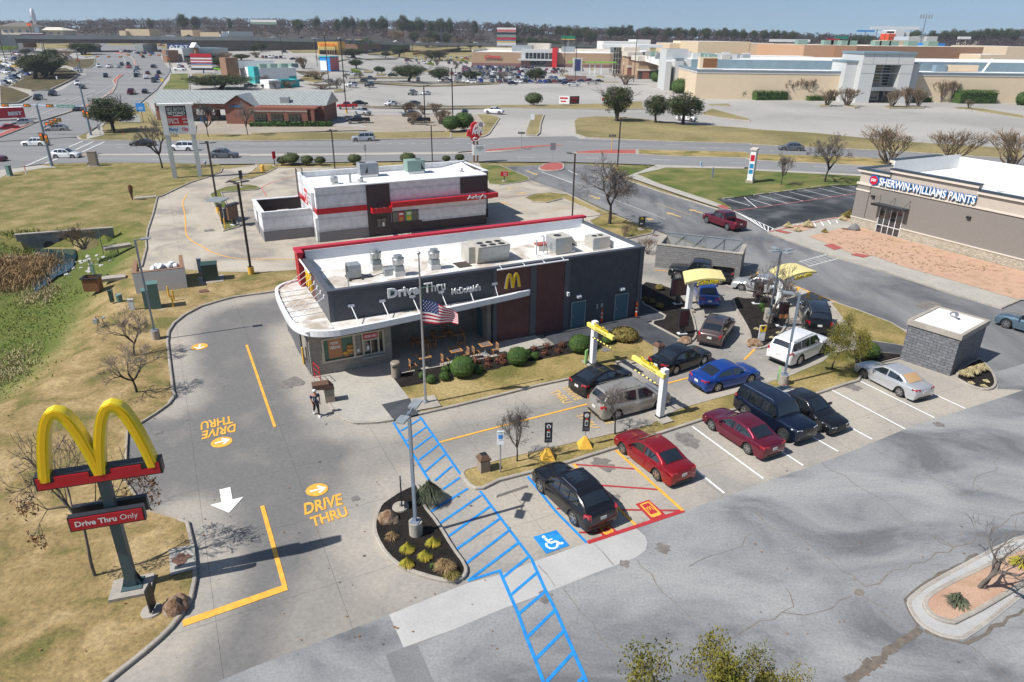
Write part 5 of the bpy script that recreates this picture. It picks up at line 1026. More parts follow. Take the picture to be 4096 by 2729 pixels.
def rtu(u,v,z,mat,lb,s=1.):
 p=fr(u,v);t=thing('rooftop_air_unit',lb,'air conditioner',(p.x,p.y,z),AX)
 bxp('casing',mat,t,-1.1*s,1.1*s,-.8,.8,.3,1.6);bxp('curb','roof_white',t,-1,1,-.75,.75,0,.3);mk('fan_ring','fan_dark',t,lambda m:m.cyl((-.55 if mat=='hvac_grey' else.55,.1,1.6),.4,.03,18));mk('vent_triangle','fan_dark',t,lambda m:m.add([(-.6,-.81,.5),(-.2,-.81,.5),(-.2,-.81,1.3)]if mat=='hvac_grey' else[(.6,-.81,.5),(1,-.81,.5),(.6,-.81,1.3)],[(0,1,2)]))
rtu(-10.6,40.0,5.2,'hvac_grey','dark grey air unit on the white roof with red banded walls');rtu(-4.9,39.8,5.2,'hvac_green','pale green air unit on the white roof with red banded walls')
for u,v,r,h_,lb in((-15.3,36.9,.42,.6,'round fan with a wide rim at the left of the white roof'),(-12.4,36.6,.32,.35,'low round fan next to a pipe on the white roof'),(1.2-1.0,37.3,.25,.35,'small round vent at the right end of the white roof')):
 p=fr(u,v);t=thing('exhaust_fan',lb,'roof fan',(p.x,p.y,5.2),AX);mk('fan_hood','steel',t,lambda m:m.lathe((0,0,.15),[(r*.8,0),(r,.1),(r,h_),(r*.7,h_+.1),(.01,h_+.1)],16),smooth=True);mk('curb','roof_white',t,lambda m:m.box(-r,r,-r,r,0,.15))
p=fr(-13.5,36.9);t=thing('vent_pipe','grey capped flue pipe between the round fans on the white roof','vent pipe',(p.x,p.y,5.2));mk('pipe','galvanised',t,lambda m:m.cyl((0,0,0),.12,.9,10));mk('cap','steel',t,lambda m:m.cyl((0,0,.85),.17,.22,10))
# ---- paint shop
SO=Vector((40.75,81.9,0));SA=AX-math.pi/2+R(.2);sh=thing('paint_shop_building','grey and beige paint shop with stone base, stepped parapet and blue lettering','shop',SO,SA)
FW=lambda t,x,y:face(t,x,y,SO,SA)
bxp('stone_base','ledge_stone',sh,(-.12,3.4,-.12,.1,0,1.1),(6.4,40,-.12,.1,0,1.1),(-.12,.1,.1,18,0,1.1));bxp('base_cap','trim_beige',sh,(-.18,3.4,-.18,.1,1.1,1.2),(6.4,40,-.18,.1,1.1,1.2),(-.18,.1,.1,18,1.1,1.2))
bxp('wall','stucco_grey',sh,(0,40,0,.3,0,5.0),(0,.3,.3,18,0,5.0));bxp('upper_wall','stucco_beige',sh,(0,40,-.03,.3,5.0,6.45),(-.03,.3,.3,18,5.0,6.45),(3.9,13.6,-.03,.3,6.45,7.0),(-.0,.3,5,14,6.45,7.1));bxp('corner_pier','stucco_grey',sh,-.1,1.6,-.1,.3,1.2,5.0)
bxp('trim_band','trim_beige',sh,(-.16,1.7,-.16,.1,4.3,4.5),(-.2,1.75,-.2,.1,5.0,5.25),(1.75,40,-.12,.1,5.0,5.18),(-.12,.1,.1,18,5.0,5.18))
bxp('cornice','trim_beige',sh,(-.3,3.85,-.3,.3,6.45,6.75),(3.8,13.7,-.32,.3,7.0,7.3),(13.65,40,-.3,.3,6.45,6.75),(-.3,.3,.3,5,6.45,6.748),(-.3,.3,5,14,7.1,7.4),(-.3,.3,14,18,6.45,6.748))
bxp('parapet_cap','roof_edge',sh,(-.38,3.85,-.38,.35,6.75,6.86),(3.75,13.75,-.4,.35,7.3,7.41),(13.7,40,-.38,.35,6.75,6.862),(-.38,.35,.35,5,6.75,6.858),(-.4,.35,5,14,7.4,7.51),(-.38,.35,14,18,6.75,6.856),(.3,9,17.7,18.2,6.76,6.87),(9,40,17.7,18.2,7.1,7.2))
bxp('parapet_lining','white_wall',sh,(.3,40,17.5,17.7,5.6,7.1),(.3,.4,5,17.5,5.6,7.38),(3.9,13.6,.3,.4,5.6,7.3));bxp('roof','roof_white',sh,.3,40,.3,17.6,5.4,5.7)
u0,z0=FW('H',1125,712);u1,z1=FW('H',1945,888)
bk=MB();ptx(bk,'SHERWIN-WILLIAMS PAINTS',(u0-.05,-.2,5.30),(u1-u0+.1,0,0),(0,0,.95),.06,.1);bk.build('lettering_backing','sign_blue',sh);bk=MB();ptx(bk,'SHERWIN-WILLIAMS PAINTS',(u0,-.27,5.36),(u1-u0,0,0),(0,0,.83),.07,.02);bk.build('lettering','sign_white',sh)
ue=u0-1.1
em=mk('paint_pot_emblem','sign_blue',sh,lambda m:(m.cyl((ue+.3,-.05,5.75),.62,-.12,18,axis='y'),m.box(ue,ue+.75,-.16,-.05,6.1,6.9)));mk('globe_patch','sign_red',em,lambda m:m.cyl((ue+.3,-.17,5.75),.5,-.05,18,axis='y'));mk('lettering','sign_white',em,lambda m:ptx(m,'SW',(ue-.02,-.24,5.6),(.65,0,0),(0,0,.35),.02,.03))
wd=bxp('window','white_metal',sh,*[(x,x+.07,-.1,.02,0,3.05)for x in(3.4,4.13,4.86,5.6,6.33)],(3.4,6.4,-.1,.02,.95,1.02),(3.4,6.4,-.1,.02,2.98,3.05));bxp('pane','window_glass',wd,3.45,6.35,-.06,-.03,.02,3.0)
aw=bxp('awning','roof_edge',sh,(3.0,6.9,-1.3,-.05,3.3,3.42));mk('awning_rod','trim_black',aw,lambda m:[m.tube([(x,-1.2,3.4),(x,-.05,4.3)],.025,4)for x in(3.1,4.95,6.8)]+[m.box(3.0,6.9,-1.34,-1.3,3.25,3.5)]);mk('awning_slats','steel',aw,lambda m:[m.box(3.1+.32*k,3.14+.32*k,-1.28,-.05,3.42,3.46)for k in range(12)])
for x in(2.2,13.4):mk('wall_lamp','trim_black',sh,lambda m:m.box(x-.22,x+.22,-.25,0,3.85,4.05))
p=SO+Vector((math.cos(SA)*14,math.sin(SA)*14,0))+Vector((math.cos(SA+math.pi/2),math.sin(SA+math.pi/2),0))*3
t=thing('satellite_dish','white dish antenna on the paint shop roof','antenna',(p.x,p.y,5.7));mk('dish','sign_white',t,lambda m:m.lathe((0,0,.7),[(.001,0),(.3,.06),(.45,.2)],14),smooth=True);mk('mast','trim_black',t,lambda m:m.cyl((0,0,0),.04,.75,6))
# ---- grey dumpster enclosure with slatted gates
g0=P('K',1455,160);g1=P('K',2250,262);gang=math.atan2(g1.y-g0.y,g1.x-g0.x);gl_=(g1-g0).length
de=thing('dumpster_enclosure','grey rough block enclosure with dark slatted metal gates at the back','enclosure',g0,gang)
bxp('wall','grey_block',de,(0,gl_,0,.3,0,2.25),(0,.3,.3,3.6,0,2.25),(gl_-.3,gl_,.3,3.6,0,2.25));bxp('cap','kerb',de,(-.05,gl_+.05,-.05,.35,2.25,2.33),(-.05,.35,.35,3.6,2.25,2.332),(gl_-.35,gl_+.05,.35,3.6,2.25,2.334))
for x0,x1 in((.35,2.1),(2.15,3.9),(4.1,5.9),(5.95,gl_-.35)):
 gt_=bxp('gate','galvanised',de,(x0,x1,3.4,3.44,.15,.23),(x0,x1,3.4,3.44,2.15,2.23),(x0,x0+.06,3.4,3.44,.2,2.2),(x1-.06,x1,3.4,3.44,.2,2.2));bxp('slats','hvac_grey',gt_,*[(x0+.12*k,x0+.12*k+.07,3.45,3.48,.15,2.25)for k in range(int((x1-x0)/.12)+1)]);mk('brace','galvanised',gt_,lambda m:m.bar((x0,3.37,.2),(x1,3.37,2.15),.06));gt_.location.z=.5
bxp('bin_lid','hvac_green',de,1.5,4.5,1.0,2.6,.0,1.3)
# ---- white service enclosure on the left
w0=P('I',1290,432);w1_=P('I',1770,372);wa=math.atan2(w1_.y-w0.y,w1_.x-w0.x);wl=(w1_-w0).length;we=thing('dumpster_enclosure','small white enclosure with brown brick lining and bagged rubbish inside','enclosure',w0,wa)
bxp('wall','white_wall',we,(0,wl,0,.15,0,1.95),(0,.15,.15,4.1,0,1.95),(wl-.15,wl,.15,4.1,0,1.95));bxp('brick_lining','red_brick',we,(.15,wl-.15,.15,.3,0,1.9),(.15,.3,.3,4.1,0,1.9),(wl-.3,wl-.15,.3,4.1,0,1.9));bxp('cap','brown_wall',we,(-.02,wl+.02,.0,.32,1.95,2.0),(-.0,.32,.32,4.1,1.95,2.002),(wl-.32,wl+.0,.32,4.1,1.95,2.004))
p=w0+Vector((math.cos(wa)*1.4-math.sin(wa)*1.2,math.sin(wa)*1.4+math.cos(wa)*1.2,0));t=thing('dumpster','dark dumpster heaped with white rubbish bags inside the white enclosure','dumpster',(p.x,p.y,0),wa);bxp('box','trim_black',t,0,2.2,0,1.4,.1,1.55);bxp('rim','hvac_grey',t,*[(.1+.25*k,.2+.25*k,-.04,0,.2,1.5)for k in range(9)])
for k in range(7):mk('rubbish_bag','sign_white',t,lambda m:m.sphere((.2+.3*k,.5+.3*(k%2),1.65+.1*(k%3)),.3,7,jit=.5),smooth=True)
# ---- stone shed with a turbine vent
s0=P('L',1715,1085);sB=P('L',1945,942);sC=P('L',1330,922);ang=math.atan2(sB.y-s0.y,sB.x-s0.x);wS=(sB-s0).length;dS=(sC-s0).length
sd=thing('stone_shed','dark split stone shed with flat white roof in the parking lot','shed',s0,ang)
bxp('wall','split_stone',sd,0,wS,0,dS,0,2.65);bxp('roof_edge','kerb',sd,(-.1,wS+.1,-.1,.12,2.65,3.0),(-.1,.12,.12,dS+.1,2.65,3.001),(wS-.12,wS+.1,.12,dS+.1,2.65,3.002),(.12,wS-.12,dS-.12,dS+.1,2.65,3.003));bxp('roof','roof_white',sd,.12,wS-.12,.12,dS-.12,2.7,2.93)
p=s0+(sB-s0)*.55+(sC-s0)*.5;t=thing('turbine_vent','round ribbed turbine vent on the shed roof','vent',(p.x,p.y,2.93));mk('base','roof_white',t,lambda m:m.lathe((0,0,0),[(.35,0),(.2,.12),(.17,.2)],14));mk('turbine','steel',t,lambda m:m.lathe((0,0,.2),[(.17,0),(.26,.08),(.28,.17),(.22,.28),(.05,.33),(.001,.33)],18))
TI['Z']=(0,30,5.6);TI['AA']=(600,100,4.708);TI['BB']=(3400,30,3.382)
# ================================================================ STREET FURNITURE AND SIGNS
smp('pole_grey',(.22,.27,.33),.4,metal=.3,nz=.06,ns=3);smp('pole_dark',(.035,.025,.022),.5,nz=.15,ns=3);smp('lamp_yellow_base',(.70,.40,.05),.6,nz=.1,ns=4);smp('pole_green',(.06,.10,.11),.5,nz=.1,ns=3);smp('pale_pole',(.50,.52,.52),.5,nz=.05,ns=2)
smp('sign_black',(.025,.026,.03),.45);smp('yellow_sign',(.78,.66,.16),.5,nz=.05,ns=3);smp('canopy_yellow',(.74,.63,.27),.55,nz=.08,ns=3);smp('arch_yellow',(.80,.62,.02),.28,nz=.03,ns=3);smp('cone_orange',(.80,.09,.01),.5);smp('brown_plastic',(.13,.07,.045),.5,nz=.1,ns=6)
smp('pebble',(.30,.25,.19),.9,nz=.35,ns=40,bump=.5,bs=50);smp('bin_taupe',(.25,.21,.17),.5,nz=.08,ns=6);smp('patio_orange',(.60,.26,.06),.45);smp('patio_slat',(.17,.13,.11),.6,nz=.15,ns=8);smp('rust',(.17,.075,.025),.8,nz=.3,ns=5);smp('cabinet_green',(.10,.19,.17),.5,nz=.08,ns=3);smp('cabinet_dark',(.025,.055,.042),.5,nz=.1,ns=3)
smp('flag_red',(.42,.01,.03),.8);smp('flag_blue',(.02,.035,.13),.8);smp('flag_white',(.65,.63,.62),.8);smp('hydrant_blue',(.25,.38,.5),.5);smp('sign_back',(.18,.18,.2),.6);smp('lime_sign',(.28,.55,.18),.5);smp('signal_yellow',(.55,.27,.02),.5);smp('signal_red',(.9,.03,.01),.3,emit=1.2);smp('green_sign',(.0,.20,.13),.5)
smp('menu_screen',(.05,.02,.025),.2,nz=.5,ns=6);smp('teal_logo',(.02,.22,.45),.5);smp('jc_red',(.55,.01,.02),.5);smp('lens_glass',(.10,.13,.16),.15,coat=1);smp('water',(.02,.05,.06),.06,spec=.8);smp('culvert_concrete',(.22,.22,.20),.85,nz=.25,ns=1.5,bump=.3,bs=8)
def base_top(base,top):return P(*base),hgt(base,top)
# ---- giant arches sign
t=thing('pole_sign','tall sign with giant yellow arches over a red bar and two drive-thru boards','sign',(-15.1,21.15,.1),R(17.4))
bxp('pole','pole_green',t,-.17,.2,-.05,.3,0,5.6);bxp('box','sign_black',t,-2.05,2.1,-.20,.22,5.30,5.88);mk('red_panel','sign_red',t,lambda m:(m.prism([(-1.98,5.36),(2.03,5.36),(2.03,5.82),(1.9,5.82),(1.9,5.6),(1.42,5.6),(1.42,5.82),(.42,5.82),(.42,5.62),(-.3,5.62),(-.3,5.82),(-1.4,5.82),(-1.4,5.6),(-1.86,5.6),(-1.86,5.82),(-1.98,5.82)][::-1],0,.03)))
o=t.children[-1];o.rotation_euler=(math.pi/2,0,0);o.location=(0,-.21,0)
mk('arches','arch_yellow',t,lambda m:arches(m,3.55,2.85,.37,.42,(.04,.2,5.62),uy=(0,-1,0)),smooth=True,angle=30);mk('arch_face','logo_yellow',t,lambda m:arches(m,3.52,2.80,.17,.04,(.04,-.215,5.63),uy=(0,-1,0)),smooth=True,angle=30)
for y0,y1 in((-.36,-.12),(.28,.5)):
 b=bxp('board','sign_black',t,-1.35,1.2,y0,y1,3.45,4.08)
 if y0<0:pn=bxp('red_panel','sign_red',b,-1.29,1.14,y0-.03,y0,3.51,4.02);mk('lettering','sign_white',pn,lambda m:(ptx(m,'Drive Thru',(-1.13,y0-.04,3.66),(1.38,0,0),(0,0,.24),0,.03),ptx(m,'Only',(.37,y0-.04,3.60),(.6,0,0),(0,0,.30),0,0)))
bxp('board_bracket','pole_green',t,-.05,.1,-.12,.28,3.7,3.8);bxp('footing','kerb',t,-.75,.75,-.55,.6,-.15,.16);mk('base_plate','pole_green',t,lambda m:(m.box(-.35,.4,-.25,.48,.16,.2),[m.add([(x,y,.2),(x*2.0,y*1.0,.2),(x,y,.75)],[(0,1,2)])for x in(-.17,.2)for y in(-.0,.25)]))
# ---- lamp poles
def lamp(base,top,label,kind='grey',heads=2,az=0.,group=None,foot=.8):
 p=P(*base);h_=hgt(base,top);t=thing('lamp_post',label,'lamp post',(p.x,p.y,p.z),az,group)
 dark=kind=='dark';mt='pole_dark' if dark else 'pole_grey'
 if foot:mk('footing','lamp_yellow_base' if dark else 'kerb',t,lambda m:m.cyl((0,0,-.1),.30 if not dark else.28,foot+.1,18),smooth=True)
 w_=.062 if not dark else.09;far_=h_>12 or p.y>140;w_=.13 if far_ else w_
 bxp('pole',mt,t,-w_,w_,-w_,w_,foot,h_-.05)
 if foot:bxp('base_plate',mt,t,-.2,.2,-.2,.2,foot,foot+.04)
 for k in range(heads):
  a=2*math.pi*k/heads;d=Vector((math.cos(a),math.sin(a),0));s=1.6 if far_ else 1.
  ar_=mk('arm',mt,t,lambda m:m.bar(tuple(Vector((0,0,h_-.12))),tuple(d*.38*s+Vector((0,0,h_-.05))),.05*s))
  hd=MB();n=Vector((-d.y,d.x,0));c0,c1=d*.36*s,d*1.0*s;z=h_-.1;hw=.2*s
  hd.add([tuple(c0-n*hw+Vector((0,0,z))),tuple(c1-n*hw+Vector((0,0,z+.05))),tuple(c1+n*hw+Vector((0,0,z+.05))),tuple(c0+n*hw+Vector((0,0,z))),tuple(c0-n*hw+Vector((0,0,z+.09*s))),tuple(c1-n*hw+Vector((0,0,z+.12*s))),tuple(c1+n*hw+Vector((0,0,z+.12*s))),tuple(c0+n*hw+Vector((0,0,z+.09*s)))],[(0,3,2,1),(4,5,6,7),(0,1,5,4),(1,2,6,5),(2,3,7,6),(3,0,4,7)])
  hd.build('lamp_head','galvanised' if not dark else mt,t)
 return t
lamp(('S',1535,215),('N',1500,340),'grey lamp post on a round concrete footing in the mulch island',az=R(75))
lamp(('I',1475,850),('E',1270,1310),'grey lamp post on the lawn edge left of the restaurant',heads=1,az=R(20))
lamp(('L',280,1165),('L',430,370),'grey lamp post behind the black sedan in the parking row',heads=1,az=R(170))
lamp(('L',160,630),('L',258,0),'grey lamp post with a four armed head in the middle mulch bed',heads=4,az=R(20))
lamp(('F',15,1415),('E',2245,770),'dark lamp post with yellow base right of the white walled service yard','dark',3,R(40))
lamp(('E',2062,1068),('E',1975,400),'dark lamp post with yellow base by the menu board shelter','dark',3,R(0))
lamp(('F',800,412),('F',765,50),'dark lamp post behind the left end of the white restaurant','dark',3,R(0),foot=0);lamp(('F',1718,345),('F',1705,0),'dark lamp post behind the middle of the white restaurant','dark',2,R(0),foot=0)
lamp(('G',680,880),('G',690,265),'plain dark lamp post behind the red roof edge','dark',1,R(170),foot=0)
lamp(('G',1103,430),('C',1135,1105),'dark lamp post with two flat heads behind the big bare tree','dark',2,R(5),foot=.6)
for b,tp,lb,nh in((('B',1912,1190),('B',1890,640),'thin brown lamp post near the arrow marked driveway',2),(('C',1258,775),('C',1293,300),'tall lamp post by the mall walkway',2),(('C',605,672),('C',615,290),'tall lamp post with yellow base before the red blade wall',2),(('C',708,765),('C',718,330),'tall lamp post beside the low brick screen wall',2),
 (('B',748,835),('B',705,335),'tall lamp post behind the right end of the bank',3),(('B',910,1065),('B',857,370),'tall lamp post with sign plate and yellow base beside the bank',3),(('B',635,630),('B',615,355),'tall lamp post in front of the yellow cafe',2),(('B',1453,580),('B',1440,290),'tall lamp post with yellow base in the middle of the lots',2),(('B',1535,518),('B',1530,275),'tall lamp post by the row of low shrubs',2),
 (('B',1650,1165),('B',1637,805),'short lamp post with yellow base in the bank lot',1),(('B',1990,415),('B',1975,235),'slim street light by the highway, bent arm',1),(('B',1803,460),('B',1800,275),'slim lamp post on the highway side',1),(('B',1607,445),('B',1600,330),'white street light near the exit road',1),(('B',308,535),('B',290,345),'lamp post left of the yellow cafe',2),
 (('A',60,605),('A',0,340),'leaning dark lamp post in the left car lot',2),(('A',130,520),('A',92,280),'dark lamp post by the white dealer building',2),(('C',540,450),('C',520,285),'highway street light behind the red blade wall',1),(('B',745,390),('B',735,325),'white street light behind the yellow cafe',1)):
 lamp(b,tp,lb,'dark' if 'white' not in lb and 'slim' not in lb else 'grey',nh,R(10),foot=.9 if 'yellow base' in lb else 0)
# ---- flag pole
p=P('N',1655,285);t=thing('flagpole','tall silver flagpole on a square concrete pad in front of the restaurant','flagpole',(p.x,p.y,.1),R(22));H_=hgt(('N',1655,290),('J',1580,50))-.1
mk('pole','steel',t,lambda m:m.tube([(0,0,.1),(0,0,H_*.5),(0,0,H_)],[.085,.07,.04],12),smooth=True);mk('ball','steel',t,lambda m:m.sphere((0,0,H_+.1),.1,8),smooth=True);mk('shoe','galvanised',t,lambda m:(m.cyl((0,0,.1),.13,.12,12),m.box(-.16,.16,-.16,.16,.1,.13)));bxp('pad','kerb',t,-.75,.75,-.75,.75,-.1,.1)
def flag(name,label,loc,ztop,hh,L_,az,droop=.4,n=26,m_=13):
 t=tag(bpy.data.objects.new(name,None),label,'flag');col.objects.link(t);t.location=loc;t.rotation_euler=(0,0,az)
 mb=MB();
 def pt(i,j):
  u,v=i/n,j/m_;x=L_*u*(.93-.12*u);y=.16*math.sin(u*9+v*1.5)*u**.7;z=ztop-hh*v*(1-.62*u**1.5)-droop*hh*u**1.3
  return(x,y,z)
 mb.v=[pt(i,j)for i in range(n+1)for j in range(m_+1)]
 for i in range(n):
  for j in range(m_):a=i*(m_+1)+j;mb.f.append((a,a+1,a+m_+2,a+m_+1));mb.mi.append(1 if(i/n<.42 and j<7)else(0 if j%2==0 else 2))
 mb.build('cloth',['flag_red','flag_blue','flag_white'],t,smooth=True)
 st=MB()
 for i in range(1,11,1):
  for j in range(1,7):
   if(i+j)%2==0:
    x,y,z=pt(i,j)
    for s in(-.02,.02):st.add([(x-.035,y+s,z-.03),(x+.035,y+s,z-.03),(x,y+s,z+.04)],[(0,1,2)])
 st.build('stars','flag_white',t);return t
zt=hgt(('N',1655,290),('J',1605,460));zb=hgt(('N',1655,290),('J',1605,690))
flag('national_flag','red white and blue flag hanging half way down the silver flagpole',(p.x+.06,p.y-.02,0),zt,zt-zb,2.5,R(8),.7)
# ---- patio
def table(u,v,lb):
 p=fr(u,v);t=thing('patio_table',lb,'table',(p.x,p.y,.11),AX,'outdoor tables of the restaurant')
 bxp('tabletop','patio_orange',t,(-.42,.42,-.42,-.36,.70,.74),(-.42,.42,.36,.42,.70,.74),(-.42,-.36,-.36,.36,.7,.74),(.36,.42,-.36,.36,.7,.74));bxp('slats','patio_slat',t,-.36,.36,-.36,.36,.705,.735);mk('pedestal','galvanised',t,lambda m:(m.cyl((0,0,0),.05,.7,10),m.cyl((0,0,0),.25,.03,16)))
def chair(u,v,rz,lb):
 p=fr(u,v);t=thing('patio_chair',lb,'chair',(p.x,p.y,.11),AX+rz,'outdoor chairs of the restaurant')
 bxp('seat','patio_orange',t,(-.22,.22,-.22,.22,.42,.45));bxp('seat_slats','patio_slat',t,-.18,.18,-.18,.18,.452,.458);bk_=bxp('backrest','patio_orange',t,(-.22,-.19,-.22,.22,.82,.86),(-.22,-.19,-.22,-.18,.45,.82),(-.22,-.19,.18,.22,.45,.82));bxp('back_slats','patio_slat',bk_,-.212,-.198,-.18,.18,.5,.82)
 for x in(-.22,.18):
  for y in(-.22,.18):bxp('leg','patio_orange',t,x,x+.04,y,y+.04,0,.42)
def LF(t,x,y):q=P(t,x,y,.11)-FO;return(q.x*math.cos(AX)+q.y*math.sin(AX),-q.x*math.sin(AX)+q.y*math.cos(AX))
for(x,y),lb in(((1640,1090),'table in the sun nearest the taupe bin'),((1935,1030),'middle table of the sunny front row'),((2215,975),'rightmost table of the sunny front row'),((1615,930),'shaded table left under the canopy'),((1778,885),'larger shaded table in the middle under the canopy'),((1955,865),'shaded table nearest the patio door')):
 table(*LF('J',x,y),'orange framed slatted '+lb)
for(x,y),rz,lb in(((1535,1140),0,'left of the sunny table nearest the taupe bin'),((1840,1090),0,'left of the middle sunny table'),((2030,1030),math.pi,'right of the middle sunny table'),((2130,1015),0,'left of the rightmost sunny table'),((2305,985),math.pi,'right of the rightmost sunny table'),((1555,915),0,'left of the left shaded table'),((1650,980),R(90),'in front of the left shaded table'),((1720,925),math.pi,'between the left and middle shaded tables'),
  ((1730,815),R(-90),'behind the middle shaded table'),((1855,815),R(-90),'behind the shaded table nearest the door'),((1990,915),math.pi,'in front of the shaded table nearest the door')):
 chair(*LF('J',x,y),rz,'orange patio chair '+lb)
# ---- bins
p=P('J',1375,1195,.1);t=thing('litter_bin','round taupe litter bin at the corner of the patio','trash can',(p.x,p.y,.11));mk('drum','bin_taupe',t,lambda m:m.cyl((0,0,0),.30,.95,20),smooth=True);mk('lid','bin_taupe',t,lambda m:m.lathe((0,0,.95),[(.32,0),(.32,.08),(.27,.13),(.001,.15)],20),smooth=True);bxp('slot','fan_dark',t,-.15,.15,-.33,-.29,.78,.88)
def pbin(t0,x,y,lb,h_=.85,z=.12):
 p=P(t0,x,y,z);t=thing('litter_bin',lb,'trash can',(p.x,p.y,z),AX);bxp('body','pebble',t,-.26,.26,-.26,.26,0,h_-.1);mk('hood','brown_plastic',t,lambda m:(m.add([(-.31,-.31,h_-.1),(.31,-.31,h_-.1),(.31,.31,h_-.1),(-.31,.31,h_-.1),(-.16,-.16,h_+.12),(.16,-.16,h_+.12),(.16,.16,h_+.12),(-.16,.16,h_+.12)],[(0,3,2,1),(0,1,5,4),(1,2,6,5),(2,3,7,6),(3,0,4,7)]),m.box(-.31,.31,-.31,.31,h_-.16,h_-.1)));bxp('opening','fan_dark',t,-.14,.14,-.14,.14,h_,h_+.1);return t
pbin('N',2200,895,'brown topped pebble bin on the strip beside the blue crossing lines');pbin('K',1490,985,'brown topped pebble bin behind the black sedan in the inner lane')
p=P('N',757,258);t=thing('litter_bin','pebble bin with a long brown chute lid beside the walking person','trash can',(p.x,p.y,.12),R(110));bxp('body','pebble',t,-.26,.26,-.28,.28,0,.85);mk('chute','brown_plastic',t,lambda m:m.add([(-.3,-.3,.85),(.3,-.3,.85),(.3,.95,1.0),(-.3,.95,1.0),(-.3,-.3,.95),(.3,-.3,.95),(.3,0,1.28),(-.3,0,1.28),(.3,.95,1.28),(-.3,.95,1.28)],[(0,1,5,4),(4,5,6,7),(7,6,8,9),(0,3,2,1),(1,2,8,6),(1,6,5),(0,7,9,3),(0,4,7),(3,9,8,2)]))
p=P('J',640,1235,.1);t=thing('guard_rail','small red ladder like rail at the restaurant corner','railing',(p.x,p.y,.12),AX+R(100));mk('frame','sign_red',t,lambda m:(m.tube([(-.5,0,0),(-.5,0,1.1),(.5,0,1.1),(.5,0,0)],.03,6)));mk('rungs','sign_red',t,lambda m:[m.tube([(-.5,0,z),(.5,0,z)],.02,5)for z in(.35,.7)])
def bollard(t0,x,y,h_,lb,r=.07,group=None,mat='lamp_yellow_base'):
 p=P(t0,x,y);t=thing('bollard',lb,'bollard',(p.x,p.y,0),0,group);mk('post',mat,t,lambda m:m.cyl((0,0,0),r,h_,12),smooth=True);mk('cap',mat,t,lambda m:m.lathe((0,0,h_),[(r,0),(r*.7,r*.6),(.001,r*.8)],12),smooth=True)
bollard('J',512,1092,1.35,'tall yellow bollard against the dark left wall of the restaurant')
for x,y,lb in((1597,460,'left one of three yellow bollards by the green cabinets'),(1643,495,'middle one of three yellow bollards by the green cabinets'),(1637,552,'front one of three yellow bollards by the green cabinets')):bollard('I',x,y,1.05,lb,group='yellow bollards by the cabinets')
bollard('Y',800,1418,1.35,'yellow bollard right of the menu shelter post');bollard('Y',670,1180,1.3,'yellow bollard hidden behind the menu shelter post');bollard('F',122,440,.9,'thick yellow bollard on the grass by the street',.3)
for t0,x,y,lb,h_,in(('K',952,678,'tall orange and white channelizer leaning on the dark restaurant wall',1.1),('K',1280,627,'tall orange and white channelizer at the restaurant corner',1.1)):
 p=P(t0,x,y,.1);t=thing('traffic_cone',lb,'cone',(p.x,p.y,.1));bxp('foot','fan_dark',t,-.3,.3,-.3,.3,0,.05);mk('tube','cone_orange',t,lambda m:m.cyl((0,0,.05),.13,h_,14,.07),smooth=True);mk('reflective_band','sign_white',t,lambda m:[m.cyl((0,0,z),.13-.06*(z-.05)/h_+.004,.11,14,.13-.06*(z+.06)/h_+.004)for z in(.4,.7)]);mk('handle','cone_orange',t,lambda m:m.tube([(-.05,0,h_+.05),(-.05,0,h_+.17),(.05,0,h_+.17),(.05,0,h_+.05)],.015,5))
p=P('K',877,690,.1);t=thing('traffic_cone','short orange and white cone behind the clearance post','cone',(p.x,p.y,.1));bxp('foot','fan_dark',t,-.2,.2,-.2,.2,0,.04);mk('cone','cone_orange',t,lambda m:m.cyl((0,0,.04),.16,.66,14,.03),smooth=True);mk('reflective_band','sign_white',t,lambda m:(m.cyl((0,0,.3),.11,.12,14,.088),m.cyl((0,0,.5),.072,.07,14,.06)))
# ---- clearance bars
for b,e0,e1,lb in(((5.5,42.3),(5.0,42.5),(6.4,40.1),'white post with a yellow drive-thru clearance bar near the restaurant'),((8.72,35.2),(7.45,37.6),(8.85,35.0),'white post with a yellow drive-thru clearance arrow over the outer lane')):
 a=math.atan2(e1[1]-e0[1],e1[0]-e0[0]);L_=math.hypot(e1[0]-e0[0],e1[1]-e0[1]);H_=3.2;t=thing('clearance_sign',lb,'clearance bar',(b[0],b[1],.1),a)
 c0=-math.hypot(e0[0]-b[0],e0[1]-b[1]);c1=c0+L_
 bxp('post','white_metal',t,-.17,.17,-.17,.17,.1,H_);bxp('footing','kerb',t,-.75,.75,-.4,.4,-.1,.1);bxp('base_plate','trim_black',t,-.22,.22,-.22,.22,.1,.16)
 ba=bxp('bar','yellow_sign',t,c0,c1,-.1-.17,.1-.17,2.72,2.98);mk('lettering','sign_black',ba,lambda m:ptx(m,'Clearance 9 Feet',(c0+L_*.35,-.28,2.77),(L_*.42,0,0),(0,0,.13)));mk('raised_lettering','arch_yellow',ba,lambda m:ptx(m,'Drive-Thru',(c0+L_*.28,-.2,3.0),(L_*.52,0,0),(0,0,.24),.05,.01))
 mk('hanging_chain',['sign_black','yellow_sign'],t,lambda m:[m.tube([(lerp(c0+.6,c1-.15,k/12)if c1>1 else lerp(c0+.1,c1-.7,k/12),-.17,2.1),(lerp(c0+.6,c1-.15,(k+1)/12)if c1>1 else lerp(c0+.1,c1-.7,(k+1)/12),-.17,2.1)],.045,6,k%2)for k in range(12)]+[m.tube([(x,-.17,2.1),(x,-.17,2.72)],.008,3,0)for x in((c0+.65,c1-.2)if c1>1 else(c0+.15,c1-.8))])
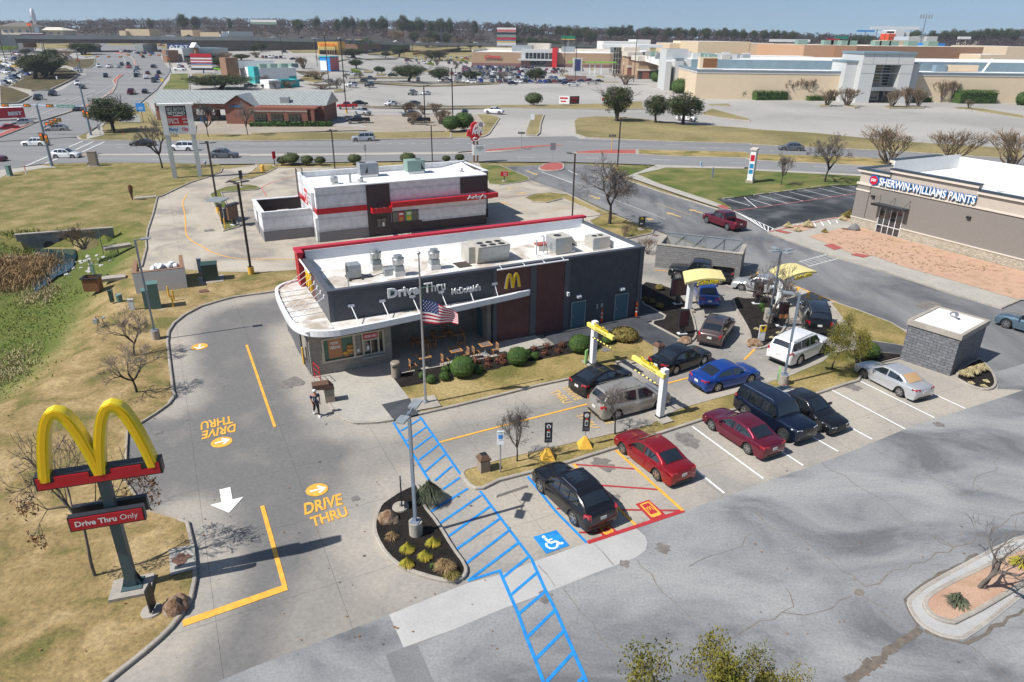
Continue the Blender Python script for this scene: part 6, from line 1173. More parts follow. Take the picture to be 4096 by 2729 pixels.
# ---- order canopies
for b,pl_,az,lb in(((14.4,52.75),[(13.5,51.15),(17.0,52.3),(17.25,54.6),(13.95,54.0)],R(20),'nearer white order post with a curved pale yellow canopy'),((22.1,53.6),[(21.7,52.3),(25.2,54.6),(24.3,56.8),(21.3,54.7)],R(33),'farther white order post with a curved pale yellow canopy behind the bare tree')):
 H_=2.75;t=thing('order_canopy',lb,'canopy',(b[0],b[1],.1));c,s=math.cos(az),math.sin(az)
 mk('post','white_metal',t,lambda m:m.prism([(-.2*c+.2*s,-.2*s-.2*c),(.2*c+.2*s,.2*s-.2*c),(.2*c-.2*s,.2*s+.2*c),(-.2*c-.2*s,-.2*s+.2*c)],.1,H_));bxp('footing','kerb',t,-.45,.45,-.4,.4,-.1,.1)
 q=[Vector((x-b[0],y-b[1]))for x,y in pl_]
 def roof_(m):
  n=10;vs=[]
  for i in range(n+1):
   f=i/n;z=H_+.28*math.sin(math.pi*(.12+f*.85))-.1
   a_,b_=q[0].lerp(q[1],f),q[3].lerp(q[2],f)
   vs+=[(a_.x,a_.y,z),(b_.x,b_.y,z),(b_.x,b_.y,z+.16),(a_.x,a_.y,z+.16)]
  m.add(vs,[(i*4+j,i*4+(j+1)%4,(i+1)*4+(j+1)%4,(i+1)*4+j)for i in range(n)for j in range(4)]+[(3,2,1,0),(n*4,n*4+1,n*4+2,n*4+3)])
 mk('roof','canopy_yellow',t,roof_,smooth=True);o_=q[0].lerp(q[1],.3);e_=q[0].lerp(q[1],.85);bar_=mk('name_bar','yellow_sign',t,lambda m:m.bar((o_.x,o_.y,H_-.12),(e_.x,e_.y,H_-.12),.1,.12));d_=(e_-o_)
 mk('lettering','arch_yellow',bar_,lambda m:ptx(m,'Order Here',(o_.x,o_.y-.06,H_-.06),(d_.x*.95,d_.y*.95,0),(0,0,.26),.05,.03))
# ---- menu boards
for(x,y,w_,hh,zb,az,lb)in((13.85,54.15,1.5,1.5,.75,15,'wide black menu screen left of the nearer order canopy'),(12.8,47.75,.75,1.35,.62,10,'narrow black menu screen at the tip of the order bed'),(20.55,54.4,.8,1.3,.6,5,'narrow menu screen hidden behind the bare tree'),(20.85,49.45,.75,1.35,.62,0,'lit menu screen with burger pictures behind the white suv')):
 t=thing('menu_board',lb,'menu board',(x,y,.13),R(az));bxp('foot','white_metal',t,-.35,.35,-.2,.2,0,.06);bxp('pedestal','sign_black',t,-.16,.16,-.1,.1,.06,zb);b=bxp('cabinet','sign_black',t,-w_/2,w_/2,-.1,.1,zb,zb+hh);bxp('screen','menu_screen',b,-w_/2+.05,w_/2-.05,-.12,-.1,zb+.06,zb+hh-.06)
 if 'lit' in lb:bxp('menu_strip','poster_orange',b,-w_/2+.06,w_/2-.06,-.13,-.12,zb+.08,zb+.4)
# ---- kerbside pick-up signs on yellow pyramids
for(b,tp,n_)in((('O',447,795),('O',443,455),'1'),(('O',798,685),('O',805,350),'2')):
 p=P(*b);H_=2.15;t=thing('pickup_sign',('left' if n_=='1' else 'right')+' black pick-up sign, marked '+n_+', on a yellow pyramid foot','sign',(p.x,p.y,.12),R(5));mk('foot','lamp_yellow_base',t,lambda m:m.add([(-.38,-.38,0),(.38,-.38,0),(.38,.38,0),(-.38,.38,0),(-.06,-.06,.6),(.06,-.06,.6),(.06,.06,.6),(-.06,.06,.6)],[(0,3,2,1),(4,5,6,7),(0,1,5,4),(1,2,6,5),(2,3,7,6),(3,0,4,7)]));mk('post','galvanised',t,lambda m:m.cyl((0,0,.55),.025,H_-.6,8));pn=bxp('panel','sign_black',t,-.2,.2,-.06,-.03,.95,H_)
 mk('number_disc','sign_white',pn,lambda m:m.cyl((0,-.06,H_-.22),.12,-.01,16,axis='y'));mk('number','sign_black',pn,lambda m:ptx(m,n_,(-.04,-.08,H_-.3),(.08,0,0),(0,0,.16)));mk('phone_picture',['sign_white','sign_black','cone_orange'],pn,lambda m:(m.box(-.08,.08,-.075,-.06,1.3,1.62,0),m.box(-.055,.055,-.08,-.075,1.35,1.57,1),m.box(-.05,.05,-.08,-.06,1.66,1.72,2)));mk('lettering','sign_white',pn,lambda m:(ptx(m,'Order in the app',(-.14,-.07,1.14),(.28,0,0),(0,0,.04)),ptx(m,'here is your spot',(-.14,-.07,1.05),(.28,0,0),(0,0,.04))))
# ---- small directional signs
def psn(name,label,cat,p,az,w_,h_,zb,pm,post='pole_dark',txt=None,tm='sign_white',z0=.1,foot=False,th=.06):
 t=thing(name,label,cat,(p.x,p.y,p.z+z0 if p.y>140 else z0),az)
 if foot:mk('foot','kerb',t,lambda m:m.cyl((0,0,-.05),.42,.14,18,.38))
 mk('post',post,t,lambda m:m.cyl((0,0,0),.035 if w_<1.2 else.06,zb+h_*.5,8))if not foot else bxp('post',post,t,-.06,.06,-.05,.05,.05,zb)
 pn=bxp('panel',pm,t,-w_/2,w_/2,-.035-th,-.035,zb,zb+h_)
 if txt:mk('lettering',tm,pn,lambda m:[ptx(m,s,(-w_/2*f+ox,-.045-th,zb+h_*y),(w_*f,0,0),(0,0,h_*k))for s,f,y,k,ox in txt])
 return t
psn('directional_sign','dark slab sign on a round foot next to the spiky plant','sign',P('N',1420,1265),R(100),.55,1.35,.25,'sign_black','galvanised',foot=True)
psn('directional_sign','dark slab sign seen edge on beside the split boulder','sign',P('R',1410,935),R(95),.5,1.1,.15,'sign_black','galvanised',foot=True)
dg=psn('directional_sign','black sign with yellow arches and left arrow on the grass corner','sign',P('G',1328,995),R(0),.75,1.2,.35,'sign_black','galvanised',foot=True);mk('arches_logo','logo_yellow',dg,lambda m:arches(m,.3,.26,.05,.02,(0,-.1,1.2)));mk('arrow','sign_white',dg,lambda m:(m.box(-.12,.14,-.11,-.1,.72,.76),m.add([(-.2,-.11,.74),(-.08,-.11,.84),(-.08,-.11,.64)],[(0,1,2)])))
rp=psn('parking_sign','blue and white reserved parking sign by the brown topped bin','sign',P('O',3,935),R(0),.34,.5,2.0,'sign_white','galvanised',txt=[('RESERVED',.8,.85,.09,0),('PARKING',.7,.7,.09,0)],tm='green_sign');bxp('symbol','blue_paint',rp,-.1,.1,-.11,-.1,2.08,2.3);bxp('lower_plate','sign_white',rp,-.17,.17,-.09,-.035,1.72,1.95)
psn('menu_sign','small lime green sign leaning by the nearer clearance post','sign',P('K',800,1085),R(60),.42,.95,.1,'lime_sign','galvanised',txt=[('MENU',.7,.8,.1,0)],tm='sign_black');psn('menu_sign','small lime green sign at the lamp post behind the black sedan','sign',P('L',228,1140),R(75),.42,.9,.1,'lime_sign','galvanised')
ys=psn('directional_sign','white board with a yellow yield triangle in the middle bed','sign',P('L',85,800),R(10),.5,1.25,.1,'sign_white','galvanised');bxp('yellow_plate','logo_yellow',ys,-.25,.25,-.12,-.1,.85,1.35);mk('triangle','sign_black',ys,lambda m:m.add([(-.18,-.125,1.28),(.18,-.125,1.28),(0,-.125,.92)],[(0,2,1)]))
psn('enter_sign','dark red enter sign on the grass right of the white restaurant','sign',P('G',40,535),R(5),1.15,.7,.75,'sign_red','pole_dark',txt=[('Enter',.45,.5,.3,.15),('Exit',.35,.15,.3,.15)],foot=True);psn('enter_sign','narrow red and black sign at the left end of the street hedge','sign',P('F',235,392),R(60),.7,1.2,1.2,'sign_red','pole_dark',foot=True);psn('enter_sign','narrow dark sign beside the second dark lamp post','sign',P('E',2280,828),R(60),.6,1.2,1.2,'sign_black','pole_dark',foot=True)
for t0,x,y,tp,w_,h_,mt,lb,txt in(('G',200,230,('G',200,70),1.3,.4,'sign_black','one way sign over a square plate on the painted median',[('ONE WAY',.6,.25,.5,0)]),('G',1048,255,('G',1050,97),1.3,.4,'sign_black','one way sign on a yellow striped post on the brick median',[('ONE WAY',.6,.25,.5,0)]),('G',495,358,('G',495,175),.95,1.2,'sign_back','grey sign back on the red brick island',None),('F',1095,360,('F',1085,190),.3,1.1,'sign_back','sign seen edge on behind the white restaurant',None),
   ('E',960,385,('E',930,235),.5,1.1,'sign_back','small grey sign on the sidewalk corner',None),('G',303,100,('C',325,1080),.9,1.2,'sign_white','white turn sign in the driveway island',None),('X',1130,610,('X',1125,325),1.0,1.0,'sign_back','octagonal stop sign seen from behind by the driveway',None),('A',1540,835,('A',1530,745),.9,.9,'logo_yellow','yellow diamond warning sign beside the main road',None),('C',967,1028,('C',970,925),.9,.9,'sign_red','red stop sign at the mall entrance road',None),('A',548,790,('A',543,722),.5,1.0,'sign_white','white sign on the scrubby bank by the main road',None)):
 p=P(t0,x,y);H_=hgt((t0,x,y),tp);s=psn('street_sign',lb,'sign',p,0,w_,h_,max(.5,H_-h_),mt,'lamp_yellow_base' if 'striped' in lb else 'galvanised',txt=txt,z0=.1)
# ---- shop pylon, sandwich sign
p=P('E',1652,740);q=P('E',1888,728);az=math.atan2(q.y-p.y,q.x-p.x);L_=(q-p).length;H_=10.9;t=thing('pylon_sign','tall white two legged pylon with three shop boards at the crossing','sign',(p.x,p.y,.1),az)
bxp('leg','pale_pole',t,-.3,.3,-.4,.4,0,10.5);bxp('leg','pale_pole',t,L_-.3,L_+.3,-.4,.4,0,10.5);bxp('leg_sleeve','white_wall',t,(-.4,.4,-.46,.46,6.4,10.6),(L_-.4,L_+.4,-.46,.46,6.4,10.6));bxp('top_cap','white_wall',t,-.7,L_+.7,-.6,.6,10.6,10.85)
FP=lambda t0,x,y:face(t0,x,y,(p.x,p.y),az)
for z0,z1,mt,tx in((9.15,10.45,'sign_black',[('BED BATH &',.9,.52,.36,0,'sign_white',.0),('BEYOND',.86,.1,.34,0,'sign_white',.03)]),(7.75,9.05,'sign_red',[("SPEC'S",.55,.2,.6,-.6,'sign_white',.02),('LIQUOR',.3,.58,.24,1.05,'sign_white',.02),('WINE',.24,.2,.24,1.05,'sign_white',.02)]),(6.5,7.65,'sign_white',[('Party',.45,.25,.55,-.75,'teal_logo',.04),('City',.32,.25,.55,.85,'sign_red',.04)])):
 b=bxp('board',mt,t,.42,L_-.42,-.2,.2,z0,z1);W_=L_-.84;cx_=L_/2
 for s,f,y,k,ox,mm,bo in tx:mk('lettering',mm,b,lambda m:ptx(m,s,(cx_+ox-W_*f/2,-.22,z0+(z1-z0)*y),(W_*f,0,0),(0,0,(z1-z0)*k),0,bo))
p=P('F',2105,358);q=P('F',2132,370);t=thing('pole_sign','red cowboy hat sign over a white letter board on two brown posts','sign',(p.x,p.y,.1),R(15));F2=lambda x,y:face('X',x,y,(p.x,p.y),R(15))
z1=F2(900,925)[1];z2=F2(960,305)[1];zb0,zb1=F2(860,1345)[1],F2(860,1030)[1]
for x in(0,.62):bxp('post','brown_wall',t,x,x+.28,0,.28,0,z1+.1)
for y in(-.75,.15):
 b=bxp('letter_board','sign_white',t,-.15,2.0,y-.1,y+.2,zb0,zb1)
 if y<0:mk('lettering','sign_black',b,lambda m:[ptx(m,s,(cx_-w_/2,y-.12,zb0+(zb1-zb0)*f),(w_,0,0),(0,0,.26))for s,w_,f,cx_ in(('NOW HIRING',1.25,.76,.95),('CAREER.ARBYS',1.5,.58,.95),('.COM',.55,.40,.95))])
HAT=[(830,900),(790,790),(690,760),(690,640),(740,570),(800,600),(815,400),(880,340),(960,310),(1020,330),(1055,430),(1060,560),(1175,590),(1175,690),(1090,740),(1105,800),(1060,890),(980,925)]
hp=[F2(*c)for c in HAT];b=MB();hv=cdt(hp);b.add([(v.x,-.32,v.y)for v in hv[0]]+[(v.x,.42,v.y)for v in hv[0]],list(hv[1])+[tuple(len(hv[0])+i for i in f[::-1])for f in hv[1]]);n=len(hp)
b.add([(a_,-.32,z_)for a_,z_ in hp]+[(a_,.42,z_)for a_,z_ in hp],[(i,(i+1)%n,n+(i+1)%n,n+i)for i in range(n)]);hb=b.build('hat_body','arby_red',t)
mk('hat_outline','sign_white',hb,lambda m:m.tube([(F2(*c)[0],-.36,F2(*c)[1])for c in((905,600),(915,480),(945,390),(965,460),(985,470),(1000,340),(1035,400),(1050,590))],.09,5));mk('hat_outline','sign_white',hb,lambda m:m.tube([(F2(*c)[0],-.36,F2(*c)[1])for c in((980,815),(920,800),(870,830),(890,880),(940,900),(1010,890),(1070,840),(1090,790))],.09,5))
u0,zz=F2(835,765);u1,_=F2(1172,700);mk('lettering','sign_white',hb,lambda m:ptx(m,"Arby's",(u0,-.42,zz+.05),(u1-u0,0,.0),(0,0,1.5),.06,.04))
# ---- stone monument with white posts by the paint shop lot
p=P('H',0,712);t=thing('monument_sign','slim white monument sign with colour panels on a small plinth','sign',(p.x,p.y,.1),R(60));bxp('pillar','white_wall',t,-.7,.7,-.4,.4,.4,4.9);bxp('plinth','ledge_stone',t,-.9,.9,-.55,.55,0,.4);bxp('cap','trim_beige',t,-.85,.85,-.5,.5,4.9,5.15);bxp('panel','teal_logo',t,(-.72,-.7,-.3,.3,2.2,2.9),(-.72,-.7,-.3,.3,1.4,2.0));bxp('panel','sign_red',t,-.725,-.7,-.3,.3,3.3,4.2)
p=P('G',1888,398);t=thing('fire_hydrant','pale blue hydrant on the verge of the front street','hydrant',(p.x,p.y,.1));mk('barrel','hydrant_blue',t,lambda m:m.lathe((0,0,0),[(.2,0),(.2,.08),(.14,.1),(.14,.6),(.18,.62),(.16,.75),(.04,.85),(.001,.88)],12),smooth=True);mk('outlet','hydrant_blue',t,lambda m:m.tube([(-.28,0,.5),(.28,0,.5)],.07,8))
p=P('E',1935,625);t=thing('fire_hydrant','grey hydrant beside the right pylon leg','hydrant',(p.x,p.y,.1));mk('barrel','pole_grey',t,lambda m:m.lathe((0,0,0),[(.2,0),(.14,.1),(.14,.6),(.18,.62),(.04,.85),(.001,.88)],12),smooth=True);mk('outlet','pole_grey',t,lambda m:m.tube([(-.28,0,.5),(.28,0,.5)],.07,8))
p=P('G',1998,500);t=thing('marker_post','short grey utility post in the grass beside the mall pylon','post',(p.x,p.y,.1));bxp('post','pole_grey',t,-.12,.12,-.1,.1,0,1.5);mk('cap','galvanised',t,lambda m:m.cyl((0,0,1.5),.1,.12,8))
# ---- cabinets on the left lawn
def cab(t0,x,y,w_,d_,h_,az,mat,lb,name='utility_cabinet',pad=True,z=.1):
 p=P(t0,x,y,z);t=thing(name,lb,'cabinet',(p.x,p.y,z),az);bxp('case',mat,t,-w_/2,w_/2,-d_/2,d_/2,.05,h_);bxp('lid',mat,t,-w_/2-.04,w_/2+.04,-d_/2-.04,d_/2+.04,h_,h_+.07)
 if pad:bxp('pad','kerb',t,-w_*.8,w_*.8,-d_*.9,d_*.9,-.05,.06)
 return t
cab('I',1475,545,.75,.95,2.1,R(28),'cabinet_green','taller of two joined grey green cabinets by the yellow bollards');cab('I',1412,548,.7,.8,1.55,R(28),'cabinet_green','shorter of two joined grey green cabinets behind the lamp post',pad=False)
cab('I',1990,280,1.3,1.2,1.5,R(22),'cabinet_dark','large dark green transformer box right of the white enclosure');cab('I',1890,215,.35,.25,1.3,R(20),'pole_grey','grey meter pedestal left of the dark green transformer')
cab('I',1060,495,.28,.28,1.0,R(10),'cabinet_dark','slim dark green pedestal on the lawn',pad=False);cab('I',1248,570,.4,.12,.9,R(10),'pale_pole','pale double marker post beside the green cabinets',pad=False);cab('E',97,715,.7,.5,1.5,R(-20),'cabinet_green','pale green signal cabinet at the crossing corner');cab('E',890,622,1.2,.9,2.3,R(8),'bin_taupe','tall tan signal cabinet on a concrete pad')
p=P('I',1130,490,.1);t=thing('utility_cabinet','round pale green pedestal with domed lid on the lawn','cabinet',(p.x,p.y,.1));mk('case','cabinet_green',t,lambda m:m.cyl((0,0,0),.24,.6,16),smooth=True);mk('lid','hvac_green',t,lambda m:m.lathe((0,0,.6),[(.26,0),(.25,.08),(.001,.14)],16),smooth=True)
p=P('I',960,720,.1);t=thing('gas_meter','small gas meter on brown pipes on the lawn','meter',(p.x,p.y,.1));mk('pipes','rust',t,lambda m:m.tube([(-.3,0,0),(-.3,0,.8),(.1,0,.8),(.25,0,0)],.035,6));mk('meter_case','galvanised',t,lambda m:(m.box(-.5,-.2,-.15,.15,.25,.6),m.cyl((.25,0,.65),.14,.1,10)))
p=P('I',885,375,-.25);t=thing('open_skip','rusty open topped steel box beside the creek bank','container',(p.x,p.y,-.25),R(8));bxp('side_plate','rust',t,(-.62,.62,-.5,-.44,0,1.15),(-.62,.62,.44,.5,0,1.15),(-.62,-.56,-.44,.44,0,1.15),(.56,.62,-.44,.44,0,1.15));bxp('floor_plate','rust',t,-.56,.56,-.44,.44,.3,.36);bxp('rim','fan_dark',t,(-.72,.72,-.6,-.44,1.15,1.23),(-.72,.72,.44,.6,1.15,1.23),(-.72,-.56,-.44,.44,1.15,1.232),(.56,.72,-.44,.44,1.15,1.232))
for t0,x0,y0,x1,y1,lb in(('E',1265,930,1470,912,'concrete slab at the kerb above the brown tuft'),('E',975,1400,1230,1360,'concrete slab by the culvert fence'),('I',960,275,1185,250,'concrete slab leading to the rusty open box')):
 a,b=P(t0,x0,y0,.1),P(t0,x1,y1,.1);az=math.atan2(b.y-a.y,b.x-a.x);t=thing('drain_cover_slab',lb,'slab',a,az);bxp('slab','kerb',t,0,(b-a).length,-.5,.5,-.15,.12)
for a_,b_,lb in((('E',940,1290),('E',965,1405),'dark green mesh panel at the end of the culvert wall'),(('I',850,170),('I',900,240),'dark green mesh panel beside the rusty open box')):
 a,b=P(*a_,-.0),P(*b_,-.0);az=math.atan2(b.y-a.y,b.x-a.x);L_=(b-a).length;t=thing('mesh_fence',lb,'fence',(a.x,a.y,-.5),az);bxp('frame','cabinet_dark',t,(0,L_,-.03,.03,1.3,1.36),(0,.05,-.03,.03,0,1.3),(L_-.05,L_,-.03,.03,0,1.3));mk('mesh','cabinet_green',t,lambda m:[m.bar((L_*k/8,0,.2),(L_*k/8,0,1.3),.02)for k in range(9)]+[m.bar((0,0,.2+.15*k),(L_,0,.2+.15*k),.02)for k in range(8)])
for t0,x,y,lb in(('E',252,712,'orange and white marker stake on the corner lawn'),('E',1175,368,'orange and white marker stake near the live oak'),('E',868,318,'orange marker stake behind the corner signal pole')):
 p=P(t0,x,y,.1);t=thing('marker_stake',lb,'marker post',(p.x,p.y,.1));mk('lower_tube','sign_white',t,lambda m:m.cyl((0,0,0),.06,.8,8));mk('upper_tube','cone_orange',t,lambda m:m.cyl((0,0,.8),.06,.6,8))
for a_,b_,lb in((('O',255,1050),('N',2310,1150),'concrete wheel stop at the head of the wheelchair bay'),):
 a,b=P(*a_),P(*b_);az=math.atan2(b.y-a.y,b.x-a.x);t=thing('wheel_stop',lb,'wheel stop',a,az);L_=(b-a).length;mk('block','kerb',t,lambda m:m.add([(0,-.09,0),(L_,-.09,0),(L_,.09,0),(0,.09,0),(.05,-.05,.13),(L_-.05,-.05,.13),(L_-.05,.05,.13),(.05,.05,.13)],[(4,5,6,7),(0,1,5,4),(1,2,6,5),(2,3,7,6),(3,0,4,7)]))
for k,(x0,y0,x1,y1)in enumerate(((32,822,118,810),(165,805,250,797),(287,790,367,780),(405,775,488,765),(528,755,610,747),(685,738,770,730),(-98,745,-150,750))):
 a,b=(P('H',x0,y0),P('H',x1,y1))if k<6 else(P('G',2098,700),P('G',2200,688));az=math.atan2(b.y-a.y,b.x-a.x);L_=(b-a).length;t=thing('wheel_stop','one of the pale wheel stops along the top edge of the black paved lot','wheel stop',a,az,'wheel stops of the paint shop lot');mk('block','pale_concrete',t,lambda m:m.box(0,L_,-.1,.1,0,.14))
# ---- menu shelter in the neighbour's drive lane
p=P('Y',735,1250);t=thing('menu_shelter','flat grey roof on a dark post over the neighbour order lane','canopy',(p.x,p.y,.1));H_=2.35;cs=[P('Y',*c,H_)-p for c in((200,545),(655,600),(915,465),(460,435))];bxp('post','pole_dark',t,-.15,.1,-.12,.12,0,H_);mk('roof','galvanised',t,lambda m:m.prism([(c.x,c.y)for c in cs],H_,H_+.16))
p=P('Y',1085,1275);t=thing('menu_board','brown backed menu board leaning over a pedestal beside the grey roof','menu board',(p.x,p.y,.1),R(70));bxp('foot','white_metal',t,-.45,.45,-.3,.3,0,.06);bxp('pedestal','sign_black',t,-.2,.2,-.12,.12,.06,.7);bxp('cabinet','brown_plastic',t,-.8,.8,-.1,.15,.7,2.2);bxp('visor','sign_black',t,-.85,.85,-.4,.2,2.25,2.5)
p=P('Y',850,1190);t=thing('speaker_cabinet','dark ribbed cabinet between the shelter post and the menu board','cabinet',(p.x,p.y,.1),R(70));bxp('case','hvac_grey',t,-.5,.5,-.15,.15,.1,1.7);bxp('louvre','sign_black',t,*[(-.5+.14*k,-.44+.14*k,-.17,-.15,.15,1.65)for k in range(7)])
# ---- traffic signals
def sig_head(t,x,y,z,az,side=False):
 o=bxp('signal_head','signal_yellow',t,-.18,.18,-.15,.15,-.55,.55)if not side else bxp('signal_head','signal_yellow',t,-.6,.6,-.15,.15,-.2,.2)
 o.location=(x,y,z);o.rotation_euler=(0,0,az)
 pos=[(0,.36),(0,0),(0,-.36)]if not side else[(-.4,0),(0,0),(.4,0)]
 bxp('back_plate','sign_black',o,-.3,.3,-.12,-.08,-.68,.68)if not side else bxp('back_plate','sign_black',o,-.74,.74,-.12,-.08,-.32,.32)
 mk('red_lamp','signal_red',o,lambda m:m.cyl((pos[0][0],-.16,pos[0][1]),.12,.02,10,axis='y'));mk('dark_lamps','fan_dark',o,lambda m:[m.cyl((a,-.16,b),.12,.02,10,axis='y')for a,b in pos[1:]])
def sgl(base,top,arm_end,lb,heads,mast_lamp=True,fr_=.62,street=None):
 p=P(*base);H_=hgt(base,top);t=thing('traffic_signal',lb,'traffic light',(p.x,p.y,p.z+.1));mk('pole','pole_grey',t,lambda m:m.tube([(0,0,0),(0,0,H_)],[.24,.15],12),smooth=True)
 za,d=arm_end;L_=d.length;mk('mast_arm','pole_grey',t,lambda m:m.tube([(0,0,za),(d.x,d.y,za+.25)],[.13,.07],8),smooth=True)
 n=d.normalized()
 for f in heads:sig_head(t,d.x*f,d.y*f-.25,za+.1,0,True)
 if street:b=bxp('street_name_plate','green_sign',t,-1.9,1.9,-.06,.0,-.22,.3);b.location=(d.x*.2,d.y*.2-.2,za);mk('lettering','sign_white',b,lambda m:ptx(m,street,(-1.7,-.07,-.1),(3.4,0,0),(0,0,.32),0,.01))
 sig_head(t,.4,-.2,za-1.6,0);sig_head(t,-.35,-.2,za-1.3,0)
 if mast_lamp:mk('lamp_arm','pole_grey',t,lambda m:m.tube([(0,0,H_-.3),(.5,-.2,H_+.4),(1.6,-.5,H_+.8)],.05,6));bxp('lamp_head','galvanised',t,1.4,2.2,-.7,-.4,H_+.75,H_+.9)
 return t
def armvec(base,t0,x,y):
 p=P(*base);q=at(t0,x,y,p.y);return(q.z-p.z-.1,Vector((q.x-p.x,q.y-p.y,0)))
sgl(('E',862,350),('A',752,830),armvec(('E',862,350),'A',-60,995),'grey signal pole with the street name plate on its long arm',(.25+.12,.62,.86),street='Colorado Blvd')
p1=P('E',492,632);q1=P('E',710,165,5.2);zz=hgt(('E',492,632),('E',420,275));dd=Vector((q1.x-p1.x,q1.y-p1.y,0));dd=dd.normalized()*13
sgl(('E',492,632),('E',345,55),(zz,dd),'grey signal pole at the near corner with its arm slanting away',(.45,.7,.95))
sgl(('A',765,695),('A',715,470),armvec(('A',765,695),'A',1160,538),'farther signal pole left of the main road',(.45,.7,.95));sgl(('A',1612,695),('A',1565,450),armvec(('A',1612,695),'A',1180,520),'farther signal pole right of the main road',(.2,.4,.62,.92))
# ---- the person walking
def skf(name,segs,mat,parent,rad_root=0,sub=1):
 """segs: list of (parent_index, co, radius)"""
 me=bpy.data.meshes.new(name);me.from_pydata([s[1]for s in segs],[(s[0],i)for i,s in enumerate(segs)if s[0]is not None],[]);o=bpy.data.objects.new(name,me);col.objects.link(o)
 md=o.modifiers.new('s','SKIN');sl_=me.skin_vertices[0].data
 for i,s in enumerate(segs):r=s[2];sl_[i].radius=r if isinstance(r,tuple)else(r,r);sl_[i].use_root=i==rad_root
 md.use_smooth_shade=True
 if sub:o.modifiers.new('u','SUBSURF').levels=sub;o.modifiers['u'].render_levels=sub
 dg=bpy.context.evaluated_depsgraph_get();m2=bpy.data.meshes.new_from_object(o.evaluated_get(dg));bpy.data.objects.remove(o);m2.materials.clear();m2.materials.append(MATS[mat]);m2.name=name
 for pl in m2.polygons:pl.use_smooth=True
 o=bpy.data.objects.new(name,m2);col.objects.link(o);o.parent=parent;return o
smp('skin',(.38,.20,.13),.5);smp('jersey_navy',(.012,.03,.07),.7);smp('trousers_black',(.012,.012,.014),.8);smp('shoe_white',(.7,.7,.7),.6);smp('hair_dark',(.015,.01,.008),.7)
p=P('N',632,388);pt=thing('person','person in white cap, navy jersey and black trousers walking, phone in hand','person',(p.x,p.y,0),R(-62))
B_=[(None,(0,0,.95),(.15,.115)),(0,(0,0,1.12),(.16,.11)),(1,(.01,0,1.30),(.18,.12)),(2,(.02,0,1.42),(.13,.10)),(3,(.03,0,1.50),.058),(4,(.04,0,1.56),.06),
 (0,(.0,.09,.90),.09),(6,(.10,.10,.52),.06),(7,(.13,.10,.12),.042),(8,(.16,.10,.05),.045),(0,(0,-.09,.90),.09),(10,(.04,-.10,.54),.06),(11,(-.30,-.11,.24),.042),(12,(-.34,-.11,.17),.045),
 (3,(.0,.19,1.41),.062),(14,(-.05,.25,1.15),.045),(15,(.05,.24,.92),.035),(3,(.0,-.19,1.41),.062),(17,(.02,-.24,1.15),.045),(18,(.18,-.22,.98),.035)]
bd=skf('body',B_,'skin',pt,0,1)
mk('head','skin',bd,lambda m:(m.lathe((.05,0,1.53),[(.03,0),(.065,.03),(.082,.09),(.085,.14),(.07,.2),(.03,.235),(.001,.24)],14),m.add([(.125,-.015,1.63),(.125,.015,1.63),(.16,0,1.635),(.12,0,1.68)],[(0,2,1),(0,3,2),(1,2,3)]),m.box(.03,.07,.08,.1,1.61,1.66),m.box(.03,.07,-.1,-.08,1.61,1.66)),smooth=True,angle=60)
mk('face_details','hair_dark',bd,lambda m:(m.box(.122,.13,-.045,-.02,1.665,1.678),m.box(.122,.13,.02,.045,1.665,1.678),m.box(.118,.126,-.025,.025,1.588,1.596)));mk('hair','hair_dark',bd,lambda m:m.lathe((.035,0,1.6),[(.086,0),(.09,.06),(.08,.14),(.001,.17)],12),smooth=True)
mk('cap','shoe_white',bd,lambda m:(m.lathe((.045,0,1.68),[(.097,0),(.098,.04),(.08,.09),(.03,.118),(.001,.12)],14),m.add([(-.03,-.075,1.69),(-.03,.075,1.69),(-.155,.05,1.675),(-.155,-.05,1.675),(-.03,-.075,1.70),(-.03,.075,1.70),(-.155,.05,1.685),(-.155,-.05,1.685)],[(0,1,2,3),(7,6,5,4),(3,2,6,7)])),smooth=True)
for s,(bx,by,bz),(fx,fz)in((1,(.05,.24,.92),(.2,-1)),(-1,(.18,-.22,.98),(.75,-.65))):
 f=Vector((fx,0,fz)).normalized();o_=Vector((bx,by,bz));hs=[(None,tuple(o_),(.028,.02)),(0,tuple(o_+f*.06),(.04,.017))]
 for k in range(4):yo=(k-1.5)*.019;ln_=(.06,.07,.066,.052)[k];i0=len(hs);hs+=[(1,tuple(o_+f*.10+Vector((0,yo,0))),.0095),(i0,tuple(o_+f*(.10+ln_*.55)+Vector((.012,yo,0))),.0085),(i0+1,tuple(o_+f*(.10+ln_*.9)+Vector((.03,yo,.0))),.0075)]
 i0=len(hs);hs+=[(1,tuple(o_+f*.05+Vector((.03,-s*.03,0))),.011),(i0,tuple(o_+f*.09+Vector((.045,-s*.035,0))),.009)]
 skf('hand',hs,'skin',bd,0,1)
skf('jersey',[(None,(0,0,.90),(.175,.135)),(0,(0,0,1.12),(.18,.13)),(1,(.01,0,1.30),(.2,.14)),(2,(.02,0,1.43),(.14,.11)),(3,(.0,.2,1.42),.085),(4,(-.04,.245,1.22),.075),(3,(.0,-.2,1.42),.085),(6,(.015,-.245,1.22),.075)],'jersey_navy',bd,0,1)
skf('trousers',[(None,(0,0,.95),(.165,.13)),(0,(.0,.09,.88),.105),(1,(.10,.10,.52),.075),(2,(.13,.10,.13),.052),(0,(0,-.09,.88),.105),(4,(.04,-.10,.54),.075),(5,(-.29,-.11,.26),.052)],'trousers_black',bd,0,1)
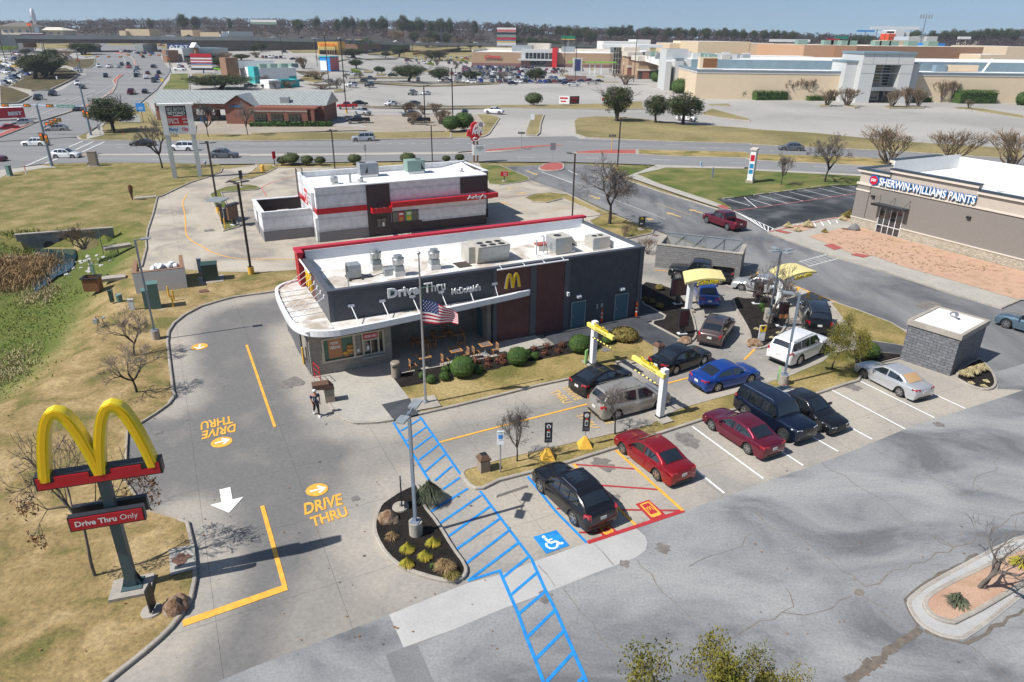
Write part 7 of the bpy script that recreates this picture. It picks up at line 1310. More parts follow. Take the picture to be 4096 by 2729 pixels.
mk('shoe','shoe_white',bd,lambda m:m.add([(.06,.05,0),(.34,.06,0),(.34,.14,0),(.06,.15,0),(.06,.055,.11),(.2,.065,.11),(.33,.07,.05),(.33,.13,.05),(.2,.135,.11),(.06,.145,.11)],[(0,3,2,1),(0,1,6,5,4),(3,9,8,7,2),(1,2,7,6),(6,7,8,5),(5,8,9,4),(0,4,9,3)]));mk('shoe','shoe_white',bd,lambda m:m.add([(-.42,-.155,.22),(-.28,-.155,.0),(-.28,-.065,.0),(-.42,-.065,.22),(-.34,-.15,.26),(-.20,-.15,.06),(-.20,-.07,.06),(-.34,-.07,.26)],[(0,3,2,1),(4,5,6,7),(0,1,5,4),(1,2,6,5),(2,3,7,6),(3,0,4,7)]))
mk('lettering','shoe_white',bd,lambda m:(ptx(m,'19',(.155,-.085,1.13),(0,.17,0),(0,0,.2),0,.03),ptx(m,'19',(-.145,.085,1.13),(0,-.17,0),(0,0,.2),0,.03)))
p2=thing('phone','small phone held by the walking person','phone',(p.x+.05,p.y-.22,.86),R(-62));bxp('case','sign_black',p2,0,.075,-.006,.006,0,.15);bxp('display','galvanised',p2,.005,.07,-.009,-.006,.01,.14)
# ================================================================ TREES AND PLANTS
smp('bark_dark',(.055,.045,.04),.9,nz=.3,ns=8);smp('bark_pale',(.30,.26,.22),.9,nz=.25,ns=8);smp('bark_grey',(.14,.12,.105),.9,nz=.3,ns=8);smp('twig_purple',(.12,.085,.075),.95);smp('twig_tan',(.20,.15,.10),.95)
def lfm(name,c1,c2):
 m,t,b=nodes(name);N=t.nodes.new;Lk=t.links.new;tc=N('ShaderNodeTexCoord');n=N('ShaderNodeTexNoise');n.inputs['Scale'].default_value=1.3;n.inputs['Detail'].default_value=8;n.inputs['Roughness'].default_value=.8
 Lk(tc.outputs['Object'],n.inputs['Vector']);r=N('ShaderNodeValToRGB');r.color_ramp.elements[0].position=.36;r.color_ramp.elements[1].position=.64;r.color_ramp.elements[0].color=(*c1,1);r.color_ramp.elements[1].color=(*c2,1)
 Lk(n.outputs[0],r.inputs[0]);Lk(r.outputs[0],b.inputs['Base Color']);b.inputs['Roughness'].default_value=.75;b.inputs['Specular IOR Level'].default_value=.25
 return m
lfm('leaf_oak',(.028,.045,.014),(.085,.10,.035));lfm('leaf_bush',(.025,.055,.012),(.07,.12,.025));lfm('leaf_yellow',(.07,.085,.012),(.24,.20,.03));lfm('leaf_olive',(.11,.10,.025),(.22,.16,.05));lfm('leaf_pine',(.022,.055,.022),(.05,.10,.035));lfm('leaf_brown',(.17,.085,.035),(.30,.16,.07))
lfm('grass_clump',(.16,.18,.02),(.50,.38,.05));lfm('spiky_leaf',(.035,.05,.03),(.14,.15,.09));lfm('dry_reed',(.20,.13,.06),(.42,.29,.15));lfm('red_shrub',(.10,.035,.025),(.20,.09,.05));lfm('leaf_spring',(.16,.24,.02),(.32,.38,.05));lfm('blossom',(.30,.29,.25),(.50,.48,.43));lfm('far_wood',(.045,.035,.036),(.115,.085,.078));lfm('bank_green',(.10,.17,.025),(.28,.27,.07));lfm('straw',(.30,.25,.12),(.5,.42,.25))
def grow(tr,tw,p,d,L_,r,lv,rd,tips,maxlv,spread,up,kids=3,thick=.012):
 n=3;pts=[p];q=p.copy();dd=d.copy()
 for i in range(n):
  dd=(dd+Vector((rd.gauss(0,.10),rd.gauss(0,.10),rd.gauss(0,.06)+up*.06))).normalized();q=q+dd*L_/n;pts.append(q.copy())
 r1=max(r*.62,thick*.6);mb=tr if r>.028 else tw
 mb.tube(pts,[lerp(r,r1,i/n)for i in range(n+1)],6 if r>.05 else 4 if r>.028 else 3)
 if lv>=maxlv:tips.append((q,dd));return
 k=kids+(1 if rd.random()<.35 else 0)
 for i in range(k):
  a=rd.uniform(0,6.28);th=R(rd.uniform(.5,1.1)*spread);u=dd.orthogonal().normalized();u=Matrix.Rotation(a+i*2.1,3,dd)@u
  nd=(dd*math.cos(th)+u*math.sin(th)+Vector((0,0,up*.12))).normalized();b=pts[rd.choice((2,3,3))]if lv else pts[3 if i else 3]
  grow(tr,tw,b.copy(),nd,L_*rd.uniform(.62,.86),r1*rd.uniform(.62,.85),lv+1,rd,tips,maxlv,spread,up,kids,thick)
class FMB(MB):
 def __init__(s,f):MB.__init__(s);s.fat=f
 def tube(s,pts,rad,n=6,**k):f=s.fat;return MB.tube(s,pts,[r*(1 if r>.06 else f)for r in rad],n,**k)
def leaves(mb,c,rad,n,size,rd,flat=1.,mi=None):
 for _ in range(n):
  v=Vector((rd.gauss(0,1),rd.gauss(0,1),rd.gauss(0,1))).normalized()*rad*(rd.random()**.4);v.z*=flat;q=c+v
  a=Vector((rd.gauss(0,1),rd.gauss(0,1),rd.gauss(0,.6))).normalized()*size*rd.uniform(.6,1.3);b=a.cross(Vector((rd.gauss(0,1),rd.gauss(0,1),rd.gauss(0,1)))).normalized()*size*rd.uniform(.3,.6)
  mb.add([q-a-b*.3,q+b,q+a,q-b],[(0,1,2,3)],mi)
VAR={}
def tree_proto(kind,v,fat=1.):
 k=(kind,v,fat)
 if k in VAR:return VAR[k]
 rd=random.Random(hash(kind)%1000*0+sum(map(ord,kind))*7+v*131);tr,tw,tips=FMB(fat),FMB(fat),[];D=Vector((0,0,1));bark,leafm,twm='bark_dark',None,'bark_grey'
 if kind=='bare':
  grow(tr,tw,Vector((0,0,0)),D,1.9,.14,0,rd,tips,6,40,.55,3,.010);bark='bark_dark'
 elif kind=='bare_big':
  grow(tr,tw,Vector((0,0,0)),D,2.6,.24,0,rd,tips,6,46,.2,3,.016)
 elif kind=='vase':
  for i in range(6):a=i*1.05;grow(tr,tw,Vector((.12*math.cos(a),.12*math.sin(a),0)),Vector((math.cos(a)*.28,math.sin(a)*.28,1)).normalized(),1.9,.05,2,rd,tips,6,22,.8,3,.010)
  bark='bark_grey';twm='twig_tan'
 elif kind=='sparse':
  grow(tr,tw,Vector((0,0,0)),D,1.6,.09,0,rd,tips,5,44,.5,2,.010);bark='bark_grey'
 elif kind=='brownleaf':
  grow(tr,tw,Vector((0,0,0)),D,2.1,.12,0,rd,tips,5,52,.15,3,.012);bark='bark_grey';leafm='leaf_brown'
 elif kind in('oak','twooak'):
  for s in((0,)if kind=='oak' else(-.4,.4)):grow(tr,tw,Vector((s,0,0)),Vector((s*.5,0,1)).normalized(),1.9,.2,0,rd,tips,3,46,.3,3,.03)
  leafm='leaf_oak'
 elif kind=='yellow':
  grow(tr,tw,Vector((0,0,0)),D,1.3,.07,0,rd,tips,5,44,.3,3,.012);leafm='leaf_yellow'
 elif kind=='young':
  grow(tr,tw,Vector((0,0,0)),D,1.6,.08,0,rd,tips,4,34,.5,3,.02);leafm='leaf_spring'
 elif kind=='pine':
  grow(tr,tw,Vector((0,0,0)),D,7.,.35,0,rd,tips,3,50,.25,4,.05);leafm='leaf_pine'
 z1=max([t[0].z for t in tips]+[1]);s=1/z1
 crown=MB()
 if leafm:
  if kind=='brownleaf':
   for q,d in tips:
    if q.z<z1*.6 and rd.random()<.8:leaves(crown,q,.35,9,.10,rd)
  elif kind=='yellow':
   for q,d in tips:leaves(crown,q,.32,26,.05,rd)
  elif kind=='young':
   for q,d in tips:leaves(crown,q,.40,34,.09,rd)
  elif kind=='pine':
   cs=[]
   for q,d in tips:cs.append(q);leaves(crown,q,z1*.085,60,z1*.014,rd,.75)
  else:
   for _ in range(125):
    v_=Vector((rd.gauss(0,1),rd.gauss(0,1),rd.gauss(0,1)*.9)).normalized()*(rd.random()**.28)*(.86+.28*noise.noise(Vector((rd.random()*9,v,0))));c_=Vector((v_.x*z1*.43,v_.y*z1*.43,z1*(.57+v_.z*.36)));leaves(crown,c_,z1*.115,60,z1*.022,rd,.8)
 wmax=.5*z1 if kind in('oak','twooak')else max([max(abs(t[0].x),abs(t[0].y))for t in tips]+[.3])
 for mb in(tr,tw,crown):mb.v=[(x*s,y*s,z*s)for x,y,z in mb.v]
 out=[(tr.build('trunk',bark,smooth=True,link=False,angle=80),None),(tw.build('twigs',twm,link=False),None)if tw.v else None,(crown.build('crown',leafm,link=False),None)if crown.v else None]
 VAR[k]=([o[0]for o in out if o],wmax*s);return VAR[k]
def tree(kind,v,p,h_,label,cat='tree',group=None,w_=None,mat=None,rz=None,name=None,bark=None):
 ps,wu=tree_proto(kind,v,1 if kind in('oak','twooak','pine','yellow','young')else 2.1 if p[1]<95 else 2.6 if p[1]<180 else 4.2);t=thing(name or{'oak':'live_oak','twooak':'live_oak','pine':'pine_tree'}.get(kind,'tree'),label,cat,(p[0],p[1],p[2]if len(p)>2 else 0),rz if rz is not None else(p[0]*7.3+p[1]*3.1)%6.28,group)
 sx=h_ if w_ is None else w_/2/wu
 t.scale=(sx,sx,h_)
 for o in ps:
  c=o.copy();col.objects.link(c);c.parent=t;c.name=o.name.split('.')[0]
  if mat and c.name=='crown':c.material_slots[0].link='OBJECT';c.material_slots[0].material=MATS[mat]
  if bark and c.name in('trunk','twigs'):c.material_slots[0].link='OBJECT';c.material_slots[0].material=MATS[bark]
 return t
def T_(kind,v,base,top,label,w_=None,group=None,**k):
 p=P(*base);return tree(kind,v,p,hgt(base,top),label,w_=w_,group=group,**k)
T_('bare_big',0,('G',1030,940),('G',1080,255),'big spreading bare tree on the grass behind the restaurant',9.8)
T_('bare',0,('I',1275,1010),('I',1130,530),'upper of two young bare trees beside the left driveway',4.0);T_('bare',1,('I',1290,1355),('I',1170,860),'lower of two young bare trees beside the left driveway',4.2)
T_('brownleaf',0,('R',880,600),('M',620,480),'bare tree with clinging brown leaves behind the arches sign',5.6)
T_('sparse',2,('M',0+700,1010+330),('M',630,500),'thin bare sapling on the slope behind the giant arches',2.6)
T_('bare',2,('O',160,830),('O',165,270),'small round crowned bare tree beside pick-up sign one',3.0,bark='bark_grey');T_('bare',1,('O',1083,575),('O',1150,40),'small bare tree in front of the tan minivan',2.9,bark='bark_grey')
T_('bare',0,('L',150,695),('L',150,60),'pale barked bare tree beside the farther order canopy',4.4,bark='bark_grey');T_('sparse',1,('L',50,460),('L',60,150),'thin dark bare tree behind the farther order canopy',2.2)
T_('yellow',0,('L',700,1035),('L',760,590),'leafy yellow green tree on the strip behind the silver sedan',4.2)
T_('sparse',0,('W',1955,665),('W',2020,80),'pale stemmed bare tree on the pink gravel island, left stem',4.6,bark='bark_pale');T_('sparse',2,('W',1995,675),('W',2250,120),'pale stemmed bare tree on the pink gravel island, right stem',4.4,bark='bark_pale')
tt=tree('yellow',1,(4.9,13.0,0),5.6,'leafy tree top poking into the bottom edge of the photo',w_=4.0,mat='leaf_olive');t2=tree('yellow',0,(7.2,13.6,0),4.7,'second leafy tree top at the bottom edge of the photo',w_=3.2,mat='leaf_olive')
T_('vase',1,('G',1170,1060),('G',1180,940),'small reddish bare shrub behind the right roof corner',2.0,name='shrub',bark='twig_purple');T_('vase',0,('K',1390,40),('G',1420,1050),'reddish bare shrub beside the grey dumpster enclosure',3.0,name='shrub',bark='twig_purple')
T_('oak',0,('E',1070,310),('A',1060,890),'large live oak on the far corner of the crossing',12.5);T_('bare',1,('E',1530,650),('E',1400,120),'bare street tree left of the tall white shop sign',7.5)
T_('bare',2,('E',1965,360),('A',1940,930),'bare tree before the bank drive through',7.5);T_('bare',0,('E',2338,345),('E',2300,-10),'bare tree in front of the bank gable',6.5)
T_('oak',1,('A',1075+1000,850),('A',2060,690),'broad evergreen oak behind the bank roof',27,bark=None)
T_('oak',2,('C',1720,1180),('C',1760,850),'largest of the three live oaks by the mall drive',12.5);T_('oak',1,('C',1465,1165),('C',1450,860),'middle one of the three live oaks by the mall drive',7.6);T_('twooak',0,('C',1100,1150),('C',1190,765),'left one of the three live oaks by the mall drive',10.)
T_('bare',2,('H',265,738),('H',330,440),'small bare tree between the mall pylon and the next bare tree',4.6,bark='bark_grey');T_('bare',0,('H',640,708),('H',700,265),'pale trunked bare tree by the black paved lot',8.6,bark='bark_grey')
for x,y,tx,ty,w_,v,lb in((1180,560,1200,215,12,1,'left one of the wide bare trees behind the paint shop'),(1700,560,1740,235,12,0,'middle one of the wide bare trees behind the paint shop'),(2230,600,2200,245,11,1,'right one of the wide bare trees behind the paint shop')):T_('vase',v,('H',x,y),('H',tx,ty),lb,w_,bark='twig_tan')
for x,y,tx,ty,w_,lb in((320,858,320,655,8,'left tall bare tree of the three against the tan mall wall'),(405,860,415,650,6.5,'middle tall bare tree of the three against the tan mall wall'),(495,860,520,660,8,'right tall bare tree of the three against the tan mall wall'),(1560,875,1570,680,8,'left tall bare tree right of the mall entrance'),(1635,880,1650,680,7,'middle tall bare tree right of the mall entrance'),(1710,880,1750,670,8,'right tall bare tree right of the mall entrance')):T_('vase',0,('D',x,y),('D',tx,ty),lb,w_)
for x,y,tx,ty,w_,lb in((660,912,700,760,8,'small bare tree on the left island before the mall entrance'),(832,915,850,745,9,'bare tree just left of the mall entrance doors'),(1213,926,1230,760,8,'bare tree just right of the mall entrance doors'),(1350,916,1390,740,8,'second bare tree right of the mall entrance doors'),(1443,922,1480,750,7.5,'third bare tree right of the mall entrance doors'),(1878,938,1885,850,4,'tiny bare tree on the far right island')):T_('vase',1,('D',x,y),('D',tx,ty),lb,w_)
T_('vase',1,('C',1630,835),('C',1635,710),'bare tree against the side wall of the mall',7);T_('vase',0,('C',1520,760),('C',1520,650),'bare tree beside the brick entrance blocks',7);T_('vase',0,('C',1180,800),('C',1190,690),'wide bare tree left of the brick entrance blocks',14)
for b,tp,w_,kd,lb in((('B',1495,775),('B',1490,590),18,'oak','largest live oak in the wide parking lot'),(('B',1790,775),('B',1790,620),13,'oak','live oak left of the packed store lot'),(('B',1405,535),('B',1410,410),17,'oak','dark oak near the exit road'),(('B',1755,570),('B',1755,460),26,'twooak','broad dark oak behind the left store cars'),(('B',1278,548),('B',1278,475),9,'oak','small oak by the yellow cafe road'),(('B',1000,648),('B',1000,545),9,'oak','loose green tree in the middle lots'),(('B',1205,695),('B',1203,618),5,'oak','small tree left of a pair in the middle lots'),(('B',1243,700),('B',1245,622),5,'oak','small tree right of a pair in the middle lots'),
  (('B',985,770),('B',982,650),6,'young','thin spring green tree near the white suv'),(('B',1690,670),('B',1690,590),8,'young','spring green tree before the store cars'),(('B',1998,645),('B',2000,560),6,'young','spring green tree left of the tan store'),(('B',2085,745),('B',2085,660),14,'oak','round oak among the packed store cars at left'),(('C',335,770),('C',340,630),13,'oak','round oak in the middle of the packed store cars'),(('C',30,770),('C',30,665),10,'brownish',''),
  (('B',40,495),('B',25,412),8,'oak','left one of two small oaks by the dark ramp wall'),(('B',108,487),('B',105,385),10,'oak','right one of two small oaks by the dark ramp wall'),(('B',975,545),('B',960,445),20,'twooak','dark oak in front of the brown roadhouse'),(('B',1050,500),('B',1040,358),22,'pine','green pines behind the yellow cafe, left'),(('B',930,480),('B',940,385),12,'pine','green pine over the yellow cafe roof'),(('B',2080,470),('B',2085,380),11,'oak','oak by the highway left of the tan store'),(('B',2165,465),('B',2165,400),6,'oak','small oak next to the highway oak'),
  (('A',510,690),('A',520,430+10),12,'oak','leaning oak behind the big left oak'),(('A',110,530),('A',100,435),14,'young','bright spring green tree by the white dealer'),(('A',245,520),('A',245,455),8,'oak','small round tree by the white dealer'),(('A',385,750),('A',330,480),21,'twooak','left half of the big oak on the scrubby bank'),(('A',450,720),('A',470,480),20,'twooak','right half of the big oak on the scrubby bank'),(('A',790,520),('A',750,390),21,'twooak','dark oak before the overpass at the left'),(('A',1665,560),('A',1670,490),9,'oak','dark oak beside the blue sign'),(('A',2050,640),('A',2050,530),15,'oak','oak in front of the green awning shop'),(('A',2275,570),('A',2275,500),12,'oak','oak right of the green awning shop'),(('A',2150,460),('A',2150,390),16,'oak','oak above the long grey roof')):
 if kd=='brownish':T_('bare',0,b,tp,'brownish tree at the left of the packed store cars',w_,bark='twig_tan');continue
 T_(kd,(b[1]%3)if kd=='oak' else 0,b,tp,lb,w_)
for b,tp,w_,lb in((('B',505,650),('B',505,530),9,'brown bare tree beside the pink kiosk'),(('B',685,600),('B',685,525),10,'bare tree left of the cafe lamp post'),(('B',790,625),('B',790,545),7,'thin bare tree right of the cafe lamp post'),(('B',820,860),('B',818,750),4.5,'left thin bare tree of the row by the wide lot'),(('B',850,845),('B',848,722),4.5,'middle thin bare tree of the row by the wide lot'),(('B',915,765),('B',915,680),4.5,'right thin bare tree of the row by the wide lot'),(('B',1040,765),('B',1040,665),4.5,'thin bare tree right of the spring green one'),(('B',1610,700),('B',1610,610),8,'bare tree by the store lot entrance'),(('B',1760,620),('B',1765,545),9,'bare tree inside the left store cars'),(('B',1935,680),('B',1935,570),7,'bare tree at the left of the packed cars'),
  (('B',1393,415),('B',1390,280),24,'wide bare tree by the highway'),(('B',1665,445),('B',1665,345),24,'purple bare tree by the highway'),(('B',1783,435),('B',1783,345),14,'second bare tree by the highway'),(('B',1960,455),('B',1955,345),18,'third bare tree by the highway'),(('B',550,730),('B',560,660),14,'bare trees by the curved drive, left'),(('B',640,755),('B',630,665),14,'bare trees by the curved drive, right'),(('B',680,840),('B',670,785),14,'bare tree tops over the bank roof'),(('B',760,830),('B',760,730),5,'thin bare tree behind the bank lamp post'),(('B',245,840),('B',245,760),6,'bare tree against the white and teal shop, right'),(('B',150,800),('B',150,700),6,'bare tree against the white and teal shop, left'),(('B',365,830),('B',365,760),9,'bare tree in front of the teal block'),(('B',65,545),('B',65,490),10,'bare tree in the left lots'),(('B',270,475),('B',270,385),14,'bare tree before the dark ramp wall'),
  (('C',590,725),('C',590,640),6,'thin bare tree by the brick screen wall'),(('C',1080,740),('C',1080,690),6,'small bare tree before the brick entrance'),(('A',620,560),('A',640,460),16,'purple bare tree left of the dark oak'),(('A',2100,590),('A',2110,480),13,'bare tree over the green awning shop'),(('A',2220,640),('A',2220,570),9,'bare tree by the light posts'),(('A',1780,640),('A',1770,540),8,'bare tree below the blue sign')):
 T_('vase' if w_>8 else 'bare',int(b[1])%2,b,tp,lb,w_,bark='twig_purple')
for b,tp,w_,lb in((('B',1480,1085),('B',1475,955),6.5,'left of the round bare shrubs in the bank lot'),(('B',1635,1080),('B',1625,985),4.5,'middle of the round bare shrubs in the bank lot'),(('B',1745,1060),('B',1740,965),6.5,'right of the round bare shrubs in the bank lot'),(('B',1530,1180),('B',1530,1040),6,'front left bare shrub in the bank lot'),(('B',1795,1175),('B',1795,1025),7,'front right bare shrub in the bank lot')):T_('vase',1,b,tp,lb,w_,bark='bark_grey',name='shrub')
def bush(p,r,label,mat='leaf_bush',sz=.85,group=None,n=900,ls=.045,trunk=0,name='bush'):
 t=thing(name,label,'bush',(p[0],p[1],p[2]if len(p)>2 else.12),0,group);rd=random.Random(int(p[0]*91+p[1]*17));mb=MB();zc=trunk+r*sz*.85
 if r>.25:mb.sphere((0,0,zc),r*.9,8,sz=sz,jit=.12)
 k='B%.1f'%r
 for _ in range(n):
  v=Vector((rd.gauss(0,1),rd.gauss(0,1),rd.gauss(0,1))).normalized();rr=r*(.9+.12*rd.random()+.10*noise.noise(v*3))if r>.25 else r*rd.uniform(.3,1.5);q=Vector((v.x*rr,v.y*rr,zc+v.z*rr*sz))
  if q.z<.02:continue
  a=v.orthogonal().normalized();a=Matrix.Rotation(rd.uniform(0,6.28),3,v)@a;a=(a+v*rd.uniform(.1,.9)).normalized()*ls*rd.uniform(.7,1.4);b=a.cross(v).normalized()*ls*.5;mb.add([q-a,q+b,q+a,q-b],[(0,1,2,3)])
 mb.build('foliage',mat,t)
 if trunk:mk('stem','bark_dark',t,lambda m:[m.tube([(x*.3,0,0),(x,.0,trunk+.3)],.06,5)for x in(-.4,0,.4)])
 return t
for t0,x,y,r,lb in(('J',2005,1185,.92,'largest clipped round bush in front of the patio'),('K',168,1072,.80,'clipped round bush in the middle of the planting bed'),('K',748,958,.85,'clipped round bush beside the nearer clearance post'),('J',1705,1250,.36,'small clipped bush nearest the flagpole'),('J',1833,1225,.38,'small clipped bush at the middle of the bed tip'),('J',1843,1155,.33,'small clipped bush behind another by the largest round bush'),('J',1628,1208,.30,'small clipped bush half behind the flagpole'),('J',2150,1158,.36,'small bush at the right foot of the largest round bush'),('K',328,1028,.34,'small yellowish bush right of the middle round bush'),('K',258,990,.28,'small bush behind the middle round bush'),('K',890,925,.35,'low bush at the right foot of the clearance bush'),('K',1010,880,.45,'low bush under the hanging chain'),
   ('L',1020,925,.75,'bright green bush beside the dark path'),('L',130,545,.35,'small yellow green bush by the round concrete stub'),('L',100,500,.3,'tiny bush behind the round concrete stub')):bush(P(t0,x,y,.12),r,lb,n=700 if r>.5 else 300)
for k,(t0,x,y)in enumerate((('J',2125,1070),('J',2238,1050),('J',2240,1105),('J',2335,1065),('K',20,1020),('K',25,1075),('K',322,950),('K',440,925),('K',420,990),('K',545,965),('K',580,920))):
 bush(P(t0,x,y,.12),.22,'one of the reddish brown leafy shrubs along the planting bed','red_shrub',.9,'reddish shrubs in the planting bed',260,.06)
bush(P('K',1170,840,.12),1.05,'wide olive grassy shrub at the end of the planting bed','leaf_olive',.45,n=900,ls=.09)
for k,(x,y,w_)in enumerate(((1500,375,.4),(1365,480,.3),(1430,500,.3),(1500,545,.35))):bush(P('K',x,y,.12),w_,'one of the thin weedy shrubs in the dark bed right of the restaurant','leaf_olive',.7,'weedy shrubs in the order bed',200,.06)
def clp(p,r,h_,label,mat='grass_clump',n=420,group=None,w_=.022,name='ornamental_grass',droop=1.):
 t=thing(name,label,'plant',(p[0],p[1],p[2]if len(p)>2 else.12),0,group);rd=random.Random(int(p[0]*57+p[1]*31));mb=MB()
 for _ in range(n):
  a=rd.uniform(0,6.28);e=rd.random()**.7;d=Vector((math.cos(a),math.sin(a),0));s=d.orthogonal().normalized()*w_;rr=r*e;hh=h_*(1.1-.75*e*droop)*rd.uniform(.75,1.15)
  p0=d*r*.12*rd.random();p1=d*rr*.6+Vector((0,0,hh));p2=d*rr*1.05+Vector((0,0,hh*(.85-.55*e*droop)))
  mb.add([p0-s,p0+s,p1+s,p1-s,p2],[(0,1,2,3),(3,2,4)])
 mb.build('blades',mat,t);return t
for x,y,lb in((1455,325,'upper left yellow green grass clump in the mulch island'),(1690,270,'upper right yellow green grass clump in the mulch island'),(1615,395,'lower right yellow green grass clump in the mulch island'),(1450,465,'lower left yellow green grass clump in the mulch island')):clp(P('S',x,y+25,.13),.38,.40,lb,n=520,w_=.014)
clp(P('N',1690,1180,.13),.85,1.0,'big dark spiky plant at the head of the mulch island','spiky_leaf',1100,w_=.014,droop=.8)
clp(P('S',1705,505,.13),.28,.25,'tiny green rosette in the mulch island','leaf_bush',120);clp(P('S',1800,540,.13),.55,.5,'dry brown weeds at the tip of the mulch island','dry_reed',420,w_=.012,droop=.5);clp(P('S',1860,600,.13),.4,.3,'low olive weeds at the kerb of the mulch island','leaf_olive',300,droop=.6);clp(P('S',1310,235,.13),.4,.35,'thin brown tuft beside the round lamp footing','dry_reed',160,w_=.01)
for x,y,lb in((1845,1095,'left one of three straw coloured clumps beside the stone shed'),(1912,1068,'middle one of three straw coloured clumps beside the stone shed'),(1985,1045,'right one of three straw coloured clumps beside the stone shed')):clp(P('L',x,y,.13),.5,.55,lb,'straw',300,w_=.02,droop=.5)
for t0,x,y in(('L',1900,1145),('L',2028,1130),('L',2008,1172),('L',55,680),('L',245,715),('L',190,755)):clp(P(t0,x,y,.13),.25,.15,'one of the small cut back straw tufts in the mulch beds','straw',120,'cut back straw tufts')
clp(P('W',1770,780,.13),.55,.5,'dark spiky rosette on the pink gravel island','spiky_leaf',140,w_=.022);clp(P('W',2325,455,.13),.55,.5,'green spiky rosette beside the pale stemmed trees','grass_clump',140,w_=.03)
for x,y,r,lb in((325,1095,.7,'left brown grass clump on the paint shop corner bed'),(405,1125,.6,'front brown grass clump on the paint shop corner bed'),(495,1090,.9,'large brown grass clump on the paint shop corner bed'),(795,1030,.6,'dark grass clump at the paint shop end bed'),(845,1010,1.1,'large olive grass clump at the paint shop end bed'),(640,1135,.45,'small green weed on the pink gravel edge')):clp(P('H',x,y,.15),r,r*.9,lb,'straw' if 'olive' not in lb and 'green' not in lb else 'leaf_olive',260,w_=.03)
rdg=random.Random(3);wm=MB()
for _ in range(420):
 q=P('H',rdg.uniform(700,2300),rdg.uniform(1140,1490));f=(q-P('H',500,1180));
 if ins((q.x,q.y),[(a.x,a.y)for a in PL('H','560 1185 900 1120 L 2354 225 2354 415 1800 285 1060 70 H 920 1335')]):leaves(wm,Vector((q.x,q.y,.18)),.14,8,.05,rdg,.5)
tag(wm.build('gravel_weeds','leaf_olive'),'scattered low weeds over the pink gravel bed','weeds',kind='stuff')
clp(P('E',1250,945,.1),.45,1.7,'tall brown tuft at the end of a concrete slab on the lawn','red_shrub',300,w_=.02,droop=.1)
for x,y,w_,lb in((310,385,1,'left end bush of the trimmed street hedge'),(395,383,1.6,'wide double bush of the trimmed street hedge'),(543,385,1.2,'third bush of the trimmed street hedge'),(665,384,1.,'fourth bush of the trimmed street hedge'),(990,378,1.3,'lone trimmed bush left of the roof air units'),(1490,372,1.5,'trimmed bush peeping over the white roof'),(1850,362,.8,'small trimmed bush behind the right roof end'),(1975,352,.9,'last trimmed bush behind the right roof end')):bush(P('F',x,y),w_*.95,lb,'leaf_oak',.62,n=500,ls=.11,trunk=.45,name='hedge_bush')
for t0,x,y,r,lb in(('X',205,650,2.1,'left one of two dark globe bushes by the thin lamp post'),('X',590,610,2.5,'right one of two dark globe bushes by the thin lamp post')):bush(P(t0,x,y),r,lb,'leaf_bush',.75,n=1400,ls=.16,trunk=.9)
bush(P('C',318,997),3.0,'lone dark mushroom shaped bush in the median','leaf_oak',.6,n=900,ls=.2,trunk=.8)
for t0,x,y,r,s,lb in(('C',2095,925,3.2,1.15,'left cone bush against the tan mall wall'),('C',2190,928,2.8,1.0,'second cone bush against the tan mall wall'),('C',2235,925,3,.9,'loose olive bush against the tan mall wall'),('C',2282,932,2.4,.9,'right round bush against the tan mall wall'),('C',1690,880,4.0,.8,'round bush at the mall corner'),('C',1490,770,4.5,.7,'green bush by the brick entrance'),('D',2340,905,2.5,1,'dark bush at the right edge of the mall')):bush(P(t0,x,y),r,lb,'leaf_bush',s,n=900,ls=.25)
def hedge(t0,x0,x1,y,h_,lb,d=2.4):
 a,b=P(t0,x0,y),P(t0,x1,y);L_=(b-a).length;t=thing('hedge',lb,'hedge',a,math.atan2(b.y-a.y,b.x-a.x));rd=random.Random(int(x0));mb=MB();mb.box(.2,L_-.2,-d*.4,d*.4,0,h_*.85)
 leaves_n=int(L_*h_*26)
 for _ in range(leaves_n):
  q=Vector((rd.uniform(0,L_),rd.choice((-1,1))*d/2*rd.uniform(.75,1.05),rd.uniform(.05,h_)))if rd.random()<.5 else Vector((rd.uniform(0,L_),rd.uniform(-d/2,d/2),h_*rd.uniform(.85,1.08)))
  v=Vector((rd.gauss(0,1),rd.gauss(0,1),rd.gauss(0,1))).normalized()*.28;w2=v.orthogonal().normalized()*.16;mb.add([q-v,q+w2,q+v,q-w2],[(0,1,2,3)])
 mb.build('foliage','leaf_bush',t)
hedge('D',30,305,860,3.0,'tall ragged hedge left of the mall entrance',4);hedge('D',490,740,866,1.6,'low clipped hedge left of the mall entrance');hedge('D',1285,1545,880,1.6,'low clipped hedge right of the mall entrance');hedge('D',1760,2080,888,4.2,'tall ragged hedge at the right of the mall wall',5);hedge('F',0,780,22,1.2,'low dark hedge in front of the bank',2)
for k in range(24):
 f=k/23;a=P('B',1545+f*430,518-f*40);bush(a,1.6,'one of a row of low brown shrubs along the exit road','leaf_brown' if k%3 else 'leaf_olive',.8,'shrubs along the exit road',120,.3)
def rock(p,r,label,mat='rock',sx=1,sz=.8,cat='boulder',group=None,seed=1,rz=0,z=.12):
 bm_=bmesh.new();bmesh.ops.create_icosphere(bm_,subdivisions=3,radius=1)
 for v in bm_.verts:v.co=v.co*(1+.30*noise.noise(v.co*1.1+Vector((seed*3.7,0,0)))+.12*noise.noise(v.co*3.1+Vector((seed,9,0))));v.co=Vector((v.co.x*r*sx,v.co.y*r,max(-.15,v.co.z)*r*sz))
 me=bpy.data.meshes.new('boulder');bm_.to_mesh(me);bm_.free();me.materials.append(MATS[mat]);o=bpy.data.objects.new('boulder',me);col.objects.link(o);o.location=(p[0],p[1],p[2]if len(p)>2 and p[2]else z);o.rotation_euler=(0,0,rz);return tag(o,label,cat,group)
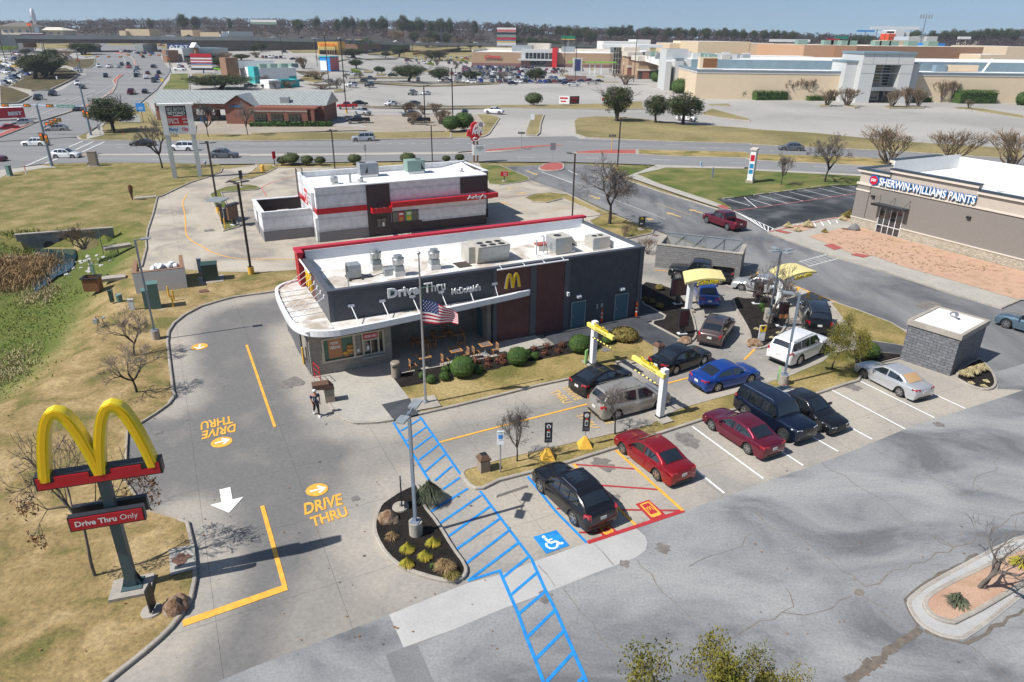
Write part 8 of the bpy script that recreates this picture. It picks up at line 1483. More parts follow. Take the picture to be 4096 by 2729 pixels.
rock(P('N',1300,1360,.12),.45,'large brown lichen covered boulder in the mulch island',sx=1.1,sz=1.05,seed=2);rock(P('R',1600,900,.12),.42,'split brown boulder beside the edge-on dark sign',sx=.9,sz=1.3,seed=4,rz=.8);rock(P('R',1665,850,.12),.45,'darker half of the split boulder at the kerb',sx=.8,sz=.7,seed=5,rz=.8)
rock(P('K',1740,855,.12),.42,'tan boulder at the tip of the order bed',seed=6,sx=1.3,sz=.7);rock(P('L',38,815,.12),.5,'golden boulder beside the yield board',seed=7,sx=1.1);rock(P('H',892,1115,.12),.62,'grey boulder at the paint shop corner','grey_block',seed=8,sx=1.1,sz=1.1)
p=P('L',150,605,.1);t=thing('concrete_stub','round bare concrete stub in the middle mulch bed','footing',(p.x,p.y,.1));mk('stub','kerb',t,lambda m:m.cyl((0,0,0),.33,.95,18),smooth=True);mk('cap','galvanised',t,lambda m:m.cyl((0,0,.95),.12,.06,10))
# ---- creek
area('creek_water',PL('E','430 1390 700 1368 I 720 60 700 110 690 150 620 210 530 248 430 330 330 400 300 300 450 200 330 60 300 10',-1.45),'water',-1.45)
hw=thing('culvert_headwall','long concrete headwall with two dark round pipe mouths over the creek','culvert',(HW0.x,HW0.y,0),math.atan2(hwd.y,hwd.x));HL=(HW1-HW0).length;FH=lambda x,y:face('E',x,y,HW0,math.atan2(hwd.y,hwd.x))
mk('wall','culvert_concrete',hw,lambda m:m.add([(0,-.25,-1.2),(HL*.15,-.25,-2.3),(HL*.75,-.25,-2.3),(HL,-.25,-.7),(HL,-.25,.22),(0,-.25,.22),(0,.12,-1.2),(HL*.15,.12,-2.3),(HL*.75,.12,-2.3),(HL,.12,-.7),(HL,.12,.22),(0,.12,.22)],[(0,1,2,3,4,5),(11,10,9,8,7,6),(5,4,10,11),(0,6,7,1),(1,7,8,2),(2,8,9,3),(3,9,10,4),(0,5,11,6)]));bxp('coping','kerb',hw,-.1,HL+.1,-.33,.2,.22,.34)
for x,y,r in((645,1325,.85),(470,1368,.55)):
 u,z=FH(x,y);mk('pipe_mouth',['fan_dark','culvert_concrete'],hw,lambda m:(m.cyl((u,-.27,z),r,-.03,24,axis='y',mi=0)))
rd=random.Random(11)
def hc(x,y):return.12-crd(x,y)
n=0
for cx_,cy_,k,sp in((('I',80,60),0,16,1.8),(('I',740,110),0,22,1.6),(('I',840,30),0,12,1.2)):
 c=P(*cx_,-.9 if cx_[0]=='I' else.1)
 for i in range(k):
  x,y=c.x+rd.gauss(0,sp*.7),c.y+rd.gauss(0,sp*.8);rock((x,y,hc(x,y)),rd.uniform(.12,.27),'one of the pale riprap stones heaped on the creek bank','pale_rock',rd.uniform(.8,1.3),rd.uniform(.5,.8),'rock','riprap stones by the creek',n,rd.uniform(0,6));n+=1
rmb=MB()
def reeds(pts,n,spread,h_,mb,w_=.03):
 for _ in range(n):
  i=rd.randrange(len(pts)-1);c=pts[i].lerp(pts[i+1],rd.random());x,y=c.x+rd.gauss(0,spread),c.y+rd.gauss(0,spread);z=hc(x,y)
  d=Vector((rd.gauss(0,.35),rd.gauss(0,.35),1)).normalized()*h_*rd.uniform(.4,1.2);s=Vector((rd.gauss(0,1),rd.gauss(0,1),0)).normalized()*w_;p=Vector((x,y,z));mb.add([p-s,p+s,p+d*.7+s,p+d*.7-s,p+d+Vector((d.x,d.y,-.1))*.5],[(0,1,2,3),(3,2,4)])
rp_=[P('I',x,y,-1.0)for x,y in((320,60),(230,130),(150,220),(60,300))];reeds(rp_,5500,1.35,.8,rmb)
smb=MB();reeds([P('I',150,900,-1),P('I',60,1050,-1),P('I',0,1200,-1)],900,.9,.35,smb);reeds([P('I',450,300,-1),P('I',300,430,-1)],900,.8,.35,smb);tag(smb.build('straw_reeds','straw'),'pale straw reeds lower down the creek','reeds',kind='stuff')
tag(rmb.build('dry_reeds','dry_reed'),'thick dry brown reeds heaped along the creek','reeds',kind='stuff')
gmb=MB();reeds([P('I',500,330,-1),P('I',350,470,-1),P('I',200,650,-1),P('I',80,850,-1),P('M',0,200,-.5)],1700,1.9,.2,gmb,.04);reeds([P('E',150,1350,-1),P('E',330,1400,-1)],900,1.,.3,gmb,.04);tag(gmb.build('bank_weeds','bank_green'),'low green weeds along the creek banks','weeds',kind='stuff')
T_('vase',1,('E',790,1405),('E',760,1180),'bare thicket beside the culvert mouth',5.5,name='shrub',bark='twig_tan')
lt=MB()
for _ in range(130):
 t0=rd.choice('MMRSNIW');q=P(t0,rd.uniform(20,2300),rd.uniform(20,1400),.03);s=rd.uniform(.02,.05);a=rd.uniform(0,6);inl=ins((q.x,q.y),[(v[0],v[1])for v in lawn]);z=(lawn_z(q.x,q.y)+.05)if inl else.035
 lt.add([(q.x+s*math.cos(a+k*1.57)*(1.6 if k%2 else 1),q.y+s*math.sin(a+k*1.57),z)for k in range(4)],[(0,1,2,3)])
tag(lt.build('litter_scraps','leaf_brown'),'tiny scraps of leaf litter on lawn and pavement','litter',kind='stuff')
# ================================================================ FAR BUILDINGS, BRIDGE, FAR CARS, WOODS
def bld(name,label,t0,x0,y0,x1,y1,yt,depth,wall,roof='roof_white',cat='store',par=.5,flat=True):
 a,b=P(t0,x0,y0),P(t0,x1,y1);h_=hgt((t0,x0,y0),(t0,x0,yt));L_=(b-a).length;t=thing(name,label,cat,a,math.atan2(b.y-a.y,b.x-a.x));t['_L']=L_;t['_h']=h_
 bxp('wall',wall,t,0,L_,0,depth,-1,h_-par)
 if par:bxp('parapet',wall,t,(0,L_,0,.35,h_-par,h_),(0,L_,depth-.35,depth,h_-par,h_),(0,.35,.35,depth-.35,h_-par,h_),(L_-.35,L_,.35,depth-.35,h_-par,h_))
 bxp('roof',roof,t,.35,L_-.35,.35,depth-.35,h_-par,h_-par+.08);return t,L_,h_
def fb(name,label,t0,x0,x1,yt,Y,depth,wall,roof='roof_white',cat='building',zb=None):
 a,b=at(t0,x0,yt,Y),at(t0,x1,yt,Y);z=max(a.z,b.z);g_=(zb if zb is not None else htr((a.x+b.x)/2,Y)-1);t=thing(name,label,cat,(a.x,Y,g_));L_=b.x-a.x;h_=(a.z+b.z)/2-g_
 bxp('wall',wall,t,0,L_,0,depth,0,h_-.05);bxp('roof',roof,t,.2,L_-.2,.2,depth-.2,h_-.05,h_);return t,L_,h_
def panes(t,nm,mat,boxes):
 for b in boxes:bxp(nm,mat,t,*b)
def txt(t,s,mat,x,y,z,w_,h_,d=.15,b=.02,name='lettering'):return mk(name,mat,t,lambda m:ptx(m,s,(x,y,z),(w_,0,0),(0,0,h_),d,b))
bk=thing('bank_building','long red brick bank with standing seam metal roof and drive through bays','bank',(-89.3,172.5,.15));bk.scale=(.885,.9,.93)
bxp('wall','red_brick',bk,(30,48,6,20,0,4.6),(22,30,4,20,0,4.6));bxp('wall','red_brick',bk,29,44.6,1.2,6,0,4.6)
bxp('brick_pier','red_brick',bk,*[(x,x+1.2,y,y+1.2,0,3.4)for x in(0,7,14,20)for y in(8,14)]);bxp('fascia','red_brick',bk,0,22,8,15.5,3.4,4.9);bxp('stone_band','kerb',bk,(28.9,44.7,1.1,1.2,3.5,3.8),(0,22,7.9,8,3.3,3.5));bxp('pier','red_brick',bk,(45.5,46.4,1.3,2.2,0,4.2),(44.6,47,1.2,6,4.2,4.6))
mk('metal_roof','metal_roof',bk,lambda m:(m.add([(-.6,7,4.85),(22,7,4.85),(22,14,7.8),(-.6,14,7.8),(-.6,21,4.85),(22,21,4.85)],[(0,1,2,3),(3,2,5,4),(0,3,4),(1,5,2)]),m.add([(22,6.5,4.7),(48.6,6.5,4.7),(48.6,14,7.8),(22,14,7.8),(22,21,4.7),(48.6,21,4.7)],[(0,1,2,3),(3,2,5,4),(0,3,4),(1,5,2)])))
mk('gable_roof','metal_roof',bk,lambda m:m.add([(20.5,2.5,4.4),(25.5,2.5,7.4),(30.5,2.5,4.4),(20.5,12,4.4),(25.5,12,7.4),(30.5,12,4.4)],[(0,1,4,3),(1,2,5,4)]));mk('gable_wall','red_brick',bk,lambda m:m.add([(21.5,3.2,0),(29.5,3.2,0),(29.5,3.2,4.7),(25.5,3.2,7.1),(21.5,3.2,4.7)],[(0,1,2,3,4)]))
txt(bk,'CHASE','teal_logo',22.9,3.1,4.3,3.3,.62,.08);bxp('flat_roof','roof_tan',bk,29.3,44.4,1.5,6.4,4.25,4.4)
for x in(30.1,34.6,39.4):w_=bxp('window','trim_black',bk,x,x+3.3,1.08,1.2,.6,3.1);bxp('pane','window_glass',w_,*[(x+.1+i*1.08,x+1.06+i*1.08,1.04,1.07,.7+j*1.2,1.8+j*1.2)for i in range(3)for j in range(2)])
bxp('roof_unit','galvanised',bk,35.5,38,7.5,9,5.0,6.6);bxp('blue_post','blue_paint',bk,*[(x,x+.15,6.5,6.65,0,1.2)for x in(13,14,20.5,21,27,31.5)])
s_=psn('monument_sign','low white bank sign on the crossing lawn under the live oak','sign',P('E',1230,225),0,5.4,1.7,.3,'pale_grey',txt=[('CHASE',.55,.35,.35,-.3)],tm='teal_logo',z0=.1)
psn('atm_sign','small blue cash machine sign by the bank roof','sign',P('E',1355,230),0,2.1,1.9,2.9,'blue_paint',txt=[('ATM',.5,.2,.35,0)])
t,L_,h_=bld('shop_building','white painted brick shop with teal trim and roof equipment','B',105,790,445,770,642,18,'white_wall');bxp('teal_trim','teal_wall',t,(-2,0,.5,6,0,h_+.5),(12,15,-.1,0,.1,2.4));bxp('roof_unit','hvac_green',t,*[(3+4.5*k,6+4.5*k,6,9,h_-.4,h_+1.2)for k in range(4)]);bxp('rear_parapet','white_wall',t,-3,L_-2,14,15,h_-.5,h_+2.2);bxp('brown_wall','brown_wall',t,-7,-2,14,20,0,h_+3.4)
t,L_,h_=bld('service_block','small teal walled service block beside the white shop','B',298,832,470,820,755,7,'teal_wall','white_wall');bxp('white_end','white_wall',t,-4.5,0,.5,7,0,h_)
t,L_,h_=bld('shop_building','long low strip shop with grey shingle roof and green awning','A',1735,590,2160,575,455,20,'pale_grey','blue_roof',par=.1);bxp('shop_front','fan_dark',t,.5,L_,-.2,0,0,3.4);bxp('green_awning','green_sign',t,L_*.2,L_*.62,-2,0,3.4,4.6);bxp('tower','brown_wall',t,L_*.24,L_*.31,-2.5,2,0,h_+.5);mk('tower_roof','white_wall',t,lambda m:m.add([(L_*.2,-3,h_+.4),(L_*.35,-3,h_+.4),(L_*.275,-3,h_+2.8),(L_*.2,3,h_+.4),(L_*.35,3,h_+.4),(L_*.275,3,h_+2.8)],[(0,1,2),(0,2,5,3),(1,4,5,2),(3,5,4)]));bxp('roof_tower','brown_wall',t,-8,-1.5,2,8,0,h_-1)
def pyl(name,lb,t0,x,yb,yt,w_,panels,posts=1,Y=None,pm='pole_dark',d=.6):
 p=P(t0,x,yb)if Y is None else at(t0,x,yb,Y);
 if Y:p.z=htr(p.x,Y)
 C=Vector((0,0,CAM_H));f=lambda yy:at(t0,x,yy,p.y).z-p.z
 t=thing(name,lb,'sign',p);H_=f(yt)
 for k in range(posts):xx=(k-(posts-1)/2)*w_*.7;mk('post',pm,t,lambda m:m.cyl((xx,0,0),.3,max(1,H_-.5),8))
 out=[]
 for y0,y1,mat,s,tm in panels:
  z0,z1=f(y1),f(y0);b=bxp('panel',mat,t,-w_/2,w_/2,-d-.1-.12*len(out),-.1,z0,z1);out.append(b)
  if s:txt(b,s,tm,-w_*.42,-d-.13-.12*len(out),z0+(z1-z0)*.25,w_*.84,(z1-z0)*.5,0)
 return t
pyl('pole_sign','dark blue telephone shop sign on two posts','A',1712,575,412,13,[(412,465,'flag_blue','AT&T','sign_white')],2)
pyl('pylon_sign','multi panel shop pylon with a blue side','A',1920,690,500,9.5,[(505,540,'sign_red',None,0),(545,560,'sign_white',None,0),(562,572,'sign_red',None,0),(574,586,'sign_white',None,0),(588,598,'sign_red',None,0),(600,610,'blue_paint',None,0),(611,618,'yellow_wall',None,0),(620,640,'sign_white',None,0),(642,660,'sign_black',None,0)],1,pm='blue_paint')
pyl('pole_sign','round burger sign high above the left lots','A',335,470,200,3,[(222,243,'cone_orange',None,0)],1)
p=P('A',335,470);zz=at('A',312,155,p.y).z;t=thing('round_sign','tilted oval burger sign against the sky at the far left','sign',(at('A',312,155,p.y).x,p.y,zz),R(-70));t.scale=(.75,.75,.75);mk('disc','sign_white',t,lambda m:m.cyl((0,.6,0),6.6,-1.2,28,axis='y'));mk('bun','logo_yellow',t,lambda m:(m.add([(5.0*math.cos(a*.26),-.65,1.9+3.2*math.sin(a*.26))for a in range(13)],[tuple(range(13))[::-1]]),m.add([(5.0*math.cos(a*.26),-.65,-2.2-2.6*math.sin(a*.26))for a in range(13)],[tuple(range(13))])));mk('lettering','sign_red',t,lambda m:(ptx(m,'BURGER',(-5,-.75,.1),(10,0,0),(0,0,1.6),0,.04),ptx(m,'KING',(-3.6,-.75,-1.9),(7.2,0,0),(0,0,1.6),0,.04)))
pyl('pylon_sign','dark red and black sign board on white legs at the far left','A',350,490,310,15,[(312,374,'white_wall',None,0),(318,345,'paint_maroon',None,0),(346,368,'sign_black','LEGACY','sign_white')],2,pm='white_wall',d=1.);pyl('pylon_sign','slim white pylon right of the dark red sign board','A',400,480,255,3,[(255,305,'pole_grey',None,0)],1,pm='white_wall')
t,L_,h_=bld('dealer_building','white brick dealer building with a bronze panel at the far left','A',170,495,330,490,360,25,'white_wall');bxp('bronze_panel','brown_wall',t,4,12,-.2,0,h_*.35,h_*.68);bld('dealer_building','low white dealer wing at the far left edge','A',-60,500,170,495,405,25,'white_wall');bxp('dark_glass','window_glass',t,L_-.2,L_+.1,1,20,0,h_*.7)
t,L_,h_=bld('cafe_building','mustard yellow cafe with striped awning and orange lettering','B',645,514,835,518,396,22,'yellow_wall');txt(t,'LONE SPUR CAFE','cone_orange',L_*.08,-.3,h_*.72,L_*.8,h_*.13,.2,.04);bxp('awning','canopy_yellow',t,*[(L_*.05+L_*.085*k,L_*.1+L_*.085*k,-2.5,0,h_*.36,h_*.62)for k in range(10)]);bxp('front_window','window_glass',t,L_*.06,L_*.9,-.2,0,.2,h_*.33);bxp('brick_post','brown_wall',t,*[(L_*.45+L_*.12*k,L_*.5+L_*.12*k,-2.6,-1.8,0,h_*.36)for k in range(4)])
bld('roadhouse','low dark brown roadhouse with black sign wall right of the yellow cafe','B',1020,500,1235,478,415,24,'brown_wall','dark_wall',par=1.2)
JA,JB=P('B',2088,622),P('C',912,640);ja=math.atan2(JB.y-JA.y,JB.x-JA.x);JL=(JB-JA).length;FJ=lambda t0,x,y:face(t0,x,y,JA,ja);js=thing('department_store','long tan brick store with a red blade wall and red lettering','store',JA,ja)
hj=FJ('B',2100,488)[1]-JA.z;U=lambda t0,x:FJ(t0,x,560)[0];Zj=lambda t0,x,y:FJ(t0,x,y)[1]-JA.z
bxp('wall','tan_brick',js,(0,JL+30,0,60,2.2,hj));bxp('base_course','maroon_brick',js,0,JL+30,-.1,60,-1,2.2);bxp('roof','roof_white',js,.5,JL+29,.5,59,hj,hj+.1);bxp('parapet','roof_tan',js,(0,JL+30,59,60,hj,hj+2.2),(0,1,1,59,hj,hj+1.5),(JL+29,JL+30,1,59,hj,hj+1.5))
u0,u1=U('C',200),U('C',495);bxp('portal','pale_grey',js,u0,u1,-1.2,12,2,Zj('C',300,465));bxp('upper_window','window_glass',js,U('C',242),U('C',490),-1.4,-1.2,Zj('C',300,552),Zj('C',300,498));bxp('mullions','white_metal',js,*[(u0+(u1-u0)*k/8,u0+(u1-u0)*k/8+.25,-1.55,-1.4,Zj('C',300,552),Zj('C',300,498))for k in range(2,8)]);bxp('canopy','pale_grey',js,U('C',175),u1,-4,-1.2,Zj('C',300,570),Zj('C',300,556));bxp('entrance_doors','window_glass',js,U('C',290),U('C',440),-1.3,-1.2,0,Zj('C',300,573));bxp('red_blade','jc_red',js,U('C',495),U('C',540),-4,10,0,Zj('C',515,452));bxp('portal_side','maroon_brick',js,(u0,U('C',290),-1.3,-1.2,0,Zj('C',300,573)),(U('C',440),u1,-1.3,-1.2,0,Zj('C',300,573)))
txt(js,'JCPenney','jc_red',U('B',2208),-.6,Zj('B',2280,555),U('C',12)-U('B',2208),Zj('B',2280,522)-Zj('B',2280,555),.3,.03)
bxp('roof_unit','galvanised',js,(U('C',75),U('C',265),20,34,hj,hj+4.5),(U('C',555),U('C',680),20,30,hj,hj+4));bxp('roof_screen','roof_tan',js,U('C',200),U('C',420),36,50,hj,hj+6)
t,L_,h_=bld('screen_wall','low brown brick screen wall in the store lot','C',615,757,810,762,712,.6,'maroon_brick','kerb','wall',par=0);
pyl('pylon_sign','tall white mall pylon with a column of small colour panels','C',60,470,262,16,[(262,440,'white_wall',None,0),(278,302,'pale_red',None,0),(306,326,'sign_black',None,0),(330,350,'hvac_green',None,0),(354,375,'sign_red',None,0),(378,386,'blue_paint',None,0),(388,398,'logo_yellow',None,0),(402,430,'sign_white',None,0)],1,Y=640,d=2.)
t,L_,h_=fb('mall_entrance','tall glass mall entrance tower with a white winged roof','C',1072,1170,445,455,16,'window_glass','white_wall');bxp('frame','white_metal',t,*[(L_*k/4-.15,L_*k/4+.15,-.3,0,0,h_)for k in range(5)],*[(0,L_,-.32,0,h_*k/5,h_*k/5+.3)for k in range(6)]);bxp('winged_roof','white_wall',t,-8,L_+22,-6,18,h_,h_+1.6);bxp('green_canopy','lime_green',t,-28,L_*.2,-8,-5,h_*.46,h_*.5);bxp('canopy_column','white_wall',t,*[(x,x+.7,-7,-6.3,0,h_*.46)for x in(-15,-12,-8)]);bxp('blue_pylon','flag_blue',t,-24,-20.5,-9,-6,3,h_*.58);bxp('pylon_cap','pale_grey',t,-25,-19.5,-8.9,-5,0,h_*.62)
for x0,x1,yt,Y,lb in((1180,1300,450,440,'left'),(1215,1330,495,425,'middle'),(1310,1492,535,400,'right')):
 t,L_,h_=fb('retail_block',lb+' stepped tan block with red brick base beside the glass entrance','C',x0,x1,yt,Y,22,'tan_brick','roof_tan');bxp('cornice','trim_beige',t,-.8,L_+.8,-.8,22,h_-2.2,h_+.2);bxp('brick_base','red_brick',t,-.2,L_+.2,-.3,1,0,h_*.42);bxp('band','trim_beige',t,-.5,L_+.5,-.6,1,h_*.42,h_*.5)
 if lb=='right':bxp('shop_window','window_glass',t,L_*.6,L_*.92,-.5,-.3,h_*.1,h_*.42);bxp('entry','fan_dark',t,L_*.02,L_*.2,-.5,-.3,0,h_*.38)
c0,c1,c2=P('C',1828,930),P('D',1290,872),P('D',2330,892);ma=math.atan2(c2.y-c0.y,c2.x-c0.x);FM=lambda t0,x,y:face(t0,x,y,c0,ma);ml=thing('shopping_mall','huge cream walled mall with a pale grey entrance tower','mall',c0,ma);mh=FM('C',1850,655)[1];mL=190
u=lambda x,y=860:FM('D',x,y)[0];zf=lambda x,y:FM('D',x,y)[1]
bxp('wall','cream',ml,0,mL,0,90,-.5,mh-1.2);bxp('coping','pale_grey',ml,(-.1,mL,-.15,1,mh-1.2,mh-.3),(-.15,1,1,90,mh-1.2,mh-.3));bxp('coping_cap','blue_roof',ml,(-.3,mL,-.4,1.4,mh-.3,mh),(-.4,1.4,1.4,90,mh-.3,mh+.01));bxp('roof','roof_white',ml,1,mL,1,60,mh-1.3,mh-1.1);bxp('upper_screen','blue_roof',ml,5,mL,42,44,mh-1.2,mh+2.4);bxp('upper_roof','roof_white',ml,-5,mL,45,130,mh-1.2,mh+1.8)
ua,ub,uc,ud=u(735),u(860,700),u(1285,700),u(1350);zt=zf(1080,462)
bxp('entrance_tower','pale_grey',ml,(ub,u(975,700),-8,12,0,zt),(u(1185,700),uc,-8,12,0,zt),(u(975,700),u(1185,700),-8,12,zf(1080,552),zt),(u(975,700),u(1185,700),0,12,zf(1050,735),zf(1080,552)));bxp('tower_wing','pale_grey',ml,(ua,ub,-4,10,0,zf(800,530)),(uc,ud,-4,10,0,zf(1310,545)));bxp('tower_cap','blue_roof',ml,(ub-.3,uc+.3,-8.4,12,zt,zt+.7),(ua-.3,ub,-4.4,10,zf(800,530),zf(800,530)+.5),(uc,ud+.3,-4.4,10,zf(1310,545),zf(1310,545)+.5))
w_=bxp('tower_window','window_glass',ml,u(975,700),u(1185,700),-.3,-.1,zf(1050,735),zf(1080,552));bxp('mullions','white_metal',w_,*[(lerp(u(975,700),u(1185,700),k/3)-.12,lerp(u(975,700),u(1185,700),k/3)+.12,-.5,-.3,zf(1050,735),zf(1080,552))for k in range(4)],*[(u(975,700),u(1185,700),-.52,-.3,lerp(zf(1050,735),zf(1080,552),k/7)-.1,lerp(zf(1050,735),zf(1080,552),k/7)+.1)for k in range(8)])
bxp('door_canopy','steel',ml,u(945),u(1142),-8.5,-1,zf(1050,768),zf(1050,738));bxp('entrance_doors','window_glass',ml,u(945),u(1120),-1,-.8,0,zf(1050,770));bxp('door_frames','white_metal',ml,*[(lerp(u(945),u(1120),k/4)-.12,lerp(u(945),u(1120),k/4)+.12,-1.2,-1,0,zf(1050,770))for k in range(5)]);bxp('joint_lines','hvac_grey',ml,*[(ub,uc,-8.03,-8,z,z+.12)for z in(zf(1080,625),zf(1080,548))],*[(x,x+.12,-8.03,-8,zf(1080,548),zt)for x in(u(985,500),u(1090,500),u(1195,500))])
for x in(965,1030,1093):p=P('D',x,872);t=thing('bollard','pale round bollard before the mall doors','bollard',p,0,'bollards before the mall doors');mk('post','pale_concrete',t,lambda m:m.cyl((0,0,0),.5,1.4,10));mk('cap','kerb',t,lambda m:m.cyl((0,0,1.4),.45,.1,10))
t,L_,h_=fb('mall_pylon_tower','pale split stair tower at the left corner of the mall','C',1572,1775,462,318,14,'pale_grey','blue_roof');bxp('front_fin','pale_grey',t,(L_*.33,L_*.72,-5,0,0,h_*.78),(-1,L_*.15,-6,0,0,h_*.72));bxp('fin_cap','blue_roof',t,L_*.32,L_*.73,-5.3,0,h_*.78,h_*.8)
for a in(('C',1340,1500,490,470,60,'white_wall','long white mall roof behind the tan blocks'),('C',1600,1868,408,620,60,'cream','distant cream warehouse block left of the larger one'),('C',1870,2360,392,560,90,'cream','large distant cream block above the mall roofs'),('D',0,208,372,560,60,'cream','right end of the large distant cream block'),('C',975,1290,392,640,50,'white_wall','distant white flat building over the glass entrance'),('C',1290,1420,375,660,50,'white_wall','distant white stepped building over the tan blocks'),
   ('D',205,320,380,600,30,'white_wall','distant small white block by the orange brick store'),('D',330,452,395,560,30,'white_wall','second distant small white block by the orange brick store'),('D',0,560,486,430,25,'cream','low cream parapet block over the mall roof'),('D',1985,2220,470,420,40,'cream','low cream block right of the brown brick store'),('D',2215,2420,400,460,60,'cream','tall cream block at the right edge of the mall')):fb('mall_block',a[7],a[0],a[1],a[2],a[3],a[4],a[5],a[6],'roof_white','mall')
t,L_,h_=fb('big_box_store','long brown brick store with a pale stripe above the mall roof','D',920,2012,400,440,120,'brown_wall','roof_tan','store');bxp('pale_stripe','trim_beige',t,0,L_,-.15,0,h_-9.6,h_-7.6);q=at('D',470,383,520);
t2_,L2,h2=fb('big_box_store','sunlit orange brick side wing of the long brown store','D',470,920,388,470,90,'orange_brick','roof_tan','store');bxp('pale_stripe','trim_beige',t2_,0,L2,-.15,0,h2-10,h2-7.8);bxp('roof_unit','hvac_green',t,*[(L_*f,L_*f+w_,30,36,h_,h_+2.8)for f,w_ in((.05,5),(.10,6),(.33,4),(.37,7),(.45,6),(.61,6),(.78,6))]);bxp('roof_unit','hvac_green',t2_,*[(L2*f,L2*f+6,20,26,h2,h2+2.8)for f in(.1,.62,.75)])
rd=random.Random(21)
for k in range(34):
 x,y,Y=rd.uniform(1380,2330),rd.uniform(480,545),rd.uniform(330,400);q=at('C',x,y,Y);t=tag(MB().box(-1.8,1.8,-1.5,1.5,0,rd.uniform(1.6,2.6)).build('rooftop_air_unit',rd.choice(['hvac_green','pale_grey','hvac_beige','galvanised'])),'one of the small boxy air units scattered over the white mall roofs','air conditioner','air units on the mall roofs');t.location=(q.x,Y,mh+1.75)
t=thing('rooftop_air_unit','rusty fronted cream air unit on the mall roof at left','air conditioner',(at('C',1955,600,300).x,300,mh-1.1));bxp('casing','cream',t,-3.5,3.5,-1.5,2,.4,4.6);bxp('grille','rust',t,-2.2,3.4,-1.6,-1.5,.8,4.2);t=thing('rooftop_air_unit','cream air unit with a propped white panel on the mall roof at right','air conditioner',(at('D',1770,595,300).x,300,mh-1.1));bxp('casing','cream',t,-4,8,-1.5,2,.2,2.6);bxp('duct','blue_roof',t,-9,-4.5,-1.5,1.5,0,2.6);mk('panel','white_wall',t,lambda m:m.bar((11,0,.1),(13.5,0,5),1.2,.2))
for a in(('BB',500,800,445,760,30,'cream','blue_paint','blue roofed row building on the far right rise'),('BB',620,745,305,840,30,'white_wall','roof_white','white stepped building on the far right skyline'),('BB',740,810,330,842,30,'white_wall','roof_white','lower wing of the white stepped building'),('BB',535,620,355,838,20,'cone_orange','roof_tan','orange striped part of the skyline building'),('BB',800,1010,395,765,30,'pale_grey','roof_tan','long grey roofed row building on the far right rise'),('BB',1045,1190,392,770,30,'pale_grey','roof_white','pale row building near the thin poles'),('BB',1100,1290,485,600,20,'blue_paint','blue_paint','blue roofed canopy over the brown store'),('BB',1600,1800,362,900,20,'roof_tan','roof_tan','low far building among the right hand trees')):fb('far_building',a[8],a[0],a[1],a[2],a[3],a[4],a[5],a[6],a[7])
pyl('billboard','large white billboard on the far right skyline','BB',575,420,255,52,[(258,300,'sign_white',None,0)],2,Y=820,d=1.5);pyl('pole_sign','blue bordered oval sign left of the far billboard','BB',462,455,322,17,[(322,352,'sign_white',None,0)],1,Y=800);pyl('pole_sign','small orange sign below the far billboard','BB',523,455,322,8,[(322,348,'cone_orange',None,0)],1,Y=800);pyl('pole_sign','blue and white sign at the far left of the right skyline','BB',195,400,308,22,[(308,330,'blue_paint',None,0)],1,Y=950)
pyl('pole_sign','small green highway sign above the orange brick store','D',780,360,312,14,[(312,334,'green_sign',None,0)],1,Y=800);pyl('pole_sign','red and white shop sign above the orange brick store','D',700,400,335,11,[(335,352,'sign_red',None,0),(352,378,'sign_white',None,0)],1,Y=640);pyl('pole_sign','white two line sign behind the cream block','D',335,380,335,38,[(338,362,'sign_white',None,0)],2,Y=700);pyl('pole_sign','white box sign among the right hand trees','BB',1528,470,395,11,[(395,430,'sign_white',None,0)],1,Y=640)
p=at('BB',985,480,700);zb_=p.z-3;zt_=at('BB',1045,95,700).z;p=Vector((at('BB',1040,95,700).x,700,zb_));t=thing('cell_tower','tall thin mast with antenna heads on the far right skyline','mast',p);mk('mast','pole_grey',t,lambda m:m.tube([(0,0,0),(0,0,zt_-zb_)],[.7,.4],6));bxp('antenna','galvanised',t,*[(x,x+.8,-.5,.5,zt_-zb_-3.4,zt_-zb_-.2)for x in(-5.5,-3,-.4,2.2,4.6)],(-2.4,2.4,-.5,.5,zt_-zb_-19.5,zt_-zb_-17.5))
pyl('highway_sign','green and yellow highway sign on a gantry arm','C',640,448,335,13,[(338,376,'green_sign',None,0),(368,376,'yellow_wall',None,0)],1,Y=720,pm='pale_pole');pyl('billboard','dark billboard with a pale figure above the left ramp','B',145,330,180,26,[(180,236,'sign_black',None,0),(186,232,'hvac_green',None,0),(186,210,'sign_white',None,0)],1,Y=760,pm='rust')
for x0,x1,yt,Y,w_,r_,lb in((1118,1180,290,700,'cream','roof_tan','left low wing of the cream store on the hill'),(1180,1400,275,705,'cream','roof_tan','cream store with a red panel on the hill behind the bridge'),(1700,1810,283,690,'cream','roof_tan','cream shop behind the semi trailer'),(1880,2060,305,690,'cream','roof_tan','long low cream building behind the semi trailer')):fb('hill_store',lb,'A',x0,x1,yt,Y,20,w_,r_)
for x0,x1,yt,yr,Y,lb in((0,700,430,330,760,'large grey roofed house behind the bridge at the far left'),(740,1400,510,440,770,'long tan roofed house beside the large grey one')):
 t,L_,h_=fb('house',lb,'Z',x0,x1,yt,Y,22,'trim_beige','roof_tan','house');hr_=at('Z',x0,yr,Y).z-at('Z',x0,yt,Y).z;mk('hip_roof','bark_grey' if x0==0 else 'roof_tan',t,lambda m:m.add([(-2,-2,h_),(L_+2,-2,h_),(L_+2,24,h_),(-2,24,h_),(L_*.25,11,h_+hr_),(L_*.75,11,h_+hr_)],[(0,1,5,4),(1,2,5),(2,3,4,5),(3,0,4)]));bxp('window','window_glass',t,*[(L_*f,L_*f+3,-.2,0,h_*.4,h_*.7)for f in(.1,.3,.55,.8)])
